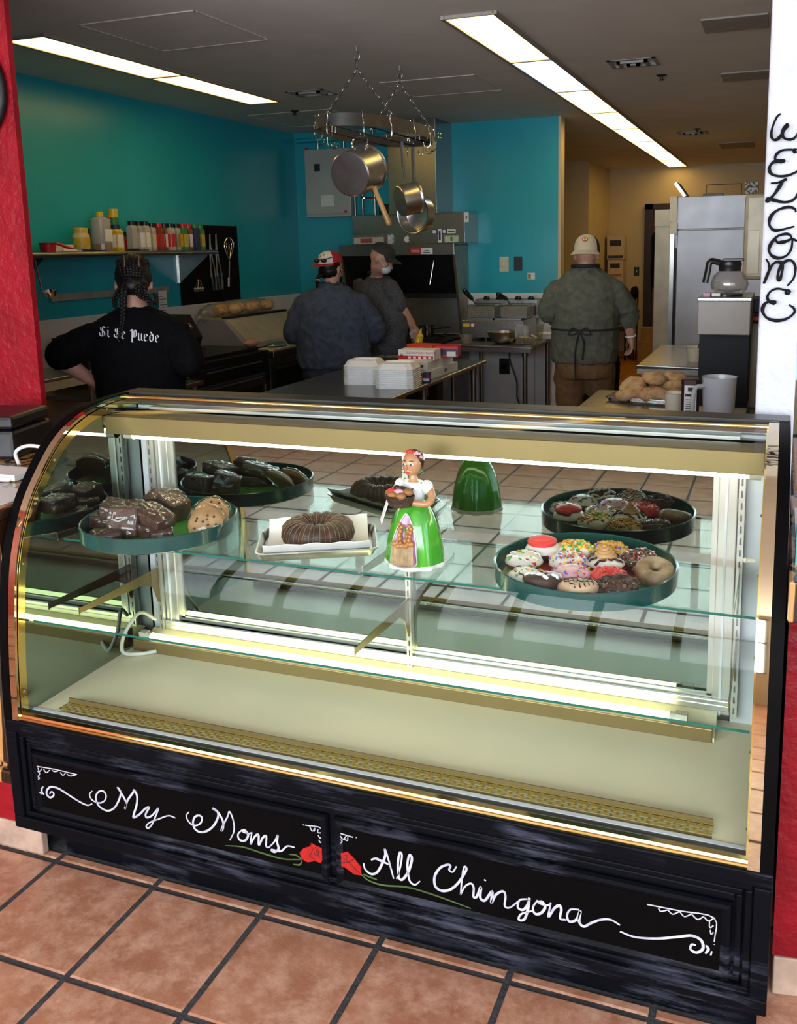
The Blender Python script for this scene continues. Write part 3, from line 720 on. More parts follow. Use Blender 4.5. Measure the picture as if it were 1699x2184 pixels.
# top board and rails
part(MB().box((X0, .555, 1.283), (X1, .635, 1.302)), 'top_board', mat('black_oak_board', (.022, .02, .018), .35, var=.3, scale=6, stretch=(1, 30, 1)), bevel=.002)
part(MB().box((X0+.03, .515, 1.276), (X1-.03, .553, 1.290)), 'top_clamp', mat('brown_clamp', (.10, .06, .04), .25, .5))
part(MB().tube([(X0+.03, .512, 1.292), (X1-.03, .512, 1.292)], .0055, 10), 'top_brass_rail', brass, smooth=True)
part(MB().tube(smooth_path([(.04, .50, .56), (.02, .45, .60), (-.002, .40, .55), (.008, .37, .50), (.05, .40, .486), (.09, .43, .488)]), .006, 8), 'power_cable', mat('pale_cable', (.55, .55, .46), .5), smooth=True)
part(MB().cyl((XI1-.012, .40, .985), (XI1-.03, .40, .985), .006).ell((XI1-.034, .40, .985), (.007, .007, .007), 8, 6), 'shelf_peg', creamp, smooth=True)

# ================================================================== counters either side
def counter_left():
    t = thing('service_counter', 'zebra wood service counter left of the display case', 'counter', (-.6, .4, 0))
    MB().box((-2.4, .02, .235), (-.075, .80, 1.02)).build('cabinet', zebraw, t)
    for i in range(3):
        a = -.075-.02-i*.55
        f = MB(); r = []
        for (e, y) in ((0, .02), (0, .004), (.012, -.004), (.03, -.004), (.036, .004)):
            r.append([(a-.50+e, y, .30+e), (a-e, y, .30+e), (a-e, y, .97-e), (a-.50+e, y, .97-e)])
        f.rings(r); f.build('door', zebraw, t, bevel=.004)
    MB().box((-2.4, .0, .235), (-.072, .03, .28)).build('rail', zebraw, t, bevel=.008)
    MB().box((-2.4, .0, 1.02), (-.072, .81, 1.05)).build('counter_top', zebraw, t, bevel=.006)
    MB().box((-2.4, .04, .085), (-.085, .80, .235)).build('red_base', redw, t)
    for i in range(7):
        MB().box((-.052-(i+1)*.34+.006, .035, 0), (-.052-i*.34, .06, .088)).build('base_tile', basetile, t, bevel=.004)
counter_left()
t = thing('card_terminal_printer', 'black receipt printer on the zebra wood counter', 'receipt printer', (-.72, .62, 1.05), .25)
MB().box((-.17, -.13, 0), (.17, .13, .10)).build('body', blackm, t, local=True, bevel=.012); MB().box((-.17, -.13, .104), (.17, .12, .15)).build('lid', blackm, t, local=True, bevel=.012)
MB().box((-.12, -.133, .095), (.12, -.12, .105)).build('paper_slot', iron, t, local=True)
tag(MB().tube(smooth_path([(-.44, .47, 1.054), (-.47, .49, 1.09), (-.43, .50, 1.112), (-.36, .50, 1.11), (-.30, .49, 1.09), (-.28, .48, 1.054)]), .006, 8).build('white_cable', whitep, smooth=True), 'white cable curving up from the wooden counter', 'cable')
tag(MB().cbox((-.36, .34, 1.062), (.16, .10, .02)).build('notepad', paper, bevel=.002), 'white notepad lying on the zebra wood counter', 'notepad')
tag(MB().cbox((-.19, .12, 1.0525), (.16, .2, .003)).build('paper_sheet', paper), 'sheet of paper at the front of the wooden counter', 'paper')
tag(MB().tube([(-.42, .27, 1.058), (-.30, .29, 1.058)], .008, 8, round_end=True).build('marker_pen', whitep, smooth=True), 'white marker pen on the wooden counter beside the notepad', 'pen')
t = thing('napkin_holder', 'clear acrylic card holder with papers standing on the wooden counter', 'card holder', (-.15, .48, 1.05))
MB().box((-.22, .44, 1.05), (-.08, .443, 1.19)).box((-.22, .44, 1.05), (-.08, .52, 1.055)).build('holder', plastic_c, t); MB().box((-.21, .447, 1.056), (-.09, .455, 1.22)).build('cards', paper, t)
# round mirror on the red wall
t = thing('round_wall_mirror', 'round black framed mirror on the red stucco wall', 'mirror', (-.962, .92, 2.15))
MB().torus((-.962, .908, 2.335), .17, .016, 40, 10, Matrix.Rotation(PI/2, 3, 'X')).build('frame', iron, t, smooth=True)
MB().cyl((-.962, .924, 2.335), (-.962, .905, 2.335), .165, n=40).build('mirror_glass', mirror, t)

def counter_right():
    t = thing('pickup_counter', 'red stucco half wall with zebra wood top right of the display case', 'counter', (2.6, .4, 0))
    MB().prism([(1.958, .20), (2.10, .215), (2.6, .34), (2.6, .66), (1.958, .66)], 'Z', .10, 1.0).build('red_base', redw, t)
    MB().prism([(1.95, -.0), (2.15, .0), (2.7, .14), (2.7, .67), (1.958, .67)], 'Z', 1.0, 1.085).build('counter_top', zebraw, t, bevel=.005)
    for i in range(3):
        M = Matrix.Translation((1.962+i*.2, .195+i*.035, 0)) @ Matrix.Rotation(.17, 4, 'Z')
        MB().box((0, 0, 0), (.194, .02, .098), M).build('base_tile', basetile, t, bevel=.003)
counter_right()
t = thing('menu_card', 'white printed menu card lying on the pickup counter', 'menu', (2.05, .43, 1.085))
MB().box((1.965, .33, 1.0855), (2.2, .53, 1.089)).build('card', paper, t); MB().box((2.0, .36, 1.089), (2.16, .40, 1.0896)).box((2.0, .42, 1.089), (2.12, .43, 1.0896)).build('print', navy_p, t)
t = thing('leaflet_box', 'small teal and white leaflet box on the pickup counter edge', 'box', (2.03, .12, 1.085))
MB().box((1.962, .10, 1.085), (2.12, .16, 1.155)).build('box', mat('teal_print', (.06, .30, .30), .5), t)
MB().box((1.970, .0985, 1.09), (2.1, .1, 1.10)).box((1.970, .0985, 1.115), (2.0, .1, 1.125)).box((1.97, .0985, 1.135), (2.05, .1, 1.145)).build('print', whitep, t)
# table and chair in the side room
t = thing('cafe_table', 'honey wood cafe table in the side room', 'table', (2.5, 2.6, 0))
MB().box((2.0, 2.1, .72), (3.0, 3.1, .75)).build('table_top', woodt, t, bevel=.004)
MB().cyl((2.5, 2.6, .02), (2.5, 2.6, .72), .04).build('pedestal', iron, t, smooth=True); MB().cyl((2.5, 2.6, 0), (2.5, 2.6, .02), .25, n=24).build('foot', iron, t)
t = thing('cafe_chair', 'black metal cafe chair in the side room', 'chair', (2.35, 3.6, 0))
MB().box((2.13, 3.4, .43), (2.57, 3.82, .46)).build('seat', blackm, t, bevel=.01)
MB().box((2.13, 3.80, .62), (2.57, 3.83, .92)).build('backrest', blackm, t, bevel=.01)
for (x, y, h) in ((2.15, 3.42, .44), (2.55, 3.42, .44), (2.15, 3.81, .9), (2.55, 3.81, .9)): MB().cyl((x, y, 0), (x, y, h), .012, n=8).build('leg', iron, t)

# ---- WELCOME in black scroll letters standing off the white column
cW = lambda q: (1600+q[0]/4.2, 200+q[1]/4.2)
WEL = [('w', [[(265,182),(235,210),(200,290),(185,360),(195,400),(220,415),(260,390),(300,330),(328,290),(320,280),(295,310),(285,360),(300,395),(345,410),(395,395),(430,340),(440,290)]]),
 ('e', [[(412,520),(392,522),(388,505),(408,498)], [(400,505),(350,500),(280,508),(235,540),(220,580),(245,602),(300,600),(280,610),(235,602),(190,625),(168,670),(185,715),(250,738),(340,730),(430,690)]]),
 ('l', [[(190,800),(240,797),(300,772),(316,768),(290,782),(260,830),(220,890),(165,950),(146,958),(152,938),(190,946),(280,970),(350,965),(400,935),(416,900)]]),
 ('c', [[(405,1055),(396,1032),(345,1015),(270,1030),(205,1070),(170,1130),(175,1190),(220,1225),(290,1215),(385,1190)]]),
 ('o', [[(222,1300),(245,1332),(305,1325),(370,1302),(416,1318)], [(372,1300),(352,1265),(310,1256),(240,1278),(185,1340),(165,1400),(190,1450),(250,1472),(320,1450),(364,1390),(376,1310)]]),
 ('m', [[(142,1485),(165,1530),(160,1610),(120,1700),(160,1600),(205,1522),(260,1508),(287,1545),(272,1640),(252,1668),(244,1622),(270,1545),(320,1497),(375,1500),(402,1560),(387,1650),(335,1715)]]),
 ('e', [[(340,1795),(318,1785),(325,1762),(348,1770),(344,1790)], [(320,1760),(240,1746),(180,1770),(150,1820),(168,1858),(218,1862),(206,1876),(160,1864),(120,1892),(108,1950),(150,2010),(240,2032),(330,2012),(392,1960),(386,1920),(350,1895)]])]
for i, (nm, paths) in enumerate(WEL):
    b = MB()
    for p in paths:
        P = smooth_path([at(*cW(q), 'Y', .664) for q in p], 7); m_ = len(P)
        b.tube(P, [.0026+.0027*math.sin(PI*k/(m_-1))*(.65+.35*math.sin(k*.35+i)) for k in range(m_)], 8, sq=.8, round_end=True)
    mid = at(*cW(paths[-1][len(paths[-1])//2]), 'Y', .664)
    b.cyl((mid.x, .663, mid.z), (mid.x, .681, mid.z), .0016, n=6)
    word = ['letter W at the top of the vertical word', 'letter E under the W', 'letter L under the upper E', 'letter C under the L', 'letter O under the C', 'letter M under the O', 'letter E at the foot of the vertical word'][i]
    tag(b.build('scroll_letter', blackmatte, smooth=True), 'black scroll '+word+' on the white column', 'letter', 'welcome letters on the white column')
# ================================================================== food inside the case
def round_tray(cx, cy, label):
    t = thing('serving_tray', label, 'tray', (cx, cy, ZS), 0, 'green trays in the display case')
    R = .222
    prof = [(.01, .0), (R-.006, .0), (R, .004), (R+.002, .045), (R-.001, .047), (R-.004, .045), (R-.006, .008), (R-.014, .005), (.01, .005)]
    MB().lathe(prof, (cx, cy, ZS), 56).build('tray_body', tray_g, t, smooth=True)
    return t
TRL = (.222, .325); TRR = (1.487, .312)
tl = round_tray(*TRL, 'green round tray of wrapped brownies and cookies'); tr_ = round_tray(*TRR, 'green round tray filled with decorated doughnuts')
# watermelon print on the tray floors
melon_r = mat('melon_red', (.50, .03, .02), .35, var=.1); melon_g = mat('melon_green', (.05, .32, .03), .3, var=.15); melon_y = mat('melon_cream', (.62, .60, .22), .35, var=.08)
for (c, t) in ((TRL, tl), (TRR, tr_)):
    for (r0, r1, m, nm) in ((.0, .135, melon_r if t is tr_ else melon_g, 'melon_flesh'), (.135, .165, melon_g, 'melon_rind'), (.165, .205, melon_y, 'melon_border')):
        MB().lathe([(max(r0, .004), .0052), (r1, .0056), (r1, .0052)], (c[0], c[1], ZS), 40).build(nm, m, t)
    b = MB()
    for k in range(14): a = 2*PI*k/14; M = Matrix.Rotation(a, 3, 'Z'); b.ell(Vector((c[0], c[1], ZS+.0062))+M @ Vector((.185 if t is tl else .10, 0, 0)), (.009, .003, .0012), 8, 4, M)
    b.build('melon_seed', rosem if t is tl else blackm, t)

# ---- doughnuts
dough = mat('fried_dough', (.33, .135, .04), .6, var=.15, scale=30, bump=.15, bscale=120)
choc_d = mat('chocolate_dough', (.050, .017, .008), .6, var=.25, scale=40, bump=.3, bscale=110)
sug = mat('glazed_brown_sugar', (.16, .085, .035), .5, col2=(.33, .25, .15), scale=30, bump=.3, bscale=120)
icing = {'white': mat('white_icing', (.66, .64, .60), .3, var=.04), 'pink': mat('pink_icing', (.62, .36, .44), .3, var=.05), 'choc': mat('chocolate_icing', (.045, .014, .007), .22, var=.1),
         'tan': mat('maple_icing', (.50, .33, .20), .35, var=.06), 'red': mat('red_cream', (.62, .035, .035), .45, var=.08), 'peanut': mat('peanut_cream', (.50, .27, .11), .5, var=.08)}
spr = [mat('sprinkle_%s' % n, c, .4, var=.02) for n, c in (('red', (.6, .02, .03)), ('yellow', (.72, .5, .03)), ('blue', (.05, .12, .5)), ('white', (.75, .75, .75)), ('orange', (.7, .22, .03)), ('green', (.05, .35, .06)), ('pink', (.7, .2, .3)))]
crumb_y = mat('cereal_crumb', (.62, .36, .06), .6, var=.2, scale=60); crumb_b = mat('chocolate_crumb', (.075, .032, .014), .6, var=.25, scale=60)
def cap_ring(mb, R, r, z0, wob, seed, n=30):
    """icing draped over the top half of a ring doughnut"""
    rg = []
    for i in range(n):
        a = 2*PI*i/n; q = []; lo = -.15+.30*noise.noise(Vector((math.cos(a)*2+seed, math.sin(a)*2, seed)))*wob
        for j in range(9):
            b = lo+(PI-2*lo)*j/8; d = R+(r+.0022)*math.cos(b)
            q.append((d*math.cos(a), d*math.sin(a), z0+(r*.92+.0022)*math.sin(b)))
        for j in range(8, -1, -1):
            b = lo+(PI-2*lo)*j/8; d = R+(r-.003)*math.cos(b); q.append((d*math.cos(a), d*math.sin(a), z0+(r*.92-.003)*math.sin(b)))
        rg.append(q)
    return mb.rings(rg, closed=True)
def bits(t, R, r, z0, mats, count, size, seed, long=2.2, hole=True, spread=1.35):
    rnd = random.Random(seed); buckets = [MB() for _ in mats]
    for k in range(count):
        a = rnd.uniform(0, 2*PI); b = PI/2+rnd.uniform(-spread, spread)
        d = R+(r+.002)*math.cos(b) if hole else abs(rnd.uniform(0, 1))**.5*(R+r)*.95
        z = z0+(r*.92+.003)*math.sin(b) if hole else z0+r*.92*math.sqrt(max(0, 1-(d/(R+r))**2))+.002
        M = Matrix.Rotation(rnd.uniform(0, PI), 3, 'Z') @ Matrix.Rotation(rnd.uniform(-.8, .8), 3, 'Y')
        buckets[rnd.randrange(len(mats))].cbox((0, 0, 0), (size*long, size, size), Matrix.Translation((d*math.cos(a), d*math.sin(a), z)) @ M.to_4x4())
    for b, m in zip(buckets, mats):
        if b.v: b.build('topping', m, t, local=True, kind='stuff')
def lines_on(t, R, r, z0, m, wid, ang, n, name='icing_line'):
    b = MB(); M = Matrix.Rotation(ang, 3, 'Z')
    for i in range(n):
        x = (i-(n-1)/2)*(2*(R+r)*.82/n); P = []
        for k in range(25):
            y = -(R+r)+2*(R+r)*k/24; rho = math.hypot(x, y)
            c = (rho-R)/r
            if abs(c) < .97: P.append((x+.003*math.sin(k*1.3+i), y, z0+r*.92*math.sqrt(1-c*c)+.002))
            else:
                if len(P) > 2: b.tube([M @ Vector(q) for q in P], wid, 5)
                P = []
        if len(P) > 2: b.tube([M @ Vector(q) for q in P], wid, 5)
    b.build(name, m, t, local=True)
def swirl(t, z, m, R=.026, turns=4, name='cream_swirl', hh=.030):
    b = MB(); P = []; rr = []
    for k in range(turns*14):
        f = k/(turns*14-1); a = 2*PI*turns*f; P.append((R*(1-f*.93)*math.cos(a), R*(1-f*.93)*math.sin(a), z+f*hh)); rr.append(.0085*(1-f*.55))
    b.tube(P, rr, 8, round_end=True); b.ell((0, 0, z+.006), (R*.9, R*.9, .010), 12, 6); b.build(name, m, t, local=True, smooth=True)
def doughnut(px, py, label, base, ice=None, top=None, R=.027, r=.020, tilt=(0, 0), dz=0.0, ztop=.030, filled=False, seed=1, sz=1.0):
    p = at(px, py, 'Z', ZS+ztop); z = ZS+.006+r*.92+dz
    t = thing('doughnut', label, 'doughnut', (p.x, p.y, z), 0, 'doughnuts on the green tray'); t.rotation_euler = (tilt[0], tilt[1], seed*.7)
    if filled: MB().ell((0, 0, 0), (R+r, R+r, r*1.05), 24, 12).build('dough', base, t, local=True, smooth=True)
    else: MB().torus((0, 0, 0), R, r, 30, 12, sz=.92).build('dough', base, t, local=True, smooth=True)
    if ice and not filled: b = MB(); cap_ring(b, R, r, 0, 1.0, seed); b.build('icing', icing[ice], t, local=True, smooth=True)
    if ice and filled:
        prof = [((R+r+.002)*math.cos(a), (r*1.05+.0025)*math.sin(a)) for a in [.1+.15*i for i in range(10)]]+[(.002, r*1.05+.0025)]
        MB().lathe(prof, (0, 0, 0), 26).build('icing', icing[ice], t, local=True, smooth=True)
    if top: top(t, R, r, 0)
    return t
def cream_lines(m, w=.0022, a=.5, n=5): return lambda t, R, r, z: lines_on(t, R, r, z, icing[m], w, a, n)
def sprk(mats, c=70, s=.0028, sd=3, long=2.2, hole=True, spread=1.35): return lambda t, R, r, z: bits(t, R, r, z, mats, c, s, sd, long, hole, spread)
doughnut(1158, 1163, 'chocolate cupcake style doughnut topped with a red cream swirl', choc_d, 'white', lambda t, R, r, z: swirl(t, r*.9, icing['red'], .036, 4, hh=.014), filled=True, ztop=.045, R=.020, r=.026, seed=2)
doughnut(1226, 1172, 'doughnut heaped with yellow and orange cereal flakes', dough, 'white', sprk([spr[1], spr[4], crumb_y, spr[5]], 90, .006, 4, 1.4, True, 1.0), ztop=.035, r=.022, seed=3)
doughnut(1302, 1172, 'doughnut covered with crushed golden cereal and candy', dough, 'tan', lambda t, R, r, z: (bits(t, R, r, z, [crumb_y], 120, .006, 5, 1.3), bits(t, R, r, z, [spr[0], spr[2]], 6, .008, 8, 1.0, True, .5)), ztop=.035, seed=4)
doughnut(1117, 1190, 'white iced square doughnut with green red and yellow candies', dough, 'white', lambda t, R, r, z: (bits(t, R, r, z, [spr[5], spr[0], spr[1]], 26, .007, 6, 1.5, False), lines_on(t, R, r, z, icing['white'], .003, .8, 3)), filled=True, ztop=.035, seed=5)
doughnut(1212, 1195, 'white iced doughnut crowded with rainbow sprinkles', dough, 'white', sprk([spr[0], spr[2], spr[3], spr[1], spr[6]], 150, .0030, 7), ztop=.035, dz=.004, seed=6)
doughnut(1290, 1197, 'white iced doughnut with chocolate stripes and a peanut cream swirl', dough, 'white', lambda t, R, r, z: (lines_on(t, R, r, z, icing['choc'], .0032, .3, 4), swirl(t, r*.8, icing['peanut'], .024, 4)), filled=True, ztop=.035, dz=.004, seed=7)
doughnut(1362, 1190, 'chocolate doughnut with pink and white nonpareil sprinkles', choc_d, 'choc', lambda t, R, r, z: (bits(t, R, r, z, [spr[6], spr[3], spr[0]], 80, .003, 9, 1.2, True, 1.6), lines_on(t, R, r, z, icing['choc'], .003, 1.2, 4)), ztop=.035, seed=8, tilt=(.25, 0))
doughnut(1396, 1218, 'plain brown sugar glazed old fashioned doughnut', sug, None, None, ztop=.035, R=.028, r=.021, tilt=(.35, .1), dz=.008, seed=9)
doughnut(1122, 1226, 'white iced doughnut with candy flakes and chocolate drizzle', dough, 'white', lambda t, R, r, z: (bits(t, R, r, z, [spr[1], spr[5], spr[4]], 26, .006, 10, 1.5, False), lines_on(t, R, r, z, icing['choc'], .0018, .1, 3)), filled=True, ztop=.032, seed=10)
doughnut(1218, 1222, 'pink iced doughnut with tiny red and blue sprinkles', dough, 'pink', sprk([spr[0], spr[2], spr[1]], 60, .0026, 11), filled=True, ztop=.035, dz=.006, seed=11)
doughnut(1298, 1228, 'doughnut lined with thick red cream ropes', choc_d, 'red', cream_lines('red', .004, .9, 5), ztop=.034, seed=12)
doughnut(1158, 1240, 'dark glazed doughnut with a white icing drizzle', choc_d, None, cream_lines('white', .0042, 1.4, 3), ztop=.032, dz=.006, tilt=(.25, .1), seed=13)
doughnut(1233, 1254, 'maple iced ring doughnut with thin chocolate stripes', dough, 'tan', cream_lines('choc', .0018, .5, 7), ztop=.032, seed=14, tilt=(.2, 0), dz=.006)
doughnut(1316, 1252, 'chocolate doughnut buried in chocolate cookie crumbs', choc_d, 'choc', sprk([crumb_b, choc_d], 170, .0075, 15, 1.2), ztop=.032, seed=15, tilt=(.15, 0), dz=.005)

# ---- wrapped brownies and cookies on the left tray
brown = mat('brownie', (.075, .026, .012), .7, var=.3, scale=40, bump=.4, bscale=90)
cookie = mat('cookie', (.40, .24, .10), .7, col2=(.28, .14, .05), scale=24, bump=.4, bscale=80)
def crinkle(o, seed, amp=.004, fr=45):
    me = o.data
    for v in me.vertices:
        v.co += v.normal*amp*(noise.noise(v.co*fr+Vector((seed, seed*2, 0)))*1.0+abs(noise.noise(v.co*fr*2.3+Vector((0, seed, seed))))*.8)
def wrapped(px, py, label, kind, dims, rot, dz=0, seed=1, tilt=(0, 0)):
    p = at(px, py, 'Z', ZS+.02+dz); t = thing('wrapped_'+kind, label, kind, (p.x, p.y, ZS+.006+dz+dims[2]/2), rot, 'wrapped treats on the green tray'); t.rotation_euler = (tilt[0], tilt[1], rot)
    if kind == 'brownie': b = MB().cbox((0, 0, 0), dims)
    else: b = MB().ell((0, 0, 0), (dims[0]/2, dims[1]/2, dims[2]/2), 18, 10)
    o = b.build('treat', brown if kind == 'brownie' else cookie, t, local=True, bevel=.006 if kind == 'brownie' else 0, smooth=kind != 'brownie')
    w = MB().ell((0, 0, 0), (dims[0]*.5, dims[1]*.5, dims[2]*.5), 44, 28)
    for v in w.v:                  # push the ball out to a rounded box that encloses the treat
        u = Vector((v.x/(dims[0]*.5), v.y/(dims[1]*.5), v.z/(dims[2]*.5))); mx_ = max(abs(u.x), abs(u.y), abs(u.z), .01)
        k = (1/mx_*.75+.36) if kind == 'brownie' else 1.10
        v.x *= k; v.y *= k; v.z *= k
    o2 = w.build('plastic_film', wrap, t, local=True, smooth=1.2)
    crinkle(o2, seed, .005, 75)
    if kind == 'cookie':
        c = MB(); rnd = random.Random(seed)
        for k in range(9):
            a = rnd.uniform(0, 6.28); d = rnd.uniform(0, .75); zz = math.sqrt(1-d*d)
            c.ell((d*math.cos(a)*dims[0]/2, d*math.sin(a)*dims[1]/2, zz*dims[2]/2), (.004, .004, .003), 7, 5)
        c.build('chocolate_chip', icing['choc'], t, local=True)
B = (.10, .08, .038)
wrapped(235, 1110, 'wrapped brownie at the back left of the green tray', 'brownie', B, .3, .0, 1)
wrapped(262, 1090, 'wrapped brownie on top of the brownie pile by the tray rim', 'brownie', (.115, .08, .038), .35, .036, 2, (.1, .1))
wrapped(225, 1145, 'wrapped brownie lying flat at the left rim of the tray', 'brownie', (.08, .06, .03), .9, .0, 3)
wrapped(266, 1134, 'square wrapped brownie propped upright facing out of the tray', 'brownie', (.090, .034, .084), .22, .0, 4, (-.35, 0))
wrapped(315, 1130, 'dark wrapped brownie in the middle of the tray', 'brownie', (.10, .07, .038), -.3, .0, 5)
wrapped(328, 1105, 'wrapped brownie leaning on top of the middle brownie', 'brownie', (.115, .07, .038), -.25, .036, 6, (.1, .25))
wrapped(305, 1086, 'wrapped brownie at the far rim of the tray', 'brownie', (.08, .06, .034), .5, .01, 7)
wrapped(345, 1080, 'pale wrapped brownie with crinkled film at the far rim', 'brownie', (.085, .07, .06), .1, .01, 8, (.2, 0))
wrapped(372, 1098, 'pale wrapped brownie beside the green melon print', 'brownie', (.085, .07, .075), -.4, .0, 9, (.1, .3))
wrapped(345, 1142, 'small wrapped brownie with a pale crust at the tray front', 'brownie', (.06, .05, .03), .7, .0, 10)
wrapped(438, 1118, 'wrapped chocolate chip cookie in front on the green tray', 'cookie', (.105, .105, .034), .15, .022, 11, (.95, .05))
wrapped(450, 1098, 'wrapped cookie leaning behind the front cookie', 'cookie', (.105, .105, .034), .3, .032, 12, (.80, .1))

# ---- sheet pan with bundt cake
def sheet_pan(t, L, W, H, m, z0=0.0):
    def rr(l, w, z, r=.02, n=5):
        P = []
        for (cx, cy, a0) in ((l/2-r, w/2-r, 0), (-l/2+r, w/2-r, PI/2), (-l/2+r, -w/2+r, PI), (l/2-r, -w/2+r, 3*PI/2)):
            for k in range(n): a = a0+PI/2*k/(n-1); P.append((cx+r*math.cos(a), cy+r*math.sin(a), z0+z))
        return P
    b = MB(); b.rings([rr(L-.03, W-.03, 0), rr(L-.008, W-.008, H), rr(L, W, H), rr(L, W, H-.003), rr(L-.006, W-.006, H-.004), rr(L-.026, W-.026, -.0015+.003), rr(L-.06, W-.06, .003)])
    return b.build('pan_body', m, t, local=True, smooth=.9)
pc = at(678, 1158, 'Z', ZS+.01)
t = thing('sheet_pan', 'small aluminium sheet pan lined with parchment under the bundt cake', 'sheet pan', (pc.x, pc.y, ZS), .46)
sheet_pan(t, .325, .235, .025, alum)
par = MB(); n = 14; rg = []
for i in range(n+1):
    x = -.14+.28*i/n
    rg.append([(x, y, .006+max(0, abs(y)-.085)*1.1+.002*math.sin(i*1.7+y*30)) for y in [-.125+.25*k/10 for k in range(11)]]+[(x, y, .0045+max(0, abs(y)-.085)*1.1+.002*math.sin(i*1.7+y*30)) for y in [.125-.25*k/10 for k in range(11)]])
par.rings(rg); par.build('parchment', paper, t, local=True, smooth=True)
bt = thing('bundt_cake', 'chocolate glazed fluted bundt cake on parchment', 'cake', (pc.x-.005, pc.y+.012, ZS+.009), .3)
rg = []
for i in range(72):
    a = 2*PI*i/72; fl = abs(math.cos(a*7)); q = []
    for j in range(14):
        b_ = 2*PI*j/14; r = .040*(1+.14*(fl-.5)); d = .060+r*math.cos(b_)*(1.0 if math.cos(b_) > 0 else .85)
        q.append((d*math.cos(a), d*math.sin(a), max(0, .030+.036*(1+.16*(fl-.5))*math.sin(b_))))
    rg.append(q)
MB().rings(rg, closed=True).build('cake', mat('bundt_chocolate', (.060, .022, .010), .5, var=.3, scale=25, bump=.4, bscale=80), bt, local=True, smooth=True)
b = MB()
for k in range(42):
    a = 2*PI*k/42+random.uniform(-.03, .03); P = []
    fl = .5+.14*(abs(math.cos(a*7))-.5)
    for j in range(7):
        th = -.15+random.uniform(0, .1)+(PI*.95)*j/6; r = .0405*(1+.14*(abs(math.cos(a*7))-.5))
        d = .060+r*math.cos(th)*(1 if math.cos(th) > 0 else .85); P.append((d*math.cos(a+j*.012), d*math.sin(a+j*.012), .030+.0365*(1+.16*(abs(math.cos(a*7))-.5))*math.sin(th)))
    b.tube(P, .0009, 5)
b.build('glaze_line', mat('pale_glaze', (.24, .15, .09), .3), bt, local=True, kind='stuff')

# ---- painted woman figurine
dp = at(886, 1200, 'Z', ZS); FZ = 1.0
fg = thing('figurine', 'ceramic woman figurine in a green skirt holding a basket of bread', 'figurine', (dp.x, dp.y, ZS), -.05)
g_sk = mat('glossy_green_glaze', (.075, .40, .015), .14, col2=(.045, .28, .02), scale=3, stretch=(12, 12, 1), coat=.8)
flesh = mat('painted_flesh', (.52, .25, .12), .3, var=.08, coat=.3); wh_g = mat('white_glaze', (.74, .75, .76), .2, var=.03, coat=.5)
n = 48; rg = []
for (z, r) in ((.010, .078), (.03, .076), (.07, .071), (.11, .0615), (.135, .052), (.155, .040), (.165, .031), (.17, .026)):
    rg.append([((r*(1+.035*math.cos(9*2*PI*k/n)*(1-z/.2)))*math.cos(2*PI*k/n), r*.92*(1+.035*math.cos(9*2*PI*k/n)*(1-z/.2))*math.sin(2*PI*k/n), z) for k in range(n)])
MB().rings(rg).build('skirt', g_sk, fg, local=True, smooth=True)
rg = [[((r*(1+.05*math.cos(9*2*PI*k/n)))*math.cos(2*PI*k/n), r*.92*(1+.05*math.cos(9*2*PI*k/n))*math.sin(2*PI*k/n), z) for k in range(n)] for (z, r) in ((0, .076), (.004, .080), (.012, .079), (.014, .074))]
MB().rings(rg).build('petticoat_hem', wh_g, fg, local=True, smooth=True)
# apron relief on the front (local -Y faces the customers, turned a little)
def on_skirt(a, z, off=0.0):
    tab = [(.0, .078), (.03, .0765), (.07, .0715), (.11, .062), (.135, .0525), (.155, .041), (.17, .028)]
    for (z0, r0), (z1, r1) in zip(tab, tab[1:]):
        if z0 <= z <= z1: r = r0+(r1-r0)*(z-z0)/(z1-z0)
    r += off; A = -PI/2+a-.02; return Vector((r*math.cos(A), r*.94*math.sin(A), z))
def patch(outl, off, th=.0015):
    b = MB(); P = [on_skirt(a, z, off) for a, z in outl]; c = sum(P, Vector())/len(P); c = Vector((c.x*1.04, c.y*1.04, c.z))
    Q = [p*1.0 for p in P]; k = len(P)
    vs = P+[c]; b.add(vs, [(i, (i+1) % k, k) for i in range(k)])
    R = [Vector((p.x*.96, p.y*.96, p.z)) for p in P]
    b.add(P+R, [(i, (i+1) % k, k+(i+1) % k, k+i) for i in range(k)]); return b
arch = [(-.42, .018), (0, .012), (.42, .020), (.44, .05), (.42, .085), (.30, .120), (.12, .142), (-.05, .143), (-.22, .122), (-.40, .085), (-.44, .05)]
patch(arch, .0035).build('apron', mat('lilac_glaze', (.50, .22, .40), .2, var=.1), fg, local=True)
P = smooth_path([on_skirt(a*1.05, z, .004) for a, z in arch], 4, True); MB().tube(P, .0022, 6, closed=True).build('apron_border', mat('silver_glaze', (.50, .52, .45), .2, .3), fg, local=True, smooth=True)
b = MB()
for k in range(9): a = -.32+.08*k; b.tube([on_skirt(a, .02, .006), on_skirt(a+.03*math.sin(k*2), .045, .010), on_skirt(a, .066, .009)], .005, 6, round_end=True)
b.build('bread_sack', mat('sack_glaze', (.48, .33, .18), .4, var=.2, scale=40), fg, local=True, smooth=True)
b = MB()
for (a, z, a2, z2) in ((-.18, .075, -.06, .115), (.20, .075, .30, .112), (-.05, .075, -.20, .12), (.05, .07, .24, .118)):
    for k in range(5): f = k/4; b.ell(on_skirt(a+(a2-a)*f, z+(z2-z)*f, .009), (.006, .006, .006), 7, 5)
for (a, z) in ((-.28, .072), (.0, .07), (.12, .07), (.30, .075), (-.12, .068)): b.ell(on_skirt(a, z, .010), (.010, .008, .007), 8, 6)
b.build('bread_relief', mat('bread_glaze', (.45, .19, .05), .35, var=.15, scale=60), fg, local=True, smooth=True)
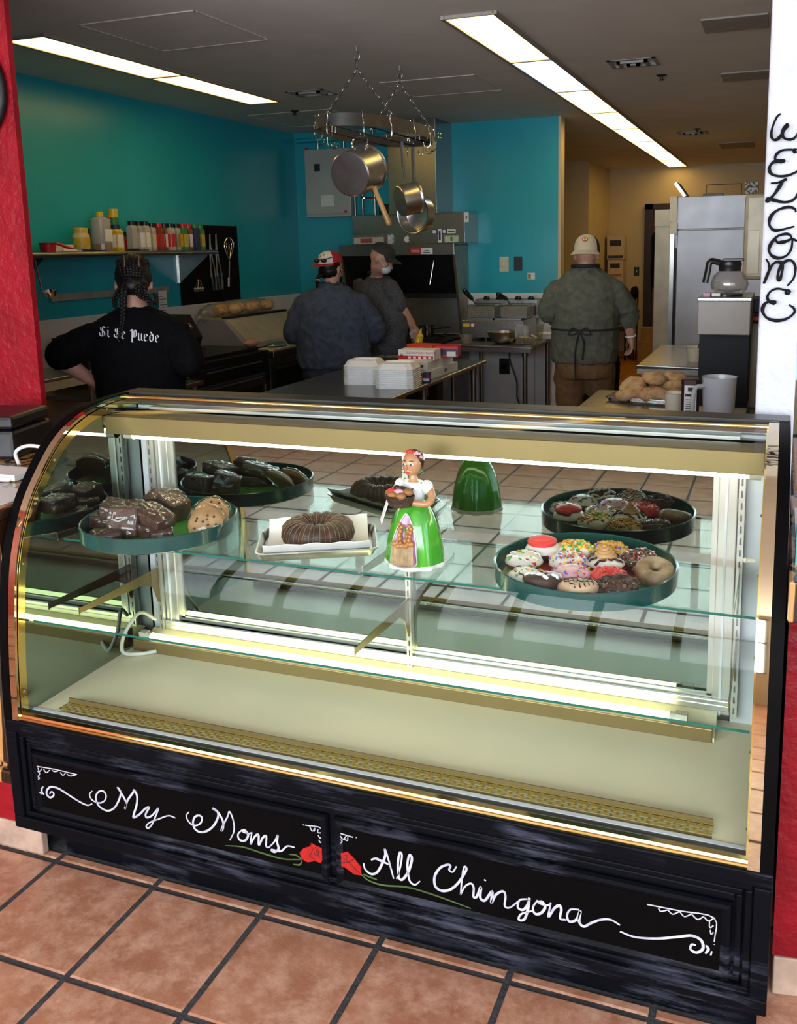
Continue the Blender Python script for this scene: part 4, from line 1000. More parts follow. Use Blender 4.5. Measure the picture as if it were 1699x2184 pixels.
# torso, arms, head
tb = MB(); tb.rings([[(rx*math.cos(2*PI*k/20), ry*math.sin(2*PI*k/20), z) for k in range(20)] for (z, rx, ry) in ((.163, .026, .024), (.180, .028, .024), (.200, .033, .026), (.212, .034, .024), (.220, .026, .018))])
for s in (-1, 1): tb.ell((s*.036, 0, .206), (.018, .018, .019), 12, 8)
tb.build('blouse', wh_g, fg, local=True, smooth=True)
fb = MB(); fb.rings([[(r*math.cos(2*PI*k/14), r*math.sin(2*PI*k/14)-.002, z) for k in range(14)] for (z, r) in ((.215, .020), (.222, .013), (.235, .0105), (.248, .011))])
fb.ell((-.002, -.004, .266), (.0255, .025, .031), 18, 12); fb.ell((-.003, -.015, .250), (.015, .012, .012), 12, 8); fb.ell((-.006, -.0295, .262), (.0035, .0045, .006), 8, 6)
for s in (-1, 1):
    fb.tube(smooth_path([(s*.046, .0, .200), (s*.055, -.012, .182), (s*.048, -.034, .172), (s*.026 - .012, -.048, .176)]), [.011]*6+[.010]*6+[.008]*7, 10, round_end=True)
    hx = s*.026-.012
    for k in range(4): fb.tube([(hx-s*.002, -.048, .171+k*.005), (hx-s*.014, -.056, .170+k*.005)], .0032, 6, round_end=True)
fb.build('body', flesh, fg, local=True, smooth=True)
hb = MB(); hb.ell((0, .006, .275), (.0275, .0235, .027), 16, 10); hb.ell((.004, .024, .264), (.016, .013, .018), 12, 8); hb.build('hair', icing['choc'], fg, local=True, smooth=True)
for nm, m, bs in (('eye', wh_g, [((-.0135, -.0260, .269), (.0058, .0025, .0036)), ((.0065, -.0268, .269), (.0060, .0025, .0038))]), ('iris', navy_p, [((-.0138, -.0282, .269), (.0029, .001, .0032)), ((.0062, -.0290, .269), (.0030, .001, .0034))]),
                  ('lips', icing['red'], [((-.004, -.0275, .2485), (.0052, .0025, .0022)), ((-.004, -.0265, .2455), (.0042, .0025, .002))])):
    b = MB()
    for c, r in bs: b.ell(c, r, 10, 6)
    b.build(nm, m, fg, local=True, smooth=True)
b = MB()
for c in ((-.0135, -.0262, .2765), (.0065, -.0268, .2772)): b.tube([(c[0]-.006, c[1], c[2]-.001), (c[0], c[1]-.001, c[2]+.002), (c[0]+.006, c[1]+.001, c[2])], .0009, 5)
b.build('eyebrow', blackm, fg, local=True)
for (c, r, m) in (((-.004, -.006, .299), .013, icing['red']), ((.013, -.004, .295), .012, icing['pink']), ((-.016, .0, .294), .010, spr[4]), ((.022, .0, .285), .010, icing['pink'])):
    b = MB(); b.ell(c, (r*.5, r*.5, r*.45), 8, 6)
    for k in range(6): a = 2*PI*k/6; b.ell((c[0]+r*.6*math.cos(a), c[1]+r*.35*math.sin(a), c[2]-.001), (r*.42, r*.36, r*.3), 8, 5)
    b.build('hair_flower', m, fg, local=True, smooth=True)
for s in (-1, 1): MB().torus((s*.026, -.006, .246), .004, .0012, 12, 6, Matrix.Rotation(PI/2, 3, 'X')).build('earring', grn_p, fg, local=True)
b = MB(); b.tube([(-.022, -.010, .217), (-.010, -.022, .206), (.004, -.025, .203), (.018, -.018, .209), (.026, -.006, .219)], .0022, 6); b.build('blouse_trim', choc_d, fg, local=True, smooth=True)
bk = MB(); bk.lathe([(.030, .168), (.036, .185), (.040, .196), (.036, .197), (.034, .188)], (-.012, -.058, 0), 24, cap=True, sy=.75); bk.build('basket', mat('basket_brown', (.06, .025, .012), .5, var=.3, scale=90, bump=.6, bscale=150), fg, local=True, smooth=True)
for k, (x, y, z, r, m) in enumerate(((-.012, -.064, .205, .012, icing['pink']), (-.032, -.060, .204, .012, icing['red']), (.010, -.058, .205, .013, dough), (-.024, -.074, .199, .012, dough), (.0, -.078, .199, .012, dough), (-.042, -.055, .199, .011, dough), (-.012, -.046, .208, .012, choc_d), (-.02, -.056, .214, .009, choc_d))):
    MB().ell((x, y, z), (r*1.2, r*.9, r*.75), 12, 8).build('bread_roll', m, fg, local=True, smooth=True)
MB().box((-.001, -.012, -.04), (.001, .012, .022), Matrix.Translation((-.052, -.062, .160)) @ Matrix.Rotation(.35, 4, 'Y') @ Matrix.Rotation(.6, 4, 'Z')).build('price_tag', paper, fg, local=True)
# ================================================================== kitchen furniture
def table(name, label, x0, y0, x1, y1, z, legs, shelf=None, lip=.035, cat='work table', splash=None, loc=None):
    t = thing(name, label, cat, ((x0+x1)/2, (y0+y1)/2, 0))
    r = .014
    prof = [(x0+r, z), (x0+.004, z-.004), (x0, z-r), (x0+.004, z-2*r+.004), (x0+r, z-2*r)]
    b = MB().box((x0+r, y0+r, z-.030), (x1-r, y1-r, z)); b.build('table_top', steel, t)
    e = MB(); e.tube([(x0+r, y0+r, z-r), (x1-r, y0+r, z-r), (x1-r, y1-r, z-r), (x0+r, y1-r, z-r)], r, 12, closed=True)
    e.build('rolled_edge', steel, t, smooth=True)
    MB().box((x0+.012, y0+.004, z-.058), (x1-.012, y0+.010, z-.024)).build('front_apron', steel, t)
    for (lx, ly) in legs:
        l = MB().cyl((lx, ly, .02), (lx, ly, z-.03), .021, n=14).build('leg', steel_d, t, smooth=True)
        MB().cyl((lx, ly, z-.10), (lx, ly, z-.03), .027, n=14).build('socket', steel, l, smooth=True); MB().lathe([(.012, .03), (.022, .015), (.02, 0)], (lx, ly, 0), 12, cap=True).build('foot', blackm, l, smooth=True)
    if shelf: MB().box((x0+.04, y0+.04, shelf), (x1-.04, y1-.04, shelf+.02)).build('undershelf', steel_d, t, bevel=.004)
    return t
IZ = .905
table('steel_island_table', 'long stainless steel work table with the stacked white clamshells', -1.00, 2.45, -.14, 4.72, IZ, [(-.93, 2.55), (-.22, 2.55), (-.93, 3.6), (-.22, 3.6), (-.22, 4.62), (-.95, 4.62)], .25)
table('steel_fryer_table', 'stainless steel table against the back wall carrying the fryer', -.80, 5.50, .0, 6.46, .93, [(-.72, 5.58), (-.08, 5.58), (-.08, 6.38), (-.72, 6.38)])
table('steel_prep_counter', 'stainless steel counter behind the case with the tray of fry bread', .955, .85, 1.84, 3.32, .93, [(1.02, .92), (1.78, .92), (1.02, 3.24), (1.78, 3.24)], .3)
table('steel_side_table', 'stainless steel table in front of the refrigerator', .975, 4.62, 1.84, 6.05, .905, [(1.04, 4.7), (1.78, 4.7), (1.04, 5.97), (1.78, 5.97)], .3)
MB().box((1.83, 4.62, .90), (1.845, 6.05, 1.0)).build('backsplash', steel, bpy.data.objects['steel_side_table'])

# ---- foam clamshells : two stacks of nested lids
def clam_stack(x, y, label, n=10, w=.235, rz=0.0):
    for i in range(n):
        z = IZ+i*.0125
        t = thing('clamshell_box', '%s, %s' % (label, 'topmost of its stack' if i == n-1 else 'nested under the top one'), 'food container', (x, y, z), rz+random.uniform(-.01, .01), 'foam clamshells on the island')
        r = []
        def sq(s, z, c=.03):
            a = s/2; return [(a-c, -a, z), (a, -a+c, z), (a, a-c, z), (a-c, a, z), (-a+c, a, z), (-a, a-c, z), (-a, -a+c, z), (-a+c, -a, z)]
        h = .038
        if i < n-1: rr = [sq(w, .0), sq(w, .003), sq(w-.012, .0035), sq(w-.012, .012), sq(w-.02, .012), sq(w-.02, 0)]
        else: rr = [sq(w, .0), sq(w, .004), sq(w-.012, .005), sq(w-.05, h), sq(w-.075, h), sq(w-.085, h-.012), sq(w-.1, h-.012)]
        MB().rings(rr).build('lid' if i == n-1 else 'shell', foam, t, local=True, bevel=.0015)
cl1 = at(738, 822, 'Z', IZ); cl2 = at(835, 826, 'Z', IZ)
clam_stack(-.545, 3.42, 'white foam clamshell in the stack beside the navy shirted cook', 10, .235, .12)
clam_stack(-.275, 3.32, 'white foam clamshell in the stack next to the glove boxes', 10, .245, .10)

# ---- glove boxes and film boxes
def textmesh(body, size, M, m, parent, name='print', font_bold=False):
    cu = bpy.data.curves.new('txt', 'FONT'); cu.body = body; cu.size = size; cu.extrude = .0004; cu.align_x = 'LEFT'
    o = bpy.data.objects.new('txt', cu); COL.objects.link(o); dg = bpy.context.evaluated_depsgraph_get()
    me = bpy.data.meshes.new_from_object(o.evaluated_get(dg)); bpy.data.objects.remove(o)
    me.transform(M); q = bpy.data.objects.new(name, me); COL.objects.link(q); me.materials.clear(); me.materials.append(m)
    q.parent = parent; WM[q] = WM[parent]; return q
RX = Matrix.Rotation(PI/2, 4, 'X')
def carton(name, label, c, d, rz, m, group=None, cat='box'):
    t = thing(name, label, cat, c, rz, group); MB().box((-d[0]/2, -d[1]/2, 0), (d[0]/2, d[1]/2, d[2])).build('carton', m, t, local=True, bevel=.002); return t
t = carton('film_box', 'long white film carton at the bottom beside the clamshells', (-.235, 3.86, IZ), (.12, .50, .060), -.05, paper, 'cartons on the island')
textmesh('FILM', .03, Matrix.Translation((.061, .0, .02)) @ Matrix.Rotation(PI/2, 4, 'Z') @ RX, navy_p, t)
t = carton('film_box', 'white film carton stacked on the bottom film carton', (-.25, 3.84, IZ+.061), (.12, .46, .055), -.02, paper, 'cartons on the island')
MB().box((-.02, -.2308, .02), (.03, -.2302, .035)).build('print', blackm, t, local=True)
t = carton('glove_box', 'white and red carton printed ECONO POLY GLOVES', (-.30, 3.74, IZ+.117), (.25, .13, .068), .02, paper, 'cartons on the island')
MB().box((-.126, -.0662, .008), (.118, -.0648, .030)).build('red_band', red_p, t, local=True)
textmesh('ECONO POLY GLOVES', .020, Matrix.Translation((-.065, -.0655, .042)) @ RX, red_p, t)
for k in range(5): MB().box((-.055+k*.035, -.067, .012), (-.035+k*.035, -.0658, .026)).build('icon', paper, t, local=True)
b = MB()
for k in range(5): a = -.6+.3*k; b.ribbon([Vector((-.10, -.066, .012)), Vector((-.10+.02*math.sin(a), -.066, .012+.03*math.cos(a)))], .004, (0, -1, 0), .0006)
b.build('hand_print', rosem, t, local=True)
t = carton('glove_box', 'red and navy carton behind the white glove carton', (-.225, 3.92, IZ+.117), (.27, .14, .075), .18, red_p, 'cartons on the island')
MB().box((-.05, -.0712, .02), (.136, -.0695, .055)).build('navy_band', navy_p, t, local=True); MB().box((.06, -.0725, .008), (.12, -.0710, .04)).build('barcode', paper, t, local=True)
t = carton('glove_box', 'orange red carton lying on top of the film cartons', (-.33, 3.90, IZ+.117), (.2, .12, .085), -.2, mat('orange_red_print', (.62, .06, .02), .45), 'cartons on the island')
for k, (x, y) in enumerate(((-.20, 3.46), (-.165, 3.52))):
    t = carton('label_roll_box', 'small navy and white carton %s' % ('touching the clamshell stack' if k == 0 else 'beside the film carton'), (x, y, IZ), (.045, .04, .065), .1, navy_p, 'small cartons on the island')
    MB().box((-.02, -.0212, .01), (.02, -.0198, .028)).build('print', paper, t, local=True); MB().box((.0218, -.015, .02), (.0232, .015, .05)).build('print', red_p, t, local=True)

# ---- fryer with two baskets
t = thing('countertop_fryer', 'stainless steel double countertop fryer', 'fryer', (-.45, 6.05, .93))
MB().box((-.735, 5.86, .955), (-.17, 6.30, 1.11)).build('body', steel, t, bevel=.006)
MB().box((-.70, 5.90, 1.10), (-.20, 6.24, 1.125)).box((-.46, 5.90, 1.10), (-.44, 6.24, 1.13)).build('basin_rim', steel_d, t)
MB().box((-.735, 6.25, 1.10), (-.14, 6.42, 1.27)).build('control_box', steel_d, t, bevel=.004)
for i in range(4): MB().cyl((-.66+.14*i, 5.9, .93), (-.66+.14*i, 5.9, .956), .015, n=10).build('foot', blackm, t)
MB().box((-.72, 5.855, 1.05), (-.66, 5.861, 1.08)).build('yellow_label', yel_p, t)
MB().cyl((-.63, 5.861, 1.065), (-.63, 5.855, 1.065), .020, n=20).build('warning_label', red_p, t); MB().cyl((-.63, 5.856, 1.065), (-.63, 5.853, 1.065), .015, n=20).build('warning_label_centre', paper, t)
for i, x0 in enumerate((-.70, -.40)):
    k = thing('fry_basket', 'wire fry basket with black handle %s' % ('nearer the hood' if i == 0 else 'nearer the walking cook'), 'fry basket', (x0+.12, 6.05, 1.12), 0, 'baskets on the fryer')
    bx = MB(); x1 = x0+.25; y0, y1, z0, z1 = 5.93, 6.18, 1.125, 1.235
    for (a, b) in (((x0, y0), (x1, y0)), ((x1, y0), (x1, y1)), ((x1, y1), (x0, y1)), ((x0, y1), (x0, y0))):
        for z in (z0, z1): bx.tube([(*a, z), (*b, z)], .003, 6)
        for q in range(14): f = q/13; x = a[0]+(b[0]-a[0])*f; y = a[1]+(b[1]-a[1])*f; bx.tube([(x, y, z0), (x, y, z1)], .0012, 4)
        for q in range(1, 7): z = z0+(z1-z0)*q/7; bx.tube([(*a, z), (*b, z)], .0012, 4)
    bx.build('wire_basket', steel, k, kind='stuff')
    MB().box((x0+.012, y0+.012, z0), (x1-.012, y1-.012, z0+.012)).build('basket_floor', steel_d, k)
    MB().box((x0+.004, y0+.004, z0+.012), (x1-.004, y1-.004, z0+.095)).build('mesh_wall', basket_m, k)
    MB().tube([(x0+.08+i*.02, 5.94, 1.235), (x0+.07+i*.01, 5.80, 1.32)], .006, 8).build('handle_rod', steel, k)
    MB().tube([(x0+.073+i*.01, 5.83, 1.30), (x0+.055, 5.70, 1.375-.03*i)], [.019, .022], 10, round_end=True).build('grip', blackm, k, smooth=True)
    for q in range(2): kb = MB().lathe([(.03, 0), (.032, .012), (.018, .03), (.002, .032)], (x0+.08+q*.12, 6.24, 1.27), 14, cap=True).build('knob', blackm, t, smooth=True)
bc = at(1068, 728, 'Z', .935)
t = thing('mixing_bowl', 'stainless steel mixing bowl on the fryer table', 'bowl', (-.30, 5.64, .93))
MB().lathe([(.05, 0), (.085, .018), (.115, .06), (.125, .10), (.131, .102), (.129, .098), (.118, .06), (.085, .022), (.004, .006)], (-.295, 5.65, .93), 36, cap=True).build('bowl', alum, t, smooth=True)
def food_pan(label, x, y, z, w, d, h, m, name='food_container'):
    t = thing(name, label, 'food container', (x, y, z))
    def rr(s, zz): return [(x-w/2*s, y-d/2*s, z+zz), (x+w/2*s, y-d/2*s, z+zz), (x+w/2*s, y+d/2*s, z+zz), (x-w/2*s, y+d/2*s, z+zz)]
    MB().rings([rr(.84, 0), rr(.97, h-.01), rr(1.06, h-.01), rr(1.06, h), rr(.95, h), rr(.82, .006), rr(.2, .006)]).build('container', m, t, bevel=.004)
    return t
t = food_pan('clear square container of sliced potatoes on the fryer table', -.065, 5.66, .93, .21, .24, .165, plastic_c)
pot = mat('potato_slice', (.60, .48, .20), .6, var=.1)
for k in range(12):
    M = Matrix.Translation((-.13+.12*random.random(), 5.58+.15*random.random(), .955+.05*random.random())) @ Matrix.Rotation(random.uniform(-1.2, 1.2), 4, 'Y') @ Matrix.Rotation(random.uniform(0, 3), 4, 'Z')
    b = MB(); b.lathe([(.030, -.004), (.034, 0), (.030, .004)], (0, 0, 0), 12, cap=True); b.v = [M @ v for v in b.v]; b.build('potato_slice', pot, t, smooth=True)
t = thing('deli_cup', 'small clear deli cup of sauce on the fryer table', 'cup', (-.60, 5.60, .93))
MB().lathe([(.045, 0), (.060, .075), (.063, .076), (.058, .072), (.043, .004)], (-.60, 5.60, .93), 24, cap=True).build('cup', plastic_c, t, smooth=True); MB().lathe([(.043, .004), (.052, .045), (.002, .046)], (-.60, 5.60, .93), 20, cap=True).build('sauce', mat('tan_sauce', (.40, .25, .16), .5), t)
t = food_pan('small white tray at the wall end of the fryer table', -.03, 6.15, .93, .12, .16, .05, foam)
# black outlet box + cord under the table
t = thing('power_outlet', 'black electrical box on the wall under the fryer table', 'outlet', (-.52, 6.48, .55))
MB().box((-.57, 6.46, .55), (-.47, 6.487, .70)).build('box', blackm, t, bevel=.004); MB().box((-.545, 6.455, .60), (-.495, 6.461, .65)).build('socket', blackmatte, t)
tag(MB().tube(smooth_path([(-.45, 6.40, .90), (-.44, 6.38, .70), (-.37, 6.36, .5), (-.36, 6.34, .35), (-.30, 6.30, .25), (-.25, 6.2, .18)]), .007, 8).build('extension_cord', blackm, smooth=True), 'black extension cord hanging below the fryer table', 'cord')
# steam pans stored upside down below
for (x, y, w, l) in ((-.25, 6.12, .42, 'large upturned steel pan under the fryer table'), (-.42, 5.80, .22, 'small upturned steel pan under the fryer table')):
    t = thing('steam_pan', l, 'steam pan', (x, y, 0))
    def rr(s, zz, c=.04):
        a, b = w/2*s, .16*s; return [(x+a-c, y-b, zz), (x+a, y-b+c, zz), (x+a, y+b-c, zz), (x+a-c, y+b, zz), (x-a+c, y+b, zz), (x-a, y+b-c, zz), (x-a, y-b+c, zz), (x-a+c, y-b, zz)]
    MB().rings([rr(1.08, .0), rr(1.08, .012), rr(1.0, .014), rr(.92, .26), rr(.84, .275)]).build('pan', steel_d, t, bevel=.01)

# ---- hood, duct and range
t = thing('exhaust_hood', 'stainless steel wall exhaust hood with duct', 'exhaust hood', (-1.42, 6.25, 1.0))
MB().box((-1.49, 6.06, 2.05), (-1.026, 6.498, 2.876)).build('duct', steel, t, bevel=.002)
MB().box((-1.886, 6.10, 1.783), (-.777, 6.498, 2.052)).build('upper_box', steel, t, bevel=.003)
MB().box((-2.034, 6.098, 1.68), (-.878, 6.13, 1.783)).build('fascia', steel, t, bevel=.002)
MB().box((-2.034, 6.10, 1.765), (-.878, 6.49, 1.783)).build('canopy_top', steel, t)
for x in (-2.034, -.90): MB().prism([(6.10, 1.77), (6.495, 1.77), (6.495, .935), (6.29, .935)], 'X', x, x+.022).build('side_panel', mat('bronze_steel', (.30, .24, .17), .35, .9) if 'bronze_steel' not in MATS else MATS['bronze_steel'], t)
MB().box((-2.01, 6.44, 1.30), (-.90, 6.49, 1.77)).build('hood_interior', steel_d, t)
MB().prism([(6.15, 1.68), (6.17, 1.70), (6.42, 1.34), (6.40, 1.32)], 'X', -2.01, -.90).build('filter_bank', blackm, t)
for k in range(4): MB().prism([(6.148, 1.672), (6.156, 1.678), (6.395, 1.335), (6.387, 1.329)], 'X', -2.0+k*.275, -1.99+k*.275).build('filter_divider', steel_d, t)
MB().box((-2.01, 6.28, 1.28), (-.90, 6.44, 1.32)).build('grease_trough', iron, t)
MB().box((-2.01, 6.47, .93), (-.90, 6.492, 1.30)).build('backsplash', steel_d, t)
MB().cyl((-1.10, 6.16, 1.62), (-1.13, 6.13, 1.42), .006, n=8).ell((-1.10, 6.16, 1.625), (.012, .012, .012), 8, 6).ell((-1.13, 6.13, 1.415), (.012, .012, .014), 8, 6).build('pull_rod', chrome, t, smooth=True)
# signs and stickers on the hood
t = thing('warning_sign', 'red and white safety sign on the hood fascia', 'sign', (-1.17, 6.095, 1.69))
MB().box((-1.305, 6.094, 1.690), (-1.20, 6.099, 1.745)).build('red_half', red_p, t); MB().box((-1.198, 6.094, 1.688), (-1.085, 6.099, 1.745)).build('white_half', paper, t)
b = MB()
for k in range(4): b.box((-1.295, 6.0925, 1.70+k*.011), (-1.21, 6.0945, 1.703+k*.011))
b.build('print', paper, t, kind='stuff')
MB().box((-1.165, 6.0925, 1.715), (-1.12, 6.0945, 1.722)).box((-1.175, 6.0925, 1.70), (-1.11, 6.0945, 1.706)).build('print', navy_p, t, kind='stuff')
def sticker(x0, z0, x1, z1, m, label, inner=None):
    t = thing('hood_sticker', label, 'sticker', ((x0+x1)/2, 6.098, z0), 0, 'stickers on the hood'); MB().box((x0, 6.095, z0), (x1, 6.1005, z1)).build('paper', m, t)
    if inner: MB().box((x0+inner[0], 6.093, z0+inner[1]), (x1-inner[0], 6.0955, z1-inner[1])).build('print', inner[2], t)
sticker(-1.09, 1.865, -1.035, 1.91, navy_p, 'navy bordered sticker on the hood box', (.010, .008, paper)); sticker(-1.03, 1.79, -.995, 1.91, paper, 'tall white sticker with a blue drop on the hood box', (.008, .02, navy_p))
sticker(-.99, 1.865, -.945, 1.91, navy_p, 'square navy sticker on the hood box', (.008, .008, paper)); sticker(-.94, 1.87, -.86, 1.905, paper, 'wide white sticker on the hood box', (.01, .012, navy_p))
sticker(-.965, 1.79, -.835, 1.85, mat('pale_green_print', (.55, .62, .40), .5), 'pale green sticker on the hood box', (.055, .012, grn_p))
sticker(-.776, 1.965, -.735, 2.05, paper, 'white tag hanging at the hood corner', (.014, .03, grn_p))
# fruit shaped white sticker
t = thing('hood_sticker', 'small white apple shaped sticker on the hood box', 'sticker', (-1.335, 6.098, 1.81), 0, 'stickers on the hood')
ap = [(.026*math.cos(a)*(1+.10*math.cos(2*a))+(-.012 if abs(a) < .35 else 0), .028*math.sin(a)*(1-.14*abs(math.cos(a))**6)) for a in [-PI+2*PI*k/28 for k in range(28)]]
MB().prism([(-1.335+p[0], 1.825+p[1]) for p in ap], 'Y', 6.096, 6.1005).build('apple', paper, t); MB().prism([(-1.335, 1.857), (-1.323, 1.872), (-1.328, 1.858)], 'Y', 6.096, 6.1005).build('apple_leaf', paper, t)
t = thing('document_tray', 'clear wall file tray with papers in front of the hood', 'file tray', (-1.72, 6.09, 1.79))
MB().box((-1.86, 6.03, 1.785), (-1.50, 6.035, 1.87)).box((-1.86, 6.03, 1.785), (-1.50, 6.095, 1.79)).box((-1.50, 6.03, 1.785), (-1.495, 6.095, 1.87)).build('tray', plastic_c, t); MB().box((-1.85, 6.05, 1.79), (-1.55, 6.075, 1.85)).build('papers', paper, t); MB().box((-1.78, 6.04, 1.80), (-1.66, 6.048, 1.84)).build('red_packet', red_p, t)
tag(MB().box((-1.66, 6.2, 2.052), (-1.54, 6.33, 2.15)).build('black_case', blackm, bevel=.012), 'small black case on top of the exhaust hood', 'case')
for x in (-2.01, -1.93, -1.80): tag(MB().cyl((x, 6.44, 2.05), (x, 6.44, 2.86), .013, n=10).build('conduit_pipe', steel, smooth=True), {-2.01: 'steel conduit pipe touching the grey electrical panel', -1.93: 'steel conduit pipe between the other two conduits', -1.80: 'steel conduit pipe nearest the exhaust duct'}[x], 'pipe', 'conduits beside the duct')
t = thing('electrical_panel', 'pale grey steel electrical panel on the teal back wall', 'electrical panel', (-2.28, 6.45, 2.06))
MB().box((-2.53, 6.42, 2.06), (-2.045, 6.498, 2.71)).build('cabinet', mat('panel_grey', (.46, .49, .46), .4, .3, var=.06, scale=4), t, bevel=.003)
MB().box((-2.525, 6.408, 2.094), (-2.05, 6.421, 2.705)).build('door', MATS['panel_grey'], t, bevel=.002); MB().box((-2.525, 6.408, 2.062), (-2.05, 6.421, 2.085)).build('lower_flange', MATS['panel_grey'], t, bevel=.002); MB().box((-2.36, 6.400, 2.16), (-2.22, 6.4085, 2.27)).build('latch', whitep, t, bevel=.003); MB().box((-2.34, 6.397, 2.20), (-2.24, 6.401, 2.23)).build('latch_window', paper, t)
MB().box((-2.42, 6.402, 2.50), (-2.36, 6.4085, 2.57)).build('label', blackm, t); MB().box((-2.11, 6.402, 2.097), (-2.085, 6.4085, 2.12)).build('red_seal', red_p, t); MB().box((-2.53, 6.43, 2.71), (-2.51, 6.45, 2.735)).build('red_seal', red_p, t)
for cx_ in (-2.40, -2.12): MB().tube([(cx_, 6.46, 2.71), (cx_, 6.46, 2.80)], .012, 8).build('conduit', steel, t)
t = thing('cooking_range', 'black and steel cooking range under the exhaust hood', 'range', (-1.45, 6.05, 0))
MB().box((-2.0, 5.72, .10), (-.86, 6.44, .88)).build('body', steel_d, t, bevel=.006); MB().box((-2.0, 5.70, .88), (-.86, 6.46, .925)).build('cooktop', iron, t)
MB().box((-1.95, 5.70, .25), (-.92, 5.722, .72)).build('oven_door', iron, t, bevel=.004); MB().tube([(-1.85, 5.67, .70), (-1.0, 5.67, .70)], .012, 8).build('door_handle', steel, t)
for i in range(6): MB().cyl((-1.9+i*.19, 5.72, .81), (-1.9+i*.19, 5.685, .81), .022).build('knob', blackm, t)
for i in range(3):
    for j in range(2):
        x, y = -1.78+i*.36, 5.9+j*.33; g = MB()
        g.torus((x, y, .935), .07, .006, 16, 6)
        for a in range(4): g.tube([(x, y, .94), (x+.14*math.cos(a*PI/2), y+.14*math.sin(a*PI/2), .94)], .006, 6)
        g.build('burner_grate', iron, t)
for (x, y, r, h, l) in ((-1.10, 5.95, .07, .10, 'shiny steel saucepan on the range'), (-1.32, 5.88, .055, .09, 'small steel pot on the range front')):
    k = thing('saucepan', l, 'saucepan', (x, y, .945)); MB().lathe([(r*.95, 0), (r, .01), (r, h), (r+.004, h), (r-.003, h), (r-.003, .008), (.002, .006)], (x, y, .945), 24, cap=True).build('pan', chrome, k, smooth=True); MB().tube([(x+r, y, .945+h*.8), (x+r+.14, y+.04, .945+h*.9)], .009, 8, round_end=True).build('handle', blackm, k, smooth=True)

# ---- line along the left wall
t = thing('flat_top_grill', 'black countertop grill with drawers along the teal wall', 'grill', (-2.25, 4.0, 0))
MB().box((-2.62, 3.52, .70), (-1.95, 4.60, .955)).build('body', iron, t, bevel=.004); MB().box((-2.60, 3.56, .955), (-2.02, 4.56, .985)).build('griddle_plate', blackm, t, bevel=.004)
for k, z in enumerate((.86, .74)): d = MB().box((-1.965, 3.62, z-.05), (-1.94, 4.52, z+.045)).build('drawer', steel_d if k else iron, t, bevel=.004); MB().tube([(-1.925, 3.70, z+.02), (-1.925, 4.44, z+.02)], .008, 8).build('handle', steel, d)
MB().box((-2.62, 3.52, .50), (-1.93, 4.60, .52)).build('shelf', steel_d, t)
for (x, y) in ((-2.58, 3.56), (-1.98, 3.56), (-2.58, 4.56), (-1.98, 4.56)): MB().cyl((x, y, 0), (x, y, .70), .02, n=10).build('leg', steel_d, t)
MB().box((-1.948, 3.50, .72), (-1.935, 3.515, .95)).build('edge_trim', chrome, t)
t = thing('sandwich_press', 'dark countertop press with round dials beside the wall', 'sandwich press', (-2.42, 3.95, .985))
MB().prism([(-2.62, 1.00), (-2.30, 1.00), (-2.26, 1.10), (-2.36, 1.27), (-2.62, 1.27)], 'Y', 3.70, 4.16).build('body', iron, t, bevel=.006)
for y in (3.80, 3.93, 4.05): MB().lathe([(.028, 0), (.026, .014), (.014, .022), (.002, .022)], (0, 0, 0), 18, Matrix.Rotation(1.05, 3, 'Y'), cap=True).build('dial', steel, t, local=True, smooth=True).location = Vector((-2.305, y, 1.185))-t.location
MB().box((-2.5, 3.72, .99), (-2.2, 4.10, 1.03)).build('lower_plate', steel_d, t); MB().tube([(-2.25, 3.75, 1.05), (-2.12, 3.80, 1.20)], .010, 8).build('lever', chrome, t)
t = thing('prep_refrigerator', 'stainless steel sandwich prep table with sloping lid', 'prep table', (-2.28, 5.05, 0))
MB().box((-2.64, 4.66, .10), (-1.98, 5.66, .88)).build('cabinet', steel_d, t, bevel=.004); MB().box((-2.64, 4.66, .88), (-1.94, 5.66, .935)).build('top', steel, t, bevel=.006)
for k in range(2): d = MB().box((-1.985, 4.70+k*.47, .16), (-1.955, 5.14+k*.47, .82)).build('door', iron, t, bevel=.004); MB().box((-1.958, 4.74+k*.47, .78), (-1.935, 5.10+k*.47, .80)).build('handle', steel, d)
MB().prism([(-2.62, .935), (-2.14, .955), (-2.14, 1.0), (-2.36, 1.20), (-2.62, 1.20)], 'Y', 4.64, 5.62).build('lid', galv, t, bevel=.004); MB().box((-2.40, 4.64, 1.195), (-2.35, 5.62, 1.212)).build('lid_edge', blackm, t)
MB().prism([(-2.62, .95), (-2.16, .96), (-2.38, 1.19), (-2.62, 1.19)], 'Y', 4.622, 4.638).build('lid_side', fridgem, t)
tag(MB().box((-2.12, 4.68, .935), (-1.95, 5.6, .95)).build('cutting_board', mat('cream_board', (.58, .54, .36), .5, var=.05), bevel=.003), 'cream cutting board along the prep table edge', 'cutting board')
fo = mat('foil', (.62, .63, .63), .22, 1.0, var=.1, bump=.8, bscale=50)
t = thing('foil_packet', 'crumpled foil packet on the cream cutting board', 'foil packet', (-2.04, 4.86, .95))
o = MB().ell((-2.04, 4.90, .968), (.06, .13, .018), 20, 10).build('foil', fo, t, smooth=1.0); crinkle(o, 3, .008, 40)
MB().box((-2.09, 4.80, .975), (-2.0, 4.96, .986)).build('green_label', grn_p, t, bevel=.003)
t = thing('oven_glove', 'pink folded towel on the grill edge', 'towel', (-2.05, 4.50, .985)); o = MB().ell((-2.06, 4.52, 1.015), (.05, .07, .03), 16, 8).build('towel', mat('pink_towel', (.46, .28, .26), .8), t, smooth=True); crinkle(o, 5, .008, 30)
t = thing('bread_bag', 'clear plastic bag of round bread rolls above the prep table', 'bread bag', (-2.5, 5.0, 1.20))
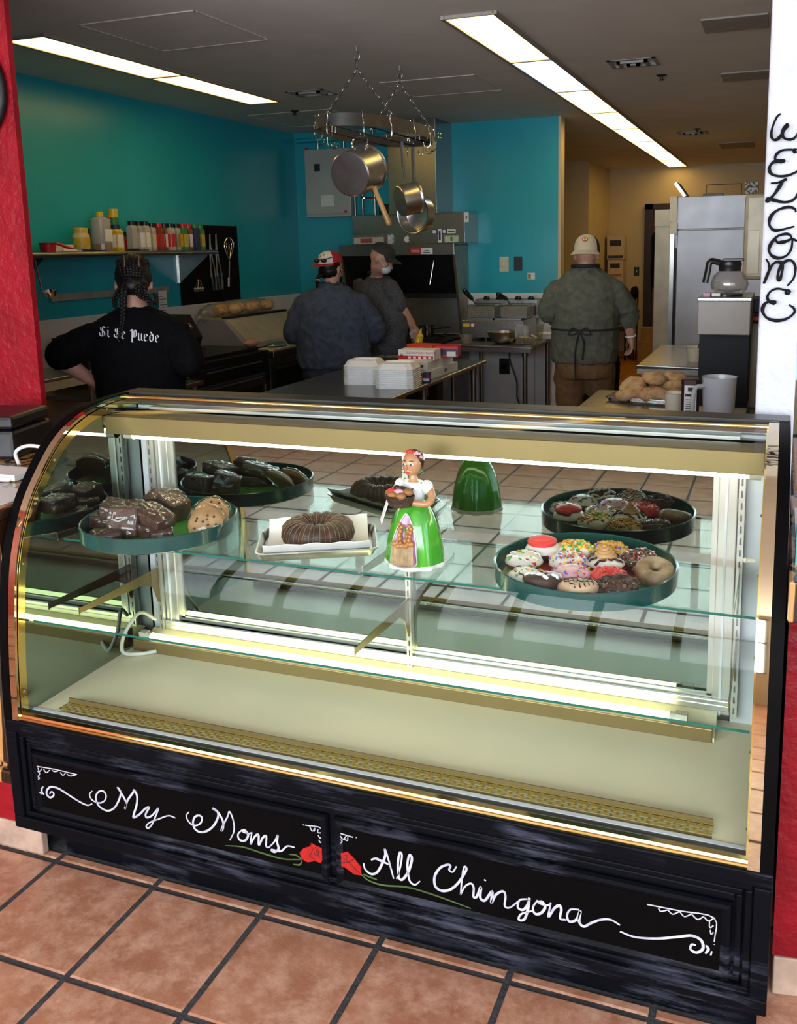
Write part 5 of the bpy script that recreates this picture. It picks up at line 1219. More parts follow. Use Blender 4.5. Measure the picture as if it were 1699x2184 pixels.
for k in range(6): o = MB().ell((-2.5+.05*(k % 2), 4.78+k*.13, 1.262), (.07, .065, .05), 16, 10).build('bread_roll', bread, t, smooth=True)
o = MB().ell((-2.48, 5.02, 1.262), (.13, .56, .072), 30, 16).build('plastic_bag', wrap, t, smooth=1.2); crinkle(o, 9, .012, 22)
b = MB(); b.tube(smooth_path([(-2.48, 4.52, 1.235), (-2.47, 4.44, 1.22), (-2.46, 4.36, 1.215)]), [.05]*5+[.03]*5+[.006]*3, 12); o = b.build('bag_neck', wrap, t, smooth=1.2); crinkle(o, 2, .01, 30)
t = thing('steel_shelf_cart', 'steel table with a shelf beside the red wall', 'table', (-2.25, 2.4, 0))
MB().box((-2.6, 1.6, 1.03), (-1.95, 2.62, 1.05)).build('table_top', steel, t, bevel=.004); MB().box((-2.6, 1.6, .55), (-1.95, 2.62, .57)).build('shelf', steel_d, t); MB().box((-1.97, 1.6, .98), (-1.95, 2.62, 1.03)).build('apron', creamp, t)
for (x, y) in ((-2.57, 1.65), (-1.98, 1.65), (-2.57, 2.58), (-1.98, 2.58)): MB().cyl((x, y, 0), (x, y, 1.03), .018, n=10).build('leg', steel, t)
t = thing('prep_shelf', 'low steel shelf with bread boards beside the cook in black', 'shelf', (-1.95, 2.9, 0)); MB().box((-2.6, 2.65, .84), (-1.80, 3.48, .87)).build('shelf_top', steel, t, bevel=.004)
for (x, y) in ((-2.55, 2.70), (-1.84, 2.70), (-2.55, 3.42), (-1.84, 3.42)): MB().cyl((x, y, 0), (x, y, .84), .018, n=10).build('leg', steel, t)
tag(MB().box((-2.2, 2.8, .87), (-1.95, 3.2, .90)).build('red_cutting_board', mat('orange_board', (.55, .14, .03), .5), bevel=.004), 'orange cutting board on the low steel shelf', 'cutting board')
t = thing('toaster', 'steel toaster with black side beside the red wall', 'toaster', (-2.3, 2.85, .87)); MB().box((-2.58, 2.95, .87), (-2.30, 3.35, 1.20)).build('body', steel, t, bevel=.012); MB().box((-2.58, 2.93, .87), (-2.30, 2.952, 1.2)).build('side', blackm, t); MB().cyl((-2.30, 3.05, 1.12), (-2.27, 3.05, 1.12), .025).build('knob', chrome, t, smooth=True)

# ---- wall shelf and what stands on it
SZ = 1.755
t = thing('wall_shelf', 'stainless steel wall shelf holding spices on the teal wall', 'shelf', (-2.53, 3.55, 1.5))
MB().box((-2.678, 2.45, SZ-.004), (-2.38, 4.60, SZ)).build('shelf_board', steel, t); MB().tube([(-2.385, 2.45, SZ-.014), (-2.385, 4.60, SZ-.014)], .018, 10).build('front_lip', steel_d, t, smooth=True)
for y in (2.72, 4.47):
    br = MB().prism([(-2.678, SZ-.03), (-2.39, SZ-.03), (-2.39, SZ-.045), (-2.66, SZ-.255), (-2.678, SZ-.255)], 'Y', y-.0015, y+.0015).build('bracket', steel if y > 3 else blackm, t); MB().box((-2.679, y-.018, SZ-.26), (-2.672, y+.018, SZ-.02)).build('bracket_flange', chrome, br)
tag(MB().box((-2.679, 3.05, 1.43), (-2.655, 4.32, 1.482)).build('ticket_rail', mat('grey_rail', (.42, .42, .42), .4, .5), bevel=.004), 'grey metal order ticket rail under the wall shelf', 'ticket rail')
tk = thing('order_ticket', 'white order ticket hanging from the ticket rail', 'ticket', (-2.65, 4.22, 1.29)); MB().box((-2.653, 4.17, 1.24), (-2.651, 4.27, 1.45)).build('paper', paper, tk)
b = MB()
for k in range(7): b.box((-2.6508, 4.18, 1.27+k*.022), (-2.6500, 4.18+.05+.03*(k % 2), 1.275+k*.022))
b.build('print', navy_p, tk, kind='stuff')
def bottle(px, label, h, r, body, lid, kind='spice_jar', X=-2.5, cat='jar', label_m=None, neck=.75, fill=None, sqr=False, lid_h=.03):
    p = at(px, 520, 'X', X); y = p.y
    t = thing(kind, label, cat, (X, y, SZ), 0, 'things on the wall shelf')
    n = 4 if sqr else 20; M = Matrix.Rotation(PI/4, 3, 'Z') if sqr else None; k = 1.32 if sqr else 1
    MB().lathe([(r*.95*k, 0), (r*k, .006), (r*k, h-lid_h-.02), (r*neck*k, h-lid_h-.004), (r*neck*k, h-lid_h)], (X, y, SZ), n, M, cap=True).build('body', body, t, smooth=not sqr, bevel=.006 if sqr else 0)
    MB().lathe([(r*neck*1.08, h-lid_h), (r*neck*1.08, h-.002), (r*neck, h)], (X, y, SZ), 18, cap=True).build('lid', lid, t, smooth=True)
    if label_m:
        if sqr: MB().box((X+r*.93, y-r*.78, SZ+.03), (X+r*.945, y+r*.78, SZ+h*.62)).box((X-r*.7, y-r*.945, SZ+.03), (X+r*.7, y-r*.93, SZ+h*.62)).build('label_print', label_m, t)
        else: MB().lathe([(r*1.01, .03), (r*1.015, h*.6)], (X, y, SZ), 20).build('label_print', label_m, t, smooth=True)
    if fill: MB().lathe([(r*.9*k, .006), (r*.9*k, fill)], (X, y, SZ), n, M, cap=True).build('contents', MATS['jar_fill_%s' % label.split()[0]] if ('jar_fill_%s' % label.split()[0]) in MATS else whitep, t)
    return t
mayo = mat('mayonnaise', (.66, .58, .36), .35); spice_r = mat('red_spice', (.26, .05, .02), .6, var=.2, scale=60); spice_b = mat('brown_spice', (.20, .11, .05), .6, var=.2, scale=60); spice_w = mat('pale_spice', (.50, .47, .42), .6, var=.15, scale=60); vin = mat('jug_plastic', (.42, .42, .40), .3, var=.06, scale=4); yl = mat('yellow_label', (.66, .46, .03), .4, var=.15, scale=40)
bottle(174, 'mayonnaise jar with yellow lid and yellow label', .16, .055, mayo, yel_p, 'mayonnaise_jar', label_m=yl, neck=.8)
bottle(193, 'dark bottle with yellow label behind the mayonnaise jar', .16, .03, spice_b, blackm, X=-2.58, label_m=yl)
t = bottle(217, 'translucent vinegar jug with yellow cap', .27, .068, vin, yel_p, 'vinegar_jug', cat='jug', neck=.34, X=-2.49)
MB().box((-2.425, t.location.y-.04, SZ+.07), (-2.419, t.location.y+.03, SZ+.15)).build('label_print', paper, t); MB().lathe([(.0685, .004), (.0685, .055)], (-2.49, t.location.y, SZ), 20).build('vinegar', mat('vinegar_tint', (.30, .22, .12), .2), t)
bottle(231, 'red capped bottle behind the vinegar jug', .24, .032, spice_w, red_p, X=-2.60)
bottle(246, 'tall aerosol can with yellow cap', .30, .034, grn_p, yel_p, 'spray_can', cat='can', X=-2.58, neck=.9, lid_h=.06)
bottle(249, 'yellow box shaped cocoa tin with navy lid', .185, .038, yl, navy_p, 'cocoa_tin', cat='tin', X=-2.43, sqr=True, label_m=paper)
bottle(264, 'small brown jar with red label', .14, .03, spice_b, blackm, X=-2.56, label_m=red_p)
JR = ((283, 'empty clear spice jar with black lid', vin, blackm, None), (298, 'clear spice jar with black lid and printed paper label', vin, blackm, paper), (311, 'pale spice jar with black lid and white label', spice_w, blackm, paper), (325, 'cream powder spice jar with black lid', spice_w, blackm, creamp),
      (340, 'red chilli spice jar with red lid and diamond label', spice_r, red_p, red_p), (352, 'brown spice jar with black lid and paper label', spice_b, blackm, paper), (364, 'white powder spice jar with black lid and red label', spice_w, blackm, red_p), (378, 'garlic spice jar with black lid and brown label', spice_w, blackm, kraft),
      (391, 'green herb spice jar with red lid', grn_p, red_p, yl), (403, 'pepper spice jar with red lid and diamond label', spice_b, red_p, paper), (417, 'dark navy spice bottle with green lid', navy_p, grn_p, navy_p), (428, 'olive oil bottle with green lid and yellow label', grn_p, grn_p, yl))
for k, (px, l, b_, ld, lab) in enumerate(JR): bottle(px, l, .215 if k < 3 else .205, .0295, b_, ld, X=-2.47 if k % 2 == 0 else -2.50, sqr=True, label_m=lab, neck=.8)
pm = at(105, 530, 'X', -2.45)
t = thing('measuring_cup', 'red plastic measuring cup on the wall shelf', 'measuring cup', (-2.46, pm.y, SZ)); MB().lathe([(.045, 0), (.052, .06), (.056, .062), (.049, .058), (.042, .006)], (-2.46, pm.y, SZ), 24, cap=True).build('cup', red_p, t, smooth=True); MB().tube([(-2.42, pm.y+.04, SZ+.055), (-2.40, pm.y+.15, SZ+.02)], .009, 8, round_end=True).build('handle', red_p, t, smooth=True)
for k, (px, l) in enumerate(((150, 'white handled knife lying on the wall shelf'), (190, 'black handled knife lying on the wall shelf'), (285, 'black carving knife in front of the spice jars'))):
    p = at(px, 537, 'X', -2.40); t = thing('kitchen_knife', l, 'knife', (-2.40, p.y, SZ), 0, 'knives on the wall shelf'); MB().tube([(-2.40, p.y-.06, SZ+.010), (-2.40, p.y+.05, SZ+.010)], .010, 8, round_end=True).build('handle', whitep if k == 0 else blackm, t, smooth=True); MB().prism([(-2.408, p.y+.05), (-2.392, p.y+.05), (-2.40, p.y+.17)], 'Z', SZ+.004, SZ+.012).build('blade', whitep if k == 0 else blackm, t)
tag(MB().box((-2.62, 2.95, SZ), (-2.5, 3.12, SZ+.05)).build('white_box', paper), 'flat white carton at the end of the wall shelf', 'box')
# pegboard and utensils
t = thing('pegboard', 'black pegboard with utensils on the teal wall', 'pegboard', (-2.67, 4.92, 1.31))
MB().box((-2.679, 4.49, 1.315), (-2.668, 5.36, 1.965)).build('board', blackmatte, t)
b = MB()
for i in range(17):
    for j in range(13): b.box((-2.6685, 4.52+i*.05, 1.345+j*.048), (-2.6674, 4.526+i*.05, 1.351+j*.048))
b.build('holes', iron, t, kind='stuff')
def hookp(y, z): MB().tube([(-2.668, y, z+.015), (-2.645, y, z+.012), (-2.63, y, z), (-2.63, y, z+.02)], .003, 6).build('hook', iron, t)
for (y, z) in ((4.90, 1.88), (4.98, 1.88), (5.18, 1.86), (4.66, 1.52), (5.30, 1.60), (5.28, 1.80)): hookp(y, z)
for (y, l) in ((4.88, 'steel tongs hanging on the pegboard nearest the wall shelf'), (4.97, 'steel tongs hanging between the other tongs and the whisk')):
    k = thing('tongs', l, 'tongs', (-2.63, y, 1.40), 0, 'utensils on the pegboard')
    for s in (-1, 1): MB().tube(smooth_path([(-2.63, y, 1.89), (-2.632, y+s*.010, 1.72), (-2.63, y+s*.030+.02, 1.55), (-2.63, y+s*.022+.03, 1.42)]), [.009]*6+[.011]*6+[.017]*7, 8, sq=.35, upv=(1, 0, 0)).build('arm', chrome, k, smooth=True)
k = thing('whisk', 'steel balloon whisk hanging on the pegboard', 'whisk', (-2.63, 5.15, 1.43), 0, 'utensils on the pegboard')
MB().tube([(-2.63, 5.15, 1.66), (-2.63, 5.13, 1.52)], .008, 8).build('shaft', chrome, k, smooth=True); MB().tube([(-2.63, 5.13, 1.52), (-2.63, 5.12, 1.44)], .017, 4, sq=.5).build('end', whitep, k)
for a in range(6):
    c, s_ = math.cos(a*PI/6), math.sin(a*PI/6); MB().tube(smooth_path([(-2.63, 5.15, 1.66), (-2.63+.035*c, 5.155+.035*s_, 1.76), (-2.63+.04*c, 5.16+.04*s_, 1.82), (-2.63, 5.165, 1.865), (-2.63-.04*c, 5.16-.04*s_, 1.82), (-2.63-.035*c, 5.155-.035*s_, 1.76), (-2.63, 5.15, 1.66)], 4), .0018, 5).build('wire', chrome, k, smooth=True)
k = thing('measuring_spoons', 'cluster of steel measuring spoons hanging under the shelf bracket', 'measuring spoons', (-2.63, 4.66, 1.42), 0, 'utensils on the pegboard')
for i in range(4):
    o = MB().tube([(-2.63+.01*i, 4.66, 1.52), (-2.62, 4.62+i*.03, 1.46)], .004, 6); o.ell((-2.615, 4.60+i*.035, 1.44), (.012, .020, .022), 10, 6); o.build('spoon', chrome, k, smooth=True)
k = thing('ladle', 'steel ladle hanging under the wall shelf beside the red wall', 'ladle', (-2.4, 2.7, 1.45)); MB().tube([(-2.4, 2.66, 1.73), (-2.4, 2.70, 1.52)], .006, 8).build('handle', chrome, k); MB().lathe([(.002, -.045), (.03, -.035), (.045, 0), (.047, 0), (.03, -.032)], (-2.37, 2.73, 1.52), 20, Matrix.Rotation(.3, 3, 'X'), cap=True).build('bowl', chrome, k, smooth=True)

# ---- pot rack
RC = Vector((-.42, 3.44, 0)); RA, RB, RZ = .27, .60, 2.405
t = thing('pot_rack', 'oval iron pot rack hanging on chains', 'pot rack', (RC.x, RC.y, RZ))
def oval(a, b, z, n=56): return [(RC.x+a*math.copysign(abs(math.cos(2*PI*k/n))**.9, math.cos(2*PI*k/n)), RC.y+b*math.copysign(abs(math.sin(2*PI*k/n))**1.05, math.sin(2*PI*k/n)), z) for k in range(n)]
b = MB(); o_, i_ = oval(RA, RB, RZ), oval(RA-.004, RB-.004, RZ); n = len(o_); H = .068
b.add(o_+[(p[0], p[1], RZ+H) for p in o_]+i_+[(p[0], p[1], RZ+H) for p in i_], [f for k in range(n) for f in ((k, (k+1) % n, n+(k+1) % n, n+k), (2*n+k, 3*n+k, 3*n+(k+1) % n, 2*n+(k+1) % n), (k, 2*n+k, 2*n+(k+1) % n, (k+1) % n), (n+k, n+(k+1) % n, 3*n+(k+1) % n, 3*n+k))])
b.build('band', rackm, t, smooth=True)
for x in (-.15, 0, .15):
    yy = RB*math.sqrt(1-(x/RA)**2)-.01; MB().box((RC.x+x-.008, RC.y-yy, RZ+.002), (RC.x+x+.008, RC.y+yy, RZ+.008)).build('cross_bar', iron, t)
for (dx, dy) in ((RA+.001, -.02), (RA+.001, .02)): MB().ell((RC.x+dx-.004, RC.y+.36+dy, RZ+.02), (.004, .006, .006), 8, 6).ell((RC.x+dx-.004, RC.y+.36+dy, RZ+.045), (.004, .006, .006), 8, 6).build('rivet', chrome, t, kind='stuff')
def chain(a, b, parent):
    a, b = Vector(a), Vector(b); L = (b-a).length; n = int(L/.030); d = (b-a)/n; ax = d.normalized(); sd = ax.orthogonal().normalized(); s2 = ax.cross(sd)
    for k in range(n):
        c = a+d*(k+.5); u = sd if k % 2 else s2; P = []
        for j in range(12): th = 2*PI*j/12; P.append(c+ax*(.0195*math.cos(th))+u*(.0075*math.sin(th)))
        MB().tube(P, .0019, 5, closed=True).build('chain_link', steel, parent)
for (hy, zt) in ((3.15, 2.75), (3.78, 2.77)):
    h = (-.41, hy); hk = MB(); hk.cyl((h[0], h[1], ZC-.03), (h[0], h[1], ZC), .004, n=8); hk.tube(smooth_path([(h[0], h[1], ZC-.03), (h[0]+.018, h[1], ZC-.045), (h[0]+.015, h[1], ZC-.07), (h[0]-.008, h[1], ZC-.075), (h[0]-.014, h[1], ZC-.055)]), .004, 8); hk.build('ceiling_hook', steel, t, smooth=True)
    MB().tube([(h[0], h[1]+.01*math.cos(q), zt+.025+.028*math.sin(q)) for q in [2*PI*k/14 for k in range(14)]], .003, 6, closed=True).build('ring', steel, t)
    xx = RA*math.sqrt(max(0, 1-((hy-RC.y)/RB)**2))
    for s in (-1, 1): chain((h[0], h[1], zt), (RC.x+s*xx, hy, RZ+H-.004), t)
def shook(x, y, ztop=None, up=False, rz=0.0, parent=None, h=.10):
    M = Matrix.Translation((x, y, ztop if ztop else RZ+H)) @ Matrix.Rotation(rz, 4, 'Z')
    P = [(0, -.008, -.03), (0, -.008, .004), (0, .002, .012), (0, .012, .004), (0, .012, -.03), (0, .022, -h*.6), (0, .022, -h), (0, .010, -h-.022), (0, -.014, -h-.020), (0, -.024, -h+.005)]
    MB().tube([M @ Vector(q) for q in smooth_path(P, 4)], .0035, 8, round_end=True).build('s_hook', chrome, parent or t, smooth=True)
hooks = [(-95, 0), (-150, 0), (-120, 0), (-60, 0), (-35, 0), (-10, 0), (15, 0), (40, 0), (62, 0), (80, 0), (100, 0), (150, 0), (190, 0), (-175, 0)]
for k, (a, _) in enumerate(hooks):
    th = math.radians(a); x, y = RC.x+(RA-.002)*math.cos(th), RC.y+(RB-.002)*math.sin(th)
    shook(x, y, RZ+H, rz=math.atan2(math.sin(th)/RB, math.cos(th)/RA)+PI/2+PI)
# big stock pot seen from below
def pot(name, label, rimc, axis, R, depth, m, cat='pot'):
    """axis points from rim to base"""
    t = thing(name, label, cat, tuple(rimc)); a = Vector(axis).normalized(); M = a.to_track_quat('Z', 'Y').to_matrix()
    prof = [(R, 0), (R+.006, -.003), (R+.006, .003), (R*.985, .012), (R*.97, depth*.9), (R*.95, depth*.97), (R*.90, depth), (R*.005, depth), (R*.005, depth-.004), (R*.88, depth-.004), (R*.95, depth*.9), (R*.965, .012), (R-.004, 0)]
    b = MB(); b.lathe(prof, tuple(rimc), 44, M); b.build('pot_body', m, t, smooth=.6); return t, M
bc = Vector((-.34, 2.86, 2.145)); ax = (CAM_POS-bc).normalized(); ax = (ax+Vector((-.52, .0, -.16))).normalized()
t, M = pot('stock_pot', 'large aluminium stock pot hanging bottom out from the rack', bc-ax*.19, ax, .128, .19, alum)
for s in (1, -1):
    c0 = bc-ax*.155; u = (Vector((0, 0, 1))-ax*ax.z).normalized(); w = ax.cross(u)
    P = [c0+u*s*.126+w*.045, c0+u*s*.165+w*.04-ax*.02, c0+u*s*.165-w*.04-ax*.02, c0+u*s*.126-w*.045]
    MB().tube(smooth_path(P, 5), .006, 8).build('loop_handle', chrome, t, smooth=True)
    for q in (P[0], P[-1]): MB().ell(q, (.012, .012, .012), 10, 6).build('handle_rivet', chrome, t, smooth=True)
pa, pb = at(790, 383, 'Y', 2.98), at(829, 476, 'Y', 2.98)
t = thing('wooden_spatula', 'wooden handled utensil hanging beside the stock pot', 'utensil', tuple(pb)); MB().tube([pa, pa+(pb-pa)*.5, pb], [.012, .014, .016], 12, round_end=True).build('handle', woodt, t, smooth=True); MB().cyl(pa+(pa-pb)*.6, pa, .005).build('rod', chrome, t)
b1 = at(863, 425, 'Y', 3.35); ax1 = Vector((-.62, -.62, -.18)).normalized()
t, M = pot('saucepan', 'small aluminium saucepan hanging from the rack', b1-ax1*.05+Vector((.03, 0, 0)), ax1, .094, .115, alum, 'saucepan')
ha, hb = at(862, 383, 'Y', 3.36), at(857, 305, 'Y', 3.40); MB().tube([ha, ha+(hb-ha)*.45], [.006, .007], 8).build('handle_rod', chrome, t, smooth=True); MB().tube([ha+(hb-ha)*.40, hb], [.016, .013], 10, sq=.7, round_end=True).build('handle_grip', grip_m, t, smooth=True)
b2 = at(880, 455, 'Y', 3.62); ax2 = Vector((.30, 1.0, .02)).normalized()
t, M = pot('frying_pan', 'deep aluminium pan hanging behind the small saucepan', b2, ax2, .118, .085, alum, 'pan')
ha, hb = at(884, 412, 'Y', 3.62), at(880, 318, 'Y', 3.66); MB().tube([ha, ha+(hb-ha)*.5], [.006, .007], 8).build('handle_rod', chrome, t, smooth=True); MB().tube([ha+(hb-ha)*.35, hb], [.017, .015], 10, sq=.7, round_end=True).build('handle_grip', grip_m, t, smooth=True)

# ---- fry bread tray, pitcher, canister, brewer, fridge ...
pt = at(1378, 852, 'Z', .94)
t = thing('sheet_pan', 'aluminium sheet pan under the pile of fry bread', 'sheet pan', (1.285, 3.03, .93), -.18); sheet_pan(t, .40, .28, .025, chrome)
FB = ((1345, 846, .0, .15, .1), (1405, 838, .05, -.1, .3), (1352, 822, .055, .5, .9), (1395, 806, .115, .05, 1.4), (1438, 826, .055, -.5, 2.0), (1376, 846, .0, .1, 2.5), (1432, 850, .0, .1, .6), (1440, 806, .07, -.2, 1.1), (1410, 824, .085, .2, 2.2))
FBL = ('at the corner of the sheet pan', 'leaning in the middle of the pile', 'sloping at the outer side of the pile', 'on the very top of the pile', 'sloping toward the canister', 'flat beneath the leaning piece', 'browned and flat behind the paper cup', 'at the back of the pile', 'tucked under the top piece')
for k, (px, py, dz, ty, rz) in enumerate(FB):
    p = at(px, py, 'Y', 3.0+(.06 if k in (7, 8) else -.04 if k in (0, 1, 5, 6) else 0)); t = thing('fry_bread', 'puffy golden fry bread '+FBL[k], 'bread', (p.x, p.y, max(p.z-.03, .938)), rz, 'fry bread on the sheet pan'); t.rotation_euler = (.15 if dz else 0, -ty, rz)
    o = MB().ell((0, 0, .03), (.078, .068, .030), 24, 12).build('bread', bread, t, local=True, smooth=True); crinkle(o, k+1, .012, 18)
t = thing('paper_cup', 'small cream paper cup beside the fry bread', 'cup', (1.475, 2.15, .93)); q = at(1437, 838, 'Y', 2.15)
MB().lathe([(.03, 0), (.040, q.z-.93), (.043, q.z-.928), (.038, q.z-.935), (.028, .004)], (q.x, 2.15, .93), 24, cap=True).build('cup', creamp, t, smooth=True)
q0, q1 = at(1452, 808, 'Y', 1.95), at(1491, 808, 'Y', 1.95)
t = thing('cocoa_canister', 'tall dark purple canister with a printed white label', 'canister', ((q0.x+q1.x)/2, 1.98, .93)); cx = (q0.x+q1.x)/2; w = (q1.x-q0.x)/2; plum = mat('plum_plastic', (.045, .012, .022), .35)
def rsq(s, z, c=.012): return [(cx+s-c, 1.98-s, z), (cx+s, 1.98-s+c, z), (cx+s, 1.98+s-c, z), (cx+s-c, 1.98+s, z), (cx-s+c, 1.98+s, z), (cx-s, 1.98+s-c, z), (cx-s, 1.98-s+c, z), (cx-s+c, 1.98-s, z)]
MB().rings([rsq(w*.96, .93), rsq(w*.96, q0.z-.025)]).build('body', plum, t, bevel=.003); MB().rings([rsq(w*1.0, q0.z-.025), rsq(w*1.0, q0.z-.006), rsq(w*.9, q0.z)]).build('lid', plum, t, bevel=.002)
l0, l1 = at(1459, 822, 'Y', 1.98-w), at(1484, 872, 'Y', 1.98-w); yy = 1.98-w*.96
MB().box((l0.x, yy-.0015, .96), (l1.x, yy+.001, l0.z)).build('label_print', paper, t)
b = MB()
for k in range(9): b.box((l0.x+.006, yy-.0022, l0.z-.06-k*.009), (l1.x-.004-.006*(k % 3), yy-.0014, l0.z-.057-k*.009))
b.box((l0.x+.004, yy-.0022, l0.z-.045), (l1.x-.004, yy-.0014, l0.z-.035)).box((l0.x+.014, yy-.0022, l0.z-.024), (l1.x-.008, yy-.0014, l0.z-.008)); b.build('fine_print', blackm, t, kind='stuff')
b = MB()
for k in range(10): b.box((l0.x+.006+k*.0035, yy-.0022, .99), (l0.x+.0075+k*.0035+(.001 if k % 3 else 0), yy-.0014, 1.02))
b.build('barcode', blackm, t, kind='stuff')
pz = at(1530, 803, 'Y', 1.9); r = .5*(at(1571, 803, 'Y', 1.9).x-at(1497, 803, 'Y', 1.9).x); cx = at(1534, 803, 'Y', 1.9).x; h = pz.z-.93
t = thing('plastic_pitcher', 'milky plastic measuring pitcher with open handle', 'pitcher', (cx, 1.9, .93))
MB().lathe([(r*.80, 0), (r*.84, .01), (r, h-.004), (r*1.04, h), (r*1.0, h), (r*.97, h-.008), (r*.80, .008), (r*.1, .008)], (cx, 1.9, .93), 36, cap=False).build('jug', plastic_m, t, smooth=True)
MB().tube(smooth_path([(cx-r*.9, 1.87, .93+h*.88), (cx-r*1.35, 1.84, .93+h*.84), (cx-r*1.42, 1.83, .93+h*.5), (cx-r*1.2, 1.84, .93+h*.12), (cx-r*.82, 1.87, .93+h*.1)]), .009, 10, sq=1.6, upv=(0, 1, 0)).build('handle', plastic_m, t, smooth=True)
# coffee brewer with glass decanter on its warmer
t = thing('coffee_brewer', 'steel and navy coffee brewer on the prep counter', 'coffee maker', (1.68, 2.65, .93))
MB().box((1.565, 2.42, 1.335), (1.79, 2.86, 1.49)).build('head', mat('pinkish_steel', (.21, .185, .165), .45, .2, var=.05), t, bevel=.004); MB().box((1.562, 2.415, 1.485), (1.793, 2.87, 1.502)).build('top_tray', steel, t, bevel=.003)
MB().box((1.562, 2.60, .98), (1.785, 2.86, 1.335)).build('column', mat('navy_enamel', (.003, .0045, .008), .5, spec=.2), t, bevel=.003); MB().box((1.562, 2.43, .93), (1.785, 2.88, .98)).build('base', creamp, t, bevel=.004)
MB().cyl((1.675, 2.55, 1.502), (1.675, 2.55, 1.512), .075, n=28).build('warmer_plate', blackm, t)
t = thing('coffee_decanter', 'round glass coffee decanter with black collar on the brewer', 'decanter', (1.675, 2.55, 1.512)); DX, DY, DZ = 1.690, 2.55, 1.512
MB().lathe([(.055, 0), (.078, .02), (.083, .045), (.072, .08), (.045, .105), (.043, .115), (.040, .112), (.069, .078), (.080, .045), (.075, .022), (.01, .004)], (DX, DY, DZ), 32).build('glass_bowl', glass_mat('decanter_glass', (.90, .89, .87), .09, .02, .9, (.6, .6, .58), .10), t, smooth=True)
MB().lathe([(.048, .100), (.050, .125), (.052, .13), (.046, .150), (.03, .152)], (DX, DY, DZ), 24, cap=True).build('collar', blackm, t, smooth=True); MB().tube(smooth_path([(DX-.045, DY-.01, DZ+.14), (DX-.085, DY-.02, DZ+.145), (DX-.095, DY-.02, DZ+.10), (DX-.105, DY-.02, DZ+.05)]), .012, 10, sq=1.3).build('handle', blackm, t, smooth=True)
MB().box((DX-.03, DY-.06, DZ+.145), (DX+.06, DY+.03, DZ+.158), ).build('spout_lid', blackm, t, bevel=.004)
t = thing('sweetener_packets', 'pink and white packets beside the decanter', 'packets', (1.60, 2.46, 1.502)); MB().cbox((1.60, 2.46, 1.512), (.03, .03, .018)).build('packet', mat('pink_packet', (.6, .25, .35), .5), t); MB().cbox((1.64, 2.45, 1.512), (.035, .03, .014)).build('packet', paper, t)
# things piled behind brewer against the right wall
for (x, y, z, d, m, l) in ((1.80, 3.05, .93, (.08, .3, .42), creamp, 'cream plastic bin standing behind the brewer'), (1.80, 3.0, 1.36, (.09, .3, .03), red_p, 'red lid lying on the cream bin'), (1.80, 3.0, 1.40, (.08, .25, .07), navy_p, 'navy box above the red lid')):
    tag(MB().cbox((x, y, z+d[2]/2), d).build('storage_bin', m, bevel=.008), l, 'storage bin')
t = thing('paper_towel_dispenser', 'translucent cream dispenser mounted on the right wall', 'dispenser', (1.82, 3.3, 1.55)); MB().box((1.72, 3.15, 1.55), (1.868, 3.45, 1.98)).build('cover', mat('amber_cover', (.46, .40, .25), .3), t, bevel=.02); MB().box((1.74, 3.145, 1.58), (1.80, 3.155, 1.80)).build('window', creamp, t, bevel=.004)
# refrigerator (front faces the camera side)
t = thing('reach_in_refrigerator', 'tall stainless steel reach in refrigerator', 'refrigerator', (1.36, 7.6, 0))
MB().box((.90, 7.30, .12), (1.86, 8.05, 2.17)).build('cabinet', fridgem, t); MB().box((.90, 7.24, 1.875), (1.86, 7.30, 2.175)).build('top_panel', fridgem, t, bevel=.004)
d = MB().box((.965, 7.235, .16), (1.86, 7.30, 1.865)).build('door', fridgem, t, bevel=.006); MB().box((.945, 7.225, .5), (.962, 7.245, 1.7)).build('handle', iron, d)
MB().box((.90, 7.235, .16), (.938, 7.30, 1.865)).build('left_stile', steel, t); MB().box((.895, 7.20, 1.83), (.965, 7.25, 1.94)).build('hinge_cover', creamp, t, bevel=.004); MB().prism([(.895, 1.95), (.96, 1.95), (.96, 2.18), (.895, 2.18)], 'Y', 7.20, 7.26).build('corner_cover', creamp, t)
for x in (.95, 1.8): MB().cyl((x, 7.4, 0), (x, 7.4, .12), .03).build('foot', blackm, t)
t = thing('walk_in_cooler', 'dented cream metal cooler panel beside the refrigerator', 'cooler', (.85, 8.6, 0)); MB().box((.62, 8.30, .05), (1.3, 9.4, 2.10)).build('side_panel', galv, t, bevel=.006); MB().box((.62, 8.285, 1.93), (1.3, 8.30, 2.10)).build('top_band', galv, t); MB().box((.835, 8.28, .9), (.85, 8.301, .97)).build('latch', iron, t); MB().box((.62, 8.3, 0), (1.3, 9.4, .05)).build('plinth', blackm, t)
# things on the refrigerator
M = Matrix.Translation((1.02, 7.5, 2.18)) @ Matrix.Rotation(-.62, 4, 'Y')
tag(MB().box((-.015, -.2, 0), (.015, .2, .16), M).build('leaning_tray', steel), 'steel tray leaning on top of the refrigerator', 'tray')
tag(MB().box((1.55, 7.45, 2.17), (1.67, 7.65, 2.30)).build('printed_box', mat('black_white_print', (.5, .5, .48), .5, col2=(.02, .02, .02), scale=40, contrast=(.48, .52)), bevel=.003), 'black and white printed carton on the refrigerator', 'box')
b = MB()
for q in ((1.20, 7.5), (1.52, 7.5)):
    b.tube([(q[0], q[1], 2.175), (q[0], q[1], 2.29)], .003, 6)
b.tube([(1.20, 7.5, 2.29), (1.52, 7.5, 2.29)], .003, 6).tube([(1.20, 7.5, 2.178), (1.52, 7.5, 2.178)], .003, 6); tag(b.build('wire_rack', iron), 'thin wire rack standing on the refrigerator', 'wire rack')
tag(MB().box((1.18, 7.35, 2.17), (1.36, 7.55, 2.20)).build('binder', blackm, bevel=.004), 'black binder lying on the refrigerator', 'binder')
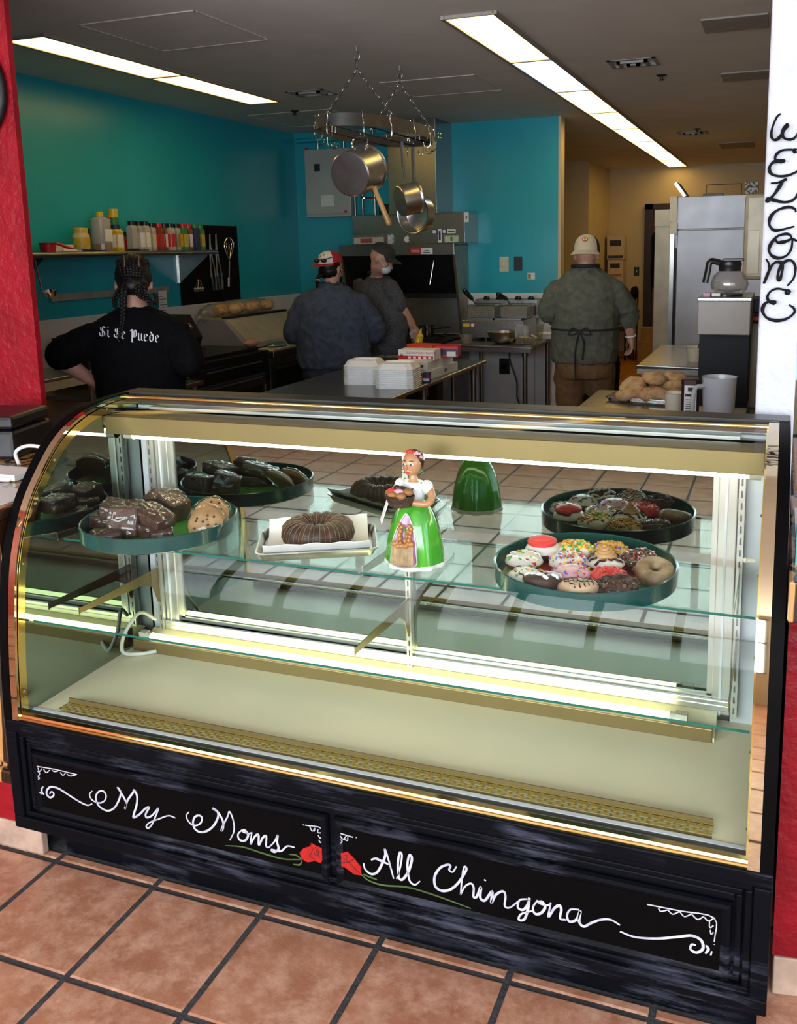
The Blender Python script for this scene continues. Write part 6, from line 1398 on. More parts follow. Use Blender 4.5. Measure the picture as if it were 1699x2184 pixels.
# stacked cartons by the far wall
for k, (z0, h, w, l) in enumerate(((1.0, .25, .25, 'pale carton at the bottom of the shelf stack'), (1.25, .27, .235, 'pale carton in the middle of the shelf stack'), (1.525, .36, .26, 'open pale carton at the top of the shelf stack'))):
    t = thing('cardboard_box', l, 'box', (-.46, 12.4, z0), 0, 'carton stack by the far wall'); MB().box((-.46-w/2, 12.25, z0), (-.46+w/2, 12.5, z0+h-.003)).build('carton', boxw, t, bevel=.003)
    MB().box((-.46-w/2+.04, 12.247, z0+h*.55), (-.46+w/2-.05, 12.2505, z0+h*.8)).build('print', blackm, t); MB().box((-.46-w/2+.02, 12.247, z0+.02), (-.46+w/2-.02, 12.2505, z0+.06)).build('print', navy_p if k == 2 else kraft, t)
t = thing('storage_shelving', 'dark shelving unit under the carton stack', 'shelving', (-.48, 12.35, 0)); MB().box((-.62, 12.15, .97), (-.26, 12.55, 1.0)).build('shelf', iron, t); MB().box((-.62, 12.15, .45), (-.26, 12.55, .48)).build('shelf', iron, t)
for (x, y) in ((-.60, 12.17), (-.28, 12.17), (-.60, 12.53), (-.28, 12.53)): MB().cyl((x, y, 0), (x, y, 1.0), .015, n=8).build('post', iron, t)
tag(MB().box((-.05, 11.9, 0), (.28, 12.25, .33)).build('cardboard_box', kraft, bevel=.004), 'brown cardboard box on the floor at the far door', 'box'); tag(MB().box((-.02, 11.95, .33), (.26, 12.22, .52)).build('cardboard_box', kraft, bevel=.004), 'brown cardboard box stacked on the floor box at the far door', 'box')
t = thing('mop_handle_rack', 'dark umbrella like bundle of cleaning tools near the far door', 'cleaning tools', (-.16, 12.2, 0))
for k in range(3): MB().tube([(-.2+k*.04, 12.2, 0), (-.19+k*.04, 12.22, 1.05)], .012, 8).build('tool_handle', iron, t)
o = MB().ell((-.16, 12.2, 1.02), (.06, .05, .10), 12, 8).build('tool_head', blackmatte, t, smooth=True); crinkle(o, 4, .02, 25)
t = thing('small_tub', 'small cream tub on the steel side table', 'tub', (1.36, 4.95, .905)); q = at(1482, 742, 'Y', 4.95); MB().lathe([(.05, 0), (.065, .10), (.07, .103), (.062, .098), (.048, .005)], (q.x, 4.95, .905), 20, cap=True).build('tub', creamp, t, smooth=True); MB().tube([(q.x, 4.95, .95), (q.x+.06, 4.97, 1.10)], .008, 8).build('spoon', chrome, t)
# ================================================================== people
def Dp(x, y, d): return CAM_POS+(fw+R2*((x-PPX)/FPX)-U2*((y-PPY)/FPX))*d
UPV = Vector((0, 0, 1))
class Fig:
    """collects overlapping lofts and limbs in world space; skin() fuses them into one continuous surface"""
    def __init__(s): s.b = MB()
    def loft(s, rings, r, f, n=22, p=2.3):
        rg = []
        for (c, rx, ry) in rings:
            q = []
            for k in range(n):
                a = 2*PI*k/n; ca, sa = math.cos(a), math.sin(a)
                q.append(Vector(c)+r*(rx*math.copysign(abs(ca)**(2/p), ca))+f*(ry*math.copysign(abs(sa)**(2/p), sa)))
            rg.append(q)
        s.b.rings(rg); return s
    def limb(s, pts, rad, n=14, seg=4):
        P = smooth_path(pts, seg); m = len(P); k = len(pts)-1; R = []
        for i in range(m):
            u = i/(m-1)*k; j = min(int(u), k-1); R.append(rad[j]+(rad[j+1]-rad[j])*(u-j))
        s.b.tube(P, R, n, round_end=True); return s
    def ball(s, c, r, M=None): s.b.ell(c, r, 18, 12, M); return s
    def skin(s, name, m, parent, voxel=.011, smooth=4, folds=0.0, freq=7.0, seed=0.0):
        me = s.b.mesh('tmp'); o = bpy.data.objects.new('tmp', me); COL.objects.link(o)
        md = o.modifiers.new('r', 'REMESH'); md.mode = 'VOXEL'; md.voxel_size = voxel
        dg = bpy.context.evaluated_depsgraph_get(); nm = bpy.data.meshes.new_from_object(o.evaluated_get(dg)); bpy.data.objects.remove(o)
        bm = bmesh.new(); bm.from_mesh(nm)
        for _ in range(smooth): bmesh.ops.smooth_vert(bm, verts=bm.verts, factor=.5, use_axis_x=True, use_axis_y=True, use_axis_z=True)
        if folds:
            bm.normal_update(); sv = Vector((seed*3.1, seed, seed*1.7))
            for v in bm.verts:
                p = v.co
                a = noise.noise(Vector((p.x*freq, p.y*freq, p.z*freq*1.7))+sv); b = 1-abs(noise.noise(Vector((p.x*freq*1.5+p.z*freq*.9, p.y*freq*1.5, p.z*freq*.8-p.x*freq*.5))+sv*2))*2
                c2 = 1-abs(noise.noise(Vector((p.x*freq*2.1-p.z*freq*1.2, p.y*freq*2.1+p.z*freq*.6, p.z*freq*1.3))+sv*.7))*2
                v.co += v.normal*folds*(a*.7+max(0, b)**4*.8+max(0, c2)**6*.55)
        for f in bm.faces: f.smooth = True
        bm.to_mesh(nm); bm.free()
        nm.transform(WM[parent].inverted()); q = bpy.data.objects.new(name, nm); COL.objects.link(q); nm.materials.clear(); nm.materials.append(m)
        q.parent = parent; WM[q] = WM[parent]; return q
def head(F, c, face, tilt=0.0, s=1.0):
    """skull, jaw, nose, ears, lips and brows added to a figure; face is the direction looked at"""
    f = Vector(face).normalized(); r = f.cross(UPV).normalized(); u = r.cross(f).normalized()
    M = Matrix((r, f, u)).transposed()
    q = lambda x, y, z: Vector(c)+M @ Vector((x*s, y*s, z*s))
    F.ball(q(0, -.008, .025), (.076*s, .094*s, .098*s), M); F.ball(q(0, .028, -.045), (.056*s, .060*s, .062*s), M); F.ball(q(0, .060, -.088), (.026*s, .022*s, .020*s), M)
    F.limb([q(0, .088, .02), q(0, .100, -.015), q(0, .112, -.030)], [.010*s, .012*s, .015*s], 8, 2)
    for sx in (-1, 1):
        F.ball(q(sx*.030, .084, .030), (.018*s, .010*s, .008*s), M); F.ball(q(sx*.040, .070, -.02), (.022*s, .022*s, .022*s), M)
        E = M @ Matrix.Rotation(sx*.35, 3, 'Z'); F.ball(q(sx*.080, -.008, -.008), (.010*s, .018*s, .032*s), E)
    F.ball(q(0, .090, -.058), (.022*s, .012*s, .010*s), M)
    return q, M
def eyes(q, M, parent, s=1.0):
    for sx in (-1, 1):
        o = MB().ell(q(sx*.030, .086, .012), (.013*s, .008*s, .008*s), 12, 8, M).build('eye', wh_g, parent, smooth=True)
        MB().ell(q(sx*.030, .094, .012), (.006*s, .003*s, .006*s), 10, 6, M).build('iris', choc_d, o, smooth=True)
def hand(F, wrist, direc, palm_n, s=1.0, curl=.5, thumb=1):
    """palm, four unequal bent fingers and a thumb from the side of the palm"""
    d = Vector(direc).normalized(); n_ = Vector(palm_n); n_ = (n_-d*n_.dot(d)).normalized(); w = d.cross(n_)
    F.limb([wrist, Vector(wrist)+d*.03*s], [.026*s, .030*s], 10, 2)
    for k in range(4): F.limb([Vector(wrist)+d*.02*s+w*(k-1.5)*.014*s, Vector(wrist)+d*.085*s+w*(k-1.5)*.019*s], [.016*s, .013*s], 8, 2)
    for k, L in enumerate((.062, .074, .070, .054)):
        a = Vector(wrist)+d*.085*s+w*(k-1.5)*.0205*s; c = curl*(1+.12*k)
        b = a+(d*math.cos(c)+n_*math.sin(c))*L*.48*s; e = b+(d*math.cos(c*2.1)+n_*math.sin(c*2.1))*L*.34*s; g = e+(d*math.cos(c*2.8)+n_*math.sin(c*2.8))*L*.26*s
        F.limb([a, b, e, g], [.0095*s, .009*s, .0085*s, .0075*s], 8, 2)
    a = Vector(wrist)+d*.028*s-w*.030*s*thumb; b = a+(d*.6-w*thumb*.65+n_*.35).normalized()*.040*s; e = b+(d*.85-w*thumb*.2+n_*.45).normalized()*.032*s
    F.limb([a, b, e], [.013*s, .011*s, .009*s], 8, 2)
def cap(parent, q, M, front, mats, brim_col, s=1.0, flat=False, crown=.085, emblem=None):
    """trucker cap: front points along +Y of the head frame when front = 1, backwards when -1"""
    cz = .045
    def P(az, el, off=0.0):
        ex, ey, ez = .088+off, .104+off, crown+off
        return q(ex*math.sin(az)*math.cos(el)**.8, front*ey*math.cos(az)*math.cos(el)**.8-.006, cz+ez*math.sin(el)**.85)
    def sheet(a0, a1, na, name, m):
        b = MB(); ne = 8; rg = []
        for i in range(na+1):
            az = a0+(a1-a0)*i/na; o = [P(az, max(.0, PI/2*j/ne)) for j in range(ne+1)]; inn = [P(az, PI/2*j/ne, -.003) for j in range(ne, -1, -1)]
            rg.append(o+inn)
        b.rings(rg); return b.build(name, m, parent, smooth=.9)
    fp = sheet(-1.05, 1.05, 12, 'cap_front_panel', mats[0]); sheet(1.05, 2*PI-1.05, 20, 'cap_back_mesh', mats[1])
    MB().ell(P(0, PI/2), (.008, .008, .005), 8, 5).build('cap_button', mats[1], parent, smooth=True)
    b = MB(); rg = []
    for i in range(17):
        a = -1.15+2.3*i/16; o = P(a, 0, .001); L = .072*math.cos(a*.80)**.6*s
        fr = (q(math.sin(a)*.55, front*1.0, 0)-q(0, 0, 0)).normalized(); dn = (q(0, 0, -1)-q(0, 0, 0)).normalized()
        droop = 0.0 if flat else .022*(a/1.15)**2
        if front < 0: droop = .020
        e = o+fr*L+dn*(.010+droop); rg.append([o, o+(e-o)*.5+dn*.002, e, e+dn*.003, o+(e-o)*.5+dn*.005, o+dn*.003])
    b.rings(rg); b.build('cap_brim', brim_col, parent, smooth=.8)
    return fp, P

# ------------------------------------------------------------------ cook in the black tee with braids
f = Vector((-.60, .80, 0)).normalized(); r = Vector((f.y, -f.x, 0)); C = Vector((-.945, 1.745, 0))
P1 = thing('person', 'cook in a black t-shirt with long dark braids, seen from behind', 'person', (C.x, C.y, 0))
at1 = lambda z, df=0.0, dr=0.0: Vector((C.x, C.y, 0))+f*df+r*dr+UPV*z
sL, sR = at1(1.365, .0, -.180), at1(1.365, .0, .180)
eL = Dp(120, 765, 4.2)+f*.06; wL = Dp(190, 822, 4.2)+f*.16; eR = Dp(405, 782, 4.2)+f*.08; wR = eR+f*.24-r*.02+UPV*(-.05)
B = Fig()
B.loft([(at1(.90), .17, .12), (at1(1.05), .17, .12), (at1(1.25, .01), .18, .12), (at1(1.38, .02), .16, .10), (at1(1.45, .03), .08, .07)], r, f)
B.limb([at1(1.40, .03), at1(1.50, .05), at1(1.56, .07)], [.066, .058, .058])
hc = at1(1.592, .085); q, M = head(B, hc, f*1+Vector((0, 0, -.55)))
for (s_, e_, w_) in ((sL, eL, wL), (sR, eR, wR)): B.limb([s_, s_+(e_-s_)*.5, e_, e_+(w_-e_)*.5, w_], [.056, .052, .046, .040, .028])
hand(B, wL, (wL-eL)+f*.1, f*.5+UPV*-.8, 1.0, .6, -1); hand(B, wR, f, UPV*-1, 1.0, .5, 1)
for sx in (-1, 1): B.limb([at1(.92, 0, sx*.09), at1(.50, .01, sx*.10), at1(.10, -.01, sx*.10)], [.085, .058, .042]); B.limb([at1(.06, -.03, sx*.10), at1(.04, .16, sx*.11)], [.045, .035])
B.skin('body', skin1, P1, .010, 4); eyes(q, M, P1)
S = Fig()
S.loft([(at1(.84), .205, .155), (at1(.95), .205, .155), (at1(1.08, .0), .205, .152), (at1(1.22, .01), .212, .152), (at1(1.33, .01), .218, .145), (at1(1.40, .015), .212, .115), (at1(1.44, .02), .165, .090), (at1(1.475, .03), .095, .072), (at1(1.49, .035), .078, .068)], r, f)
for (s_, e_) in ((sL, eL), (sR, eR)): S.limb([s_-(e_-s_)*.05, s_+(e_-s_)*.35, s_+(e_-s_)*.86], [.064, .074, .080])
shirt1 = S.skin('t_shirt', tee_b, P1, .011, 4, .007, 6.5, 1.0)
Pn = Fig(); Pn.loft([(at1(.98), .19, .14), (at1(.86), .19, .14), (at1(.80), .18, .13)], r, f)
for sx in (-1, 1): Pn.limb([at1(.84, 0, sx*.09), at1(.48, .01, sx*.10), at1(.09, -.01, sx*.10)], [.10, .078, .065])
Pn.skin('trousers', denim, P1, .013, 3, .005, 8, 2.0)
for sx in (-1, 1): o = MB(); o.tube([at1(.045, -.08, sx*.10), at1(.05, .05, sx*.10), at1(.035, .19, sx*.11)], [.045, .055, .04], 12, round_end=True, sq=.8); o.build('shoe', blackm, P1, smooth=True)
# hair: scalp, cornrows with pale partings, braids
H = Fig(); H.ball(q(0, -.018, .032), (.084, .098, .102), M); H.ball(q(0, -.055, -.03), (.066, .050, .050), M); H.skin('hair', hairm, P1, .008, 2, .004, 40, 3.0)
def braid(pts, r0, r1, name='braid', seg=8, step=.017):
    P = smooth_path(pts, seg); L = [0]
    for a, b_ in zip(P, P[1:]): L.append(L[-1]+(b_-a).length)
    n_ = max(3, int(L[-1]/step)); b = MB()
    for k in range(n_+1):
        t_ = L[-1]*k/n_; j = max(i for i in range(len(L)) if L[i] <= t_+1e-9); j = min(j, len(P)-2); u = (t_-L[j])/max(1e-6, L[j+1]-L[j])
        c = P[j]+(P[j+1]-P[j])*u; d = (P[j+1]-P[j]).normalized(); rr = r0+(r1-r0)*k/n_; sd = d.cross(f).normalized()
        for sx in (-1, 1): b.ell(c+sd*rr*.45*sx+d*step*.25*sx, (rr*.78, rr*.78, rr*1.1), 8, 6, (d+sd*sx*.5).to_track_quat('Z', 'Y').to_matrix())
    return b.build(name, hairm, P1, smooth=True)
for k in range(7):
    x = (k-3)*.021; hp = []
    for j in range(9):
        th = .55+2.95*j/8; w_ = math.sqrt(max(0.05, 1-(x/.090)**2)); hp.append(q(x*(1.0 if j < 4 else 1.0-.09*(j-4)), -.018+.101*w_*math.cos(th), .032+.105*w_*math.sin(th)))
    braid(hp, .0105, .0110, 'cornrow', 5, .013)
for x in (-.0315, .0315):
    hp = [q(x, -.018+.104*math.cos(th)*.94, .032+.107*.94*math.sin(th)) for th in [.6+2.5*j/8 for j in range(9)]]
    MB().tube(smooth_path(hp, 3), .0034, 6).build('parting', mat('scalp', (.22, .15, .13), .6) if 'scalp' not in MATS else MATS['scalp'], P1, smooth=True)
cut = shirt1
def back_pt(px, py, lift=.012):
    o = CAM_POS; d = (Dp(px, py, 4.2)-CAM_POS).normalized(); inv = WM[P1].inverted(); bv = BACK1
    h = bv.ray_cast(inv @ o, d); return (WM[P1] @ h[0]-d*lift, WM[P1].to_3x3() @ h[1]) if h[0] else (Dp(px, py, 4.1), -f)
BACK1 = BVHTree.FromPolygons([v.co.copy() for v in shirt1.data.vertices], [tuple(p.vertices) for p in shirt1.data.polygons])
braid([q(-.035, -.085, -.04), q(-.045, -.095, -.09), back_pt(262, 668)[0], back_pt(258, 700)[0], back_pt(252, 725)[0]], .016, .008)
braid([q(-.062, -.05, -.05), q(-.085, -.045, -.09), q(-.088, -.04, -.13)], .012, .009)
braid([q(.04, -.08, -.05), q(.05, -.085, -.10), q(.085, -.06, -.13), q(.100, -.03, -.10), q(.095, -.01, -.06)], .013, .008)
braid([q(.02, -.09, -.05), q(.02, -.10, -.10), q(.06, -.10, -.135), q(.085, -.07, -.145)], .012, .007)
# gothic lettering printed across the back
GL = {'S': (1.0, [[(.92,1.2),(.60,1.42),(.18,1.22),(.22,.92),(.80,.62),(.86,.25),(.46,.02),(.04,.20)], [(.50,1.30),(.50,.12)], [(.05,.20),(.0,.5)]]), 'i': (.5, [[(.02,.88),(.22,1.0),(.22,.15),(.40,.02)], [(.16,1.28),(.32,1.42)]]),
      'e': (.72, [[(.10,.85),(.10,.18),(.32,.0),(.62,.16)], [(.10,.85),(.36,1.0),(.58,.78),(.16,.45)]]), 'P': (1.05, [[(.30,1.40),(.30,-.32)], [(.02,1.15),(.20,1.42),(.48,1.30),(.80,1.42),(.95,1.15),(.95,.55),(.72,.38),(.40,.48)], [(.10,-.28),(.48,-.34)], [(.58,1.25),(.58,.50)]]),
      'u': (.82, [[(.0,.88),(.14,1.0),(.14,.18),(.34,.0),(.60,.18)], [(.60,1.0),(.60,.16),(.78,.02)]]), 'd': (.80, [[(.12,.80),(.12,.20),(.34,.0),(.62,.22),(.64,.90),(.18,1.36)], [(.12,.80),(.38,1.0),(.62,.84)]]), ' ': (.42, [])}
ink = mat('white_shirt_print', (.74, .74, .78), .7, var=.05)
x0_, y0_, x1_, y1_ = 212.0, 717.0, 342.0, 731.0
text = 'Si Se Puede'; tot = sum(GL[c][0]+.14 for c in text); cur = 0.0; pb = MB()
for ch in text:
    wd_, st = GL[ch]
    for s_ in st:
        hr = []
        for (a, b_), (c_, d_) in zip(s_, s_[1:]):
            for k in range(4): hr.append((a+(c_-a)*k/4, b_+(d_-b_)*k/4))
        hr.append(s_[-1]); rg = []
        for (gx, gy) in hr:
            px = x0_+(x1_-x0_)*(cur+gx)/tot; base = y0_+(y1_-y0_)*(cur+gx)/tot; py = base-gy*15.5
            a_, _ = back_pt(px-1.2, py+.45, .003); b2, _ = back_pt(px+1.2, py-.45, .003); a3, _ = back_pt(px+1.2, py-.45, .0012); a4, _ = back_pt(px-1.2, py+.45, .0012)
            rg.append([a_, b2, a3, a4])
        pb.rings(rg)
    cur += wd_+.14
pb.build('shirt_print', ink, P1)

# ------------------------------------------------------------------ cook in navy shirt, red and white cap worn backwards
f = Vector((-.40, .92, 0)).normalized(); r = Vector((f.y, -f.x, 0)); g0 = Dp(706, 690, 6.8)+f*.20; C = Vector((g0.x, g0.y, 0))
P2 = thing('person', 'cook in a navy shirt and a red and white cap worn backwards', 'person', (C.x, C.y, 0))
sL, sR = at1(1.335, .0, -.205), at1(1.335, .0, .205); eL = at1(1.12, .06, -.305); eR = at1(1.11, .06, .315); wL = at1(1.10, .25, -.14); wR = at1(1.10, .25, .14)
B = Fig(); B.loft([(at1(.86), .20, .16), (at1(1.05), .21, .16), (at1(1.25), .20, .14), (at1(1.38), .17, .11), (at1(1.45, .02), .08, .07)], r, f); B.limb([at1(1.40, .01), at1(1.48, .03), at1(1.53, .04)], [.068, .060, .060])
fc = (f*.82+r*.55).normalized(); hc = at1(1.592, .06, .0); q, M = head(B, hc, fc+Vector((0, 0, -.22)))
for (s_, e_, w_) in ((sL, eL, wL), (sR, eR, wR)): B.limb([s_, s_+(e_-s_)*.5, e_, e_+(w_-e_)*.5, w_], [.058, .055, .050, .042, .030])
hand(B, wL, f, UPV*-1, 1, .5, -1); hand(B, wR, f, UPV*-1, 1, .5, 1)
for sx in (-1, 1): B.limb([at1(.90, 0, sx*.10), at1(.48, .01, sx*.11), at1(.10, -.01, sx*.11)], [.10, .065, .045]); B.limb([at1(.06, -.03, sx*.11), at1(.04, .16, sx*.12)], [.045, .035])
B.skin('body', skin1, P2, .011, 4); eyes(q, M, P2)
S = Fig(); S.loft([(at1(.86), .268, .20), (at1(.94), .275, .205), (at1(1.05), .272, .205), (at1(1.18), .262, .195), (at1(1.29), .250, .175), (at1(1.36), .240, .150), (at1(1.41, .0), .200, .120), (at1(1.45, .01), .135, .095), (at1(1.485, .02), .080, .075)], r, f)
for (s_, e_, w_) in ((sL, eL, wL), (sR, eR, wR)): S.limb([s_-(e_-s_)*.04, s_+(e_-s_)*.4, e_, e_+(w_-e_)*.35], [.080, .088, .086, .078])
S.skin('work_shirt', navy_c, P2, .0115, 3, .016, 5.5, 5.0)
Pn = Fig(); Pn.loft([(at1(.92), .25, .185), (at1(.80), .245, .18), (at1(.74), .22, .16)], r, f)
for sx in (-1, 1): Pn.limb([at1(.80, 0, sx*.11), at1(.45, .01, sx*.12), at1(.09, -.01, sx*.12)], [.125, .10, .08])
Pn.skin('trousers', denim, P2, .014, 3, .006, 8, 2.5)
for sx in (-1, 1): o = MB(); o.tube([at1(.045, -.08, sx*.12), at1(.05, .05, sx*.12), at1(.035, .19, sx*.13)], [.045, .055, .04], 12, round_end=True, sq=.8); o.build('shoe', blackm, P2, smooth=True)
MB().tube([at1(1.468+.02*math.sin(a), .022+.085*math.cos(a+PI), .092*math.sin(a)) for a in [2*PI*k/24 for k in range(24)]], .011, 8, closed=True).build('neck_strap', lacem, P2, smooth=True)
H = Fig(); H.ball(q(0, -.035, -.02), (.078, .072, .062), M); H.ball(q(0, -.02, .03), (.078, .094, .090), M); H.skin('hair', hairm, P2, .008, 2, .003, 50, 4.0)
tl_ = [q(-.01, -.10, -.05), q(-.02, -.125, -.085), q(-.025, -.125, -.13), q(-.03, -.115, -.165)]; MB().tube(smooth_path(tl_, 5), [.016]*5+[.015]*5+[.010]*4+[.006]*2, 8, round_end=True).build('ponytail', hairm, P2, smooth=True); MB().torus(q(-.022, -.125, -.10), .013, .005, 14, 8).build('hair_tie', whitep, P2, smooth=True)
capw = mat('white_cap_twill', (.62, .60, .58), .8, var=.05); capr = mat('red_cap_mesh', (.40, .010, .018), .8, var=.15, scale=60)
# cap sits turned so that its front panel and brim point back toward the counter
fr2 = (-(f*.80)-r*.62).normalized()+Vector((0, 0, -.10)); fr2.normalize(); rr2 = fr2.cross(UPV).normalized(); uu2 = rr2.cross(fr2); M2 = Matrix((rr2, fr2, uu2)).transposed(); hq = hc+fr2*.012+UPV*.012
q2 = lambda x, y, z: hq+M2 @ Vector((x, y, z))
fp, PC = cap(P2, q2, M2, 1, (capw, capr), capr, crown=.088, flat=True)
b = MB(); b.tube([PC(-1.0, .42, .006), PC(-.5, .30, .010), PC(0, .26, .012), PC(.5, .30, .010), PC(1.3, .40, .006)], .0035, 6); b.build('sunglasses_frame', blackm, P2, smooth=True)
for a in (-.36, .36): MB().ell(PC(a, .20, .012), (.024, .024, .016), 12, 8).build('sunglasses_lens', blackm, P2, smooth=True)
b = MB()
for (a, e) in ((-.2, .75), (.1, .62)): b.ribbon([PC(a-.09, e, .0012), PC(a, e+.13, .0012), PC(a+.09, e, .0012), PC(a, e-.13, .0012), PC(a-.09, e, .0012)], .004, (PC(a, e, .01)-PC(a, e)).normalized(), .001)
b.ribbon([PC(.2, .45, .0012), PC(.55, .55, .0012), PC(.75, .40, .0012)], .006, (PC(.5, .5, .01)-PC(.5, .5)).normalized(), .001); b.build('cap_emblem', blackm, P2, kind='stuff')
Fm = Fig(); Fm.ball(q(0, .068, -.058), (.056, .050, .050), M); Fm.skin('face_mask', blackmatte, P2, .008, 2); MB().tube([q(.055, .07, -.03), q(.083, -.005, .01)], .0025, 6).build('mask_strap', lacem, P2)

# ------------------------------------------------------------------ cook in charcoal tee and black cap bending over the range
f = Vector((.50, .86, 0)).normalized(); r = Vector((f.y, -f.x, 0)); g0 = Dp(786, 640, 7.32)+f*.16; C = Vector((g0.x, g0.y, 0))
P3 = thing('person', 'cook in a charcoal t-shirt, black cap and pale mask bending over the range', 'person', (C.x, C.y, 0))
sR = Dp(822, 616, 7.32)+f*.05; sL = sR-r*.42+f*.0; eR = Dp(843, 658, 7.32)+f*.06; wR = Dp(849, 705, 7.32)+f*.16; eL = sL+f*.18+UPV*-.24-r*.04; wL = eL+f*.24+UPV*-.05+r*.05
mid = (sR+sL)*.5; ml = lambda z, df=0.0, dr=0.0: Vector((C.x, C.y, 0))*(1)+f*df+r*dr+UPV*z
sp = [ml(.88), ml(1.05, .0), ml(1.2, .02), Vector((mid.x, mid.y, 1.36))-f*.02, Vector((mid.x, mid.y, 1.46)), Vector((mid.x, mid.y, 1.52))+f*.03]
B = Fig(); B.loft([(sp[0], .17, .12), (sp[1], .17, .12), (sp[2], .18, .12), (sp[3], .18, .11), (sp[4], .15, .09), (sp[5], .07, .065)], r, f)
fc3 = (f*.55+r*.83).normalized(); hc = Dp(800, 553, 7.32)+f*.06; q, M = head(B, hc, fc3+Vector((0, 0, -.50))); B.limb([sp[4], sp[5], hc-UPV*.04-fc3*.03], [.066, .062, .060])
for (s_, e_, w_) in ((sL, eL, wL), (sR, eR, wR)): B.limb([s_, s_+(e_-s_)*.5, e_, e_+(w_-e_)*.5, w_], [.058, .054, .046, .042, .029])
for sx in (-1, 1): B.limb([ml(.90, 0, sx*.09), ml(.48, .01, sx*.10), ml(.10, -.01, sx*.10)], [.09, .06, .045]); B.limb([ml(.06, -.03, sx*.10), ml(.04, .16, sx*.11)], [.045, .035])
hand(B, wL, f, UPV*-1, 1, .6, -1); hand(B, wR, (wR-eR)+r*-.05, -r, 1.05, .85, 1); B.skin('body', skin2, P3, .010, 4); eyes(q, M, P3)
G = Fig(); hand(G, wR-(wR-eR).normalized()*.02, (wR-eR)+r*-.05, -r, 1.14, .85, 1); G.skin('glove', glass_mat('clear_glove', (.80, .78, .74), .06, .25, .5, (.60, .52, .46), .55), P3, .007, 2, .003, 40, 2.0)
S = Fig(); S.loft([(sp[0]+UPV*.02, .195, .150), (sp[1], .198, .150), (sp[2], .205, .150), (sp[3], .215, .140), (sp[4], .195, .115), (sp[5]-UPV*.02, .120, .090), (sp[5], .085, .075)], r, f)
for (s_, e_) in ((sL, eL), (sR, eR)): S.limb([s_-(e_-s_)*.06, s_+(e_-s_)*.4, s_+(e_-s_)*.82], [.066, .072, .072])
S.skin('t_shirt', grey_c, P3, .0115, 3, .010, 7, 7.0)
Pn = Fig(); Pn.loft([(ml(.96), .18, .14), (ml(.84), .185, .14), (ml(.78), .17, .13)], r, f)
for sx in (-1, 1): Pn.limb([ml(.84, 0, sx*.09), ml(.48, .01, sx*.10), ml(.09, -.01, sx*.10)], [.105, .08, .068])
Pn.skin('trousers', khaki, P3, .013, 3, .005, 8, 3.5)
for sx in (-1, 1): o = MB(); o.tube([ml(.045, -.08, sx*.10), ml(.05, .05, sx*.10), ml(.035, .19, sx*.11)], [.045, .055, .04], 12, round_end=True, sq=.8); o.build('shoe', blackm, P3, smooth=True)
A = Fig(); A.loft([(ml(1.10, .10), .165, .06), (ml(.95, .10), .20, .065), (ml(.60, .10), .20, .07)], r, f); A.skin('apron', blackmatte, P3, .014, 2, .005, 8, 1.5)
nb = sp[5]-UPV*.005; MB().tube([nb+r*.088*math.cos(a)+f*(.078*math.sin(a)+.005)+UPV*(.012-.03*math.sin(a)) for a in [2*PI*k/24 for k in range(24)]], .010, 8, closed=True).build('neck_strap', lacem, P3, smooth=True)
capb = mat('black_cap_mesh', (.022, .022, .022), .8, var=.2, scale=70); q3 = lambda x, y, z: q(x, y, z+.004); cap(P3, q3, M, 1, (capb, capb), capb, crown=.080)
Fm = Fig(); Fm.ball(q(0, .062, -.052), (.050, .050, .046), M); Fm.skin('face_mask', maskm, P3, .008, 2); MB().tube([q(.055, .07, -.03), q(.083, -.005, .01)], .0025, 6).build('mask_strap', whitep, P3)
bt_ = wR+(wR-eR).normalized()*.06-r*.035
t = thing('squeeze_bottle', 'yellow squeeze bottle held by the cook in charcoal', 'bottle', (bt_.x, bt_.y, bt_.z-.14)); MB().lathe([(.030, 0), (.032, .01), (.032, .15), (.014, .18), (.006, .22)], (bt_.x, bt_.y, bt_.z-.16), 18, Matrix.Rotation(.25, 3, 'Y'), cap=True).build('bottle', yel_p, t, smooth=True); MB().lathe([(.0325, .148), (.0325, .165), (.015, .182)], (bt_.x, bt_.y, bt_.z-.16), 18, Matrix.Rotation(.25, 3, 'Y')).build('collar', yel_p, t, smooth=True)

# ------------------------------------------------------------------ cook in olive shirt walking away
f = Vector((-.06, 1.0, 0)).normalized(); r = Vector((f.y, -f.x, 0)); g0 = Dp(1240, 680, 6.3)+f*.17; C = Vector((g0.x, g0.y, 0))
P4 = thing('person', 'cook in an olive shirt and tan cap walking away past the fryer table', 'person', (C.x, C.y, 0))
sL, sR = at1(1.425, .0, -.200), at1(1.425, .0, .200); eL = Dp(1160, 665, 6.3)+f*.14; wL = Dp(1180, 712, 6.3)+f*.28; eR = Dp(1334, 668, 6.3)+f*.13; wR = Dp(1339, 722, 6.3)+f*.18
B = Fig(); B.loft([(at1(.90), .19, .15), (at1(1.08), .19, .15), (at1(1.28), .19, .13), (at1(1.43), .17, .11), (at1(1.52, .02), .085, .075)], r, f); B.limb([at1(1.48, .01), at1(1.56, .025), at1(1.60, .03)], [.074, .070, .068])
hc = at1(1.672, .045, .0); q, M = head(B, hc, f+Vector((0, 0, -.12)), s=1.04)
for (s_, e_, w_) in ((sL, eL, wL), (sR, eR, wR)): B.limb([s_, s_+(e_-s_)*.5, e_, e_+(w_-e_)*.5, w_], [.060, .056, .050, .044, .032])
kL, aL, kR, aR = at1(.50, .02, -.11), at1(.10, -.16, -.11), at1(.51, .17, .10), at1(.10, .26, .10)
for (h_, k_, a_) in ((at1(.92, 0, -.10), kL, aL), (at1(.92, .02, .10), kR, aR)): B.limb([h_, k_, a_], [.10, .066, .046]); B.limb([a_-UPV*.04-f*.02, a_-UPV*.06+f*.15], [.045, .035])
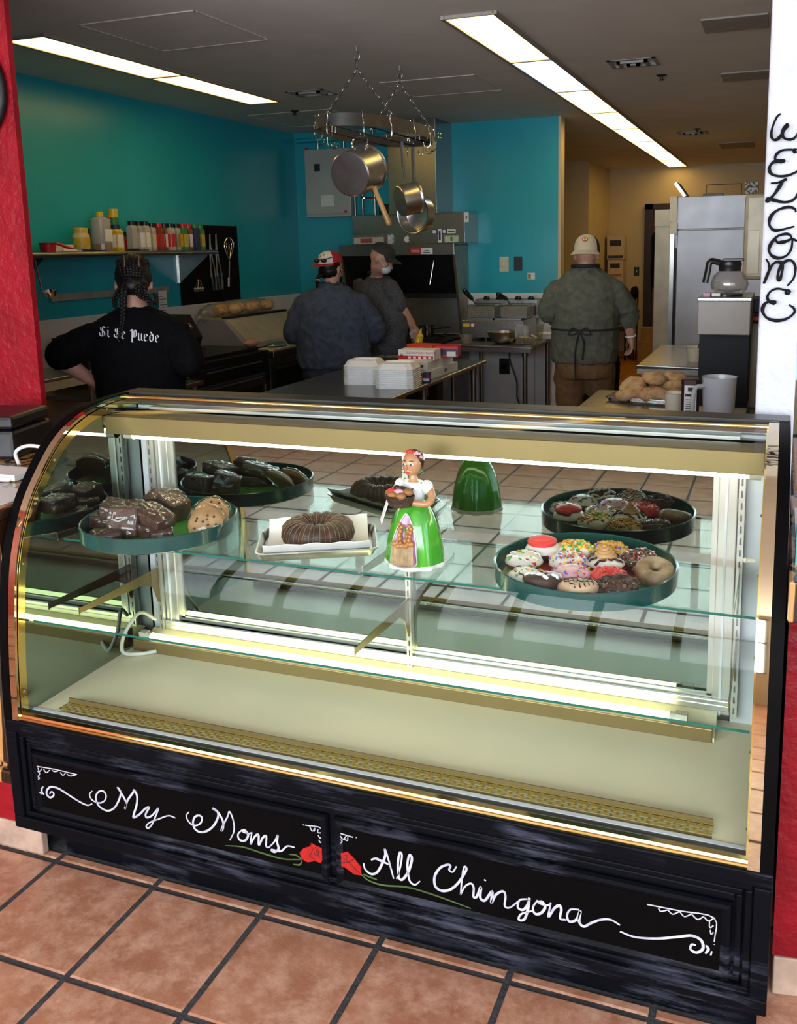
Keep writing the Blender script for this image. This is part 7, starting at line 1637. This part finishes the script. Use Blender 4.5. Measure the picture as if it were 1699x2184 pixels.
hand(B, wR, (wR-eR)+UPV*-.05, f*-.3-r, 1.0, .45, -1); hand(B, wL, (wL-eL), f*-.3+r, 1.0, .45, 1); B.skin('body', skin2, P4, .0105, 4); eyes(q, M, P4)
S = Fig(); S.loft([(at1(.93), .225, .185), (at1(1.02), .232, .19), (at1(1.13), .228, .188), (at1(1.20), .226, .186), (at1(1.32), .228, .175), (at1(1.42), .228, .155), (at1(1.48), .212, .130), (at1(1.53, .005), .160, .105), (at1(1.57, .015), .110, .088), (at1(1.60, .02), .086, .080)], r, f)
for (s_, e_, w_, u_) in ((sL, eL, wL, .18), (sR, eR, wR, .30)): S.limb([s_-(e_-s_)*.05, s_+(e_-s_)*.4, e_, e_+(w_-e_)*u_], [.076, .080, .074, .068])
S.skin('work_shirt', olive_c, P4, .0115, 3, .012, 6, 11.0)
Pn = Fig(); Pn.loft([(at1(1.0), .205, .165), (at1(.88), .205, .17), (at1(.82), .19, .16)], r, f)
for (h_, k_, a_) in ((at1(.86, 0, -.10), kL, aL), (at1(.86, .02, .10), kR, aR)): Pn.limb([h_, k_, a_], [.118, .090, .076])
Pn.skin('trousers', brown_c, P4, .0125, 3, .008, 8, 4.5)
for a_ in (aL, aR): o = MB(); o.tube([a_-UPV*.055-f*.07, a_-UPV*.05+f*.05, a_-UPV*.065+f*.18], [.045, .055, .04], 12, round_end=True, sq=.8); o.build('shoe', blackm, P4, smooth=True)
tie = [at1(1.165, .182*math.sin(a)*1.0, .232*math.cos(a)) for a in [2*PI*k/40 for k in range(40)]]
def ring_on(z, rx, ry, n_=40, p=2.3):
    out = []
    for k in range(n_):
        a = 2*PI*k/n_; ca, sa = math.cos(a), math.sin(a); out.append(at1(z, ry*math.copysign(abs(sa)**(2/p), sa), rx*math.copysign(abs(ca)**(2/p), ca)))
    return out
A = MB(); A.tube(ring_on(1.165, .236, .197), .007, 8, closed=True); bk = at1(1.160, -.205, -.01)
for sx in (-1, 1): A.tube(smooth_path([bk, bk+r*sx*.05+UPV*.02, bk+r*sx*.075-UPV*.025, bk+r*sx*.03-UPV*.02, bk]), .006, 6)
A.tube(smooth_path([bk, bk-r*.02-UPV*.08, bk-r*.03-UPV*.18, bk-r*.025-UPV*.33]), .006, 6).tube(smooth_path([bk, bk+r*.03-UPV*.08, bk+r*.02-UPV*.20]), .006, 6); A.build('apron_ties', lacem, P4, smooth=True)
A = Fig(); A.loft([(at1(1.15, .10), .19, .10), (at1(.90, .12), .235, .11), (at1(.66, .14), .225, .11), (at1(.60, .14), .16, .09)], r, f); A.skin('apron', blackmatte, P4, .014, 2, .006, 8, 2.2)
MB().tube([x_ for x_ in ring_on(1.60, .092, .086, 28)], .012, 8, closed=True).build('neck_strap', lacem, P4, smooth=True)
capt = mat('tan_cap_twill', (.50, .43, .30), .8, var=.05); capd = mat('dark_cap_mesh', (.035, .035, .028), .8, var=.2, scale=70)
q4 = lambda x, y, z: q(x*1.02, y*1.02, z-.022); fp, PC = cap(P4, q4, M, -1, (capt, capd), capt, s=.75, crown=.114, flat=True)
for (rr_, m_, o_) in ((.020, mat('red_emblem', (.42, .06, .03), .7), .002), (.013, yel_p, .003), (.006, rosem, .004)):
    c_ = PC(0, .62, o_); n_ = (PC(0, .62, .02)-PC(0, .62)).normalized(); MB().cyl(c_-n_*.002, c_+n_*.0008, rr_, n=20).build('cap_emblem', m_, P4)
MB().torus(wR+(wR-eR).normalized()*.0, .034, .006, 20, 8, (wR-eR).to_track_quat('Z', 'Y').to_matrix()).build('glove_cuff', whitep, P4, smooth=True)
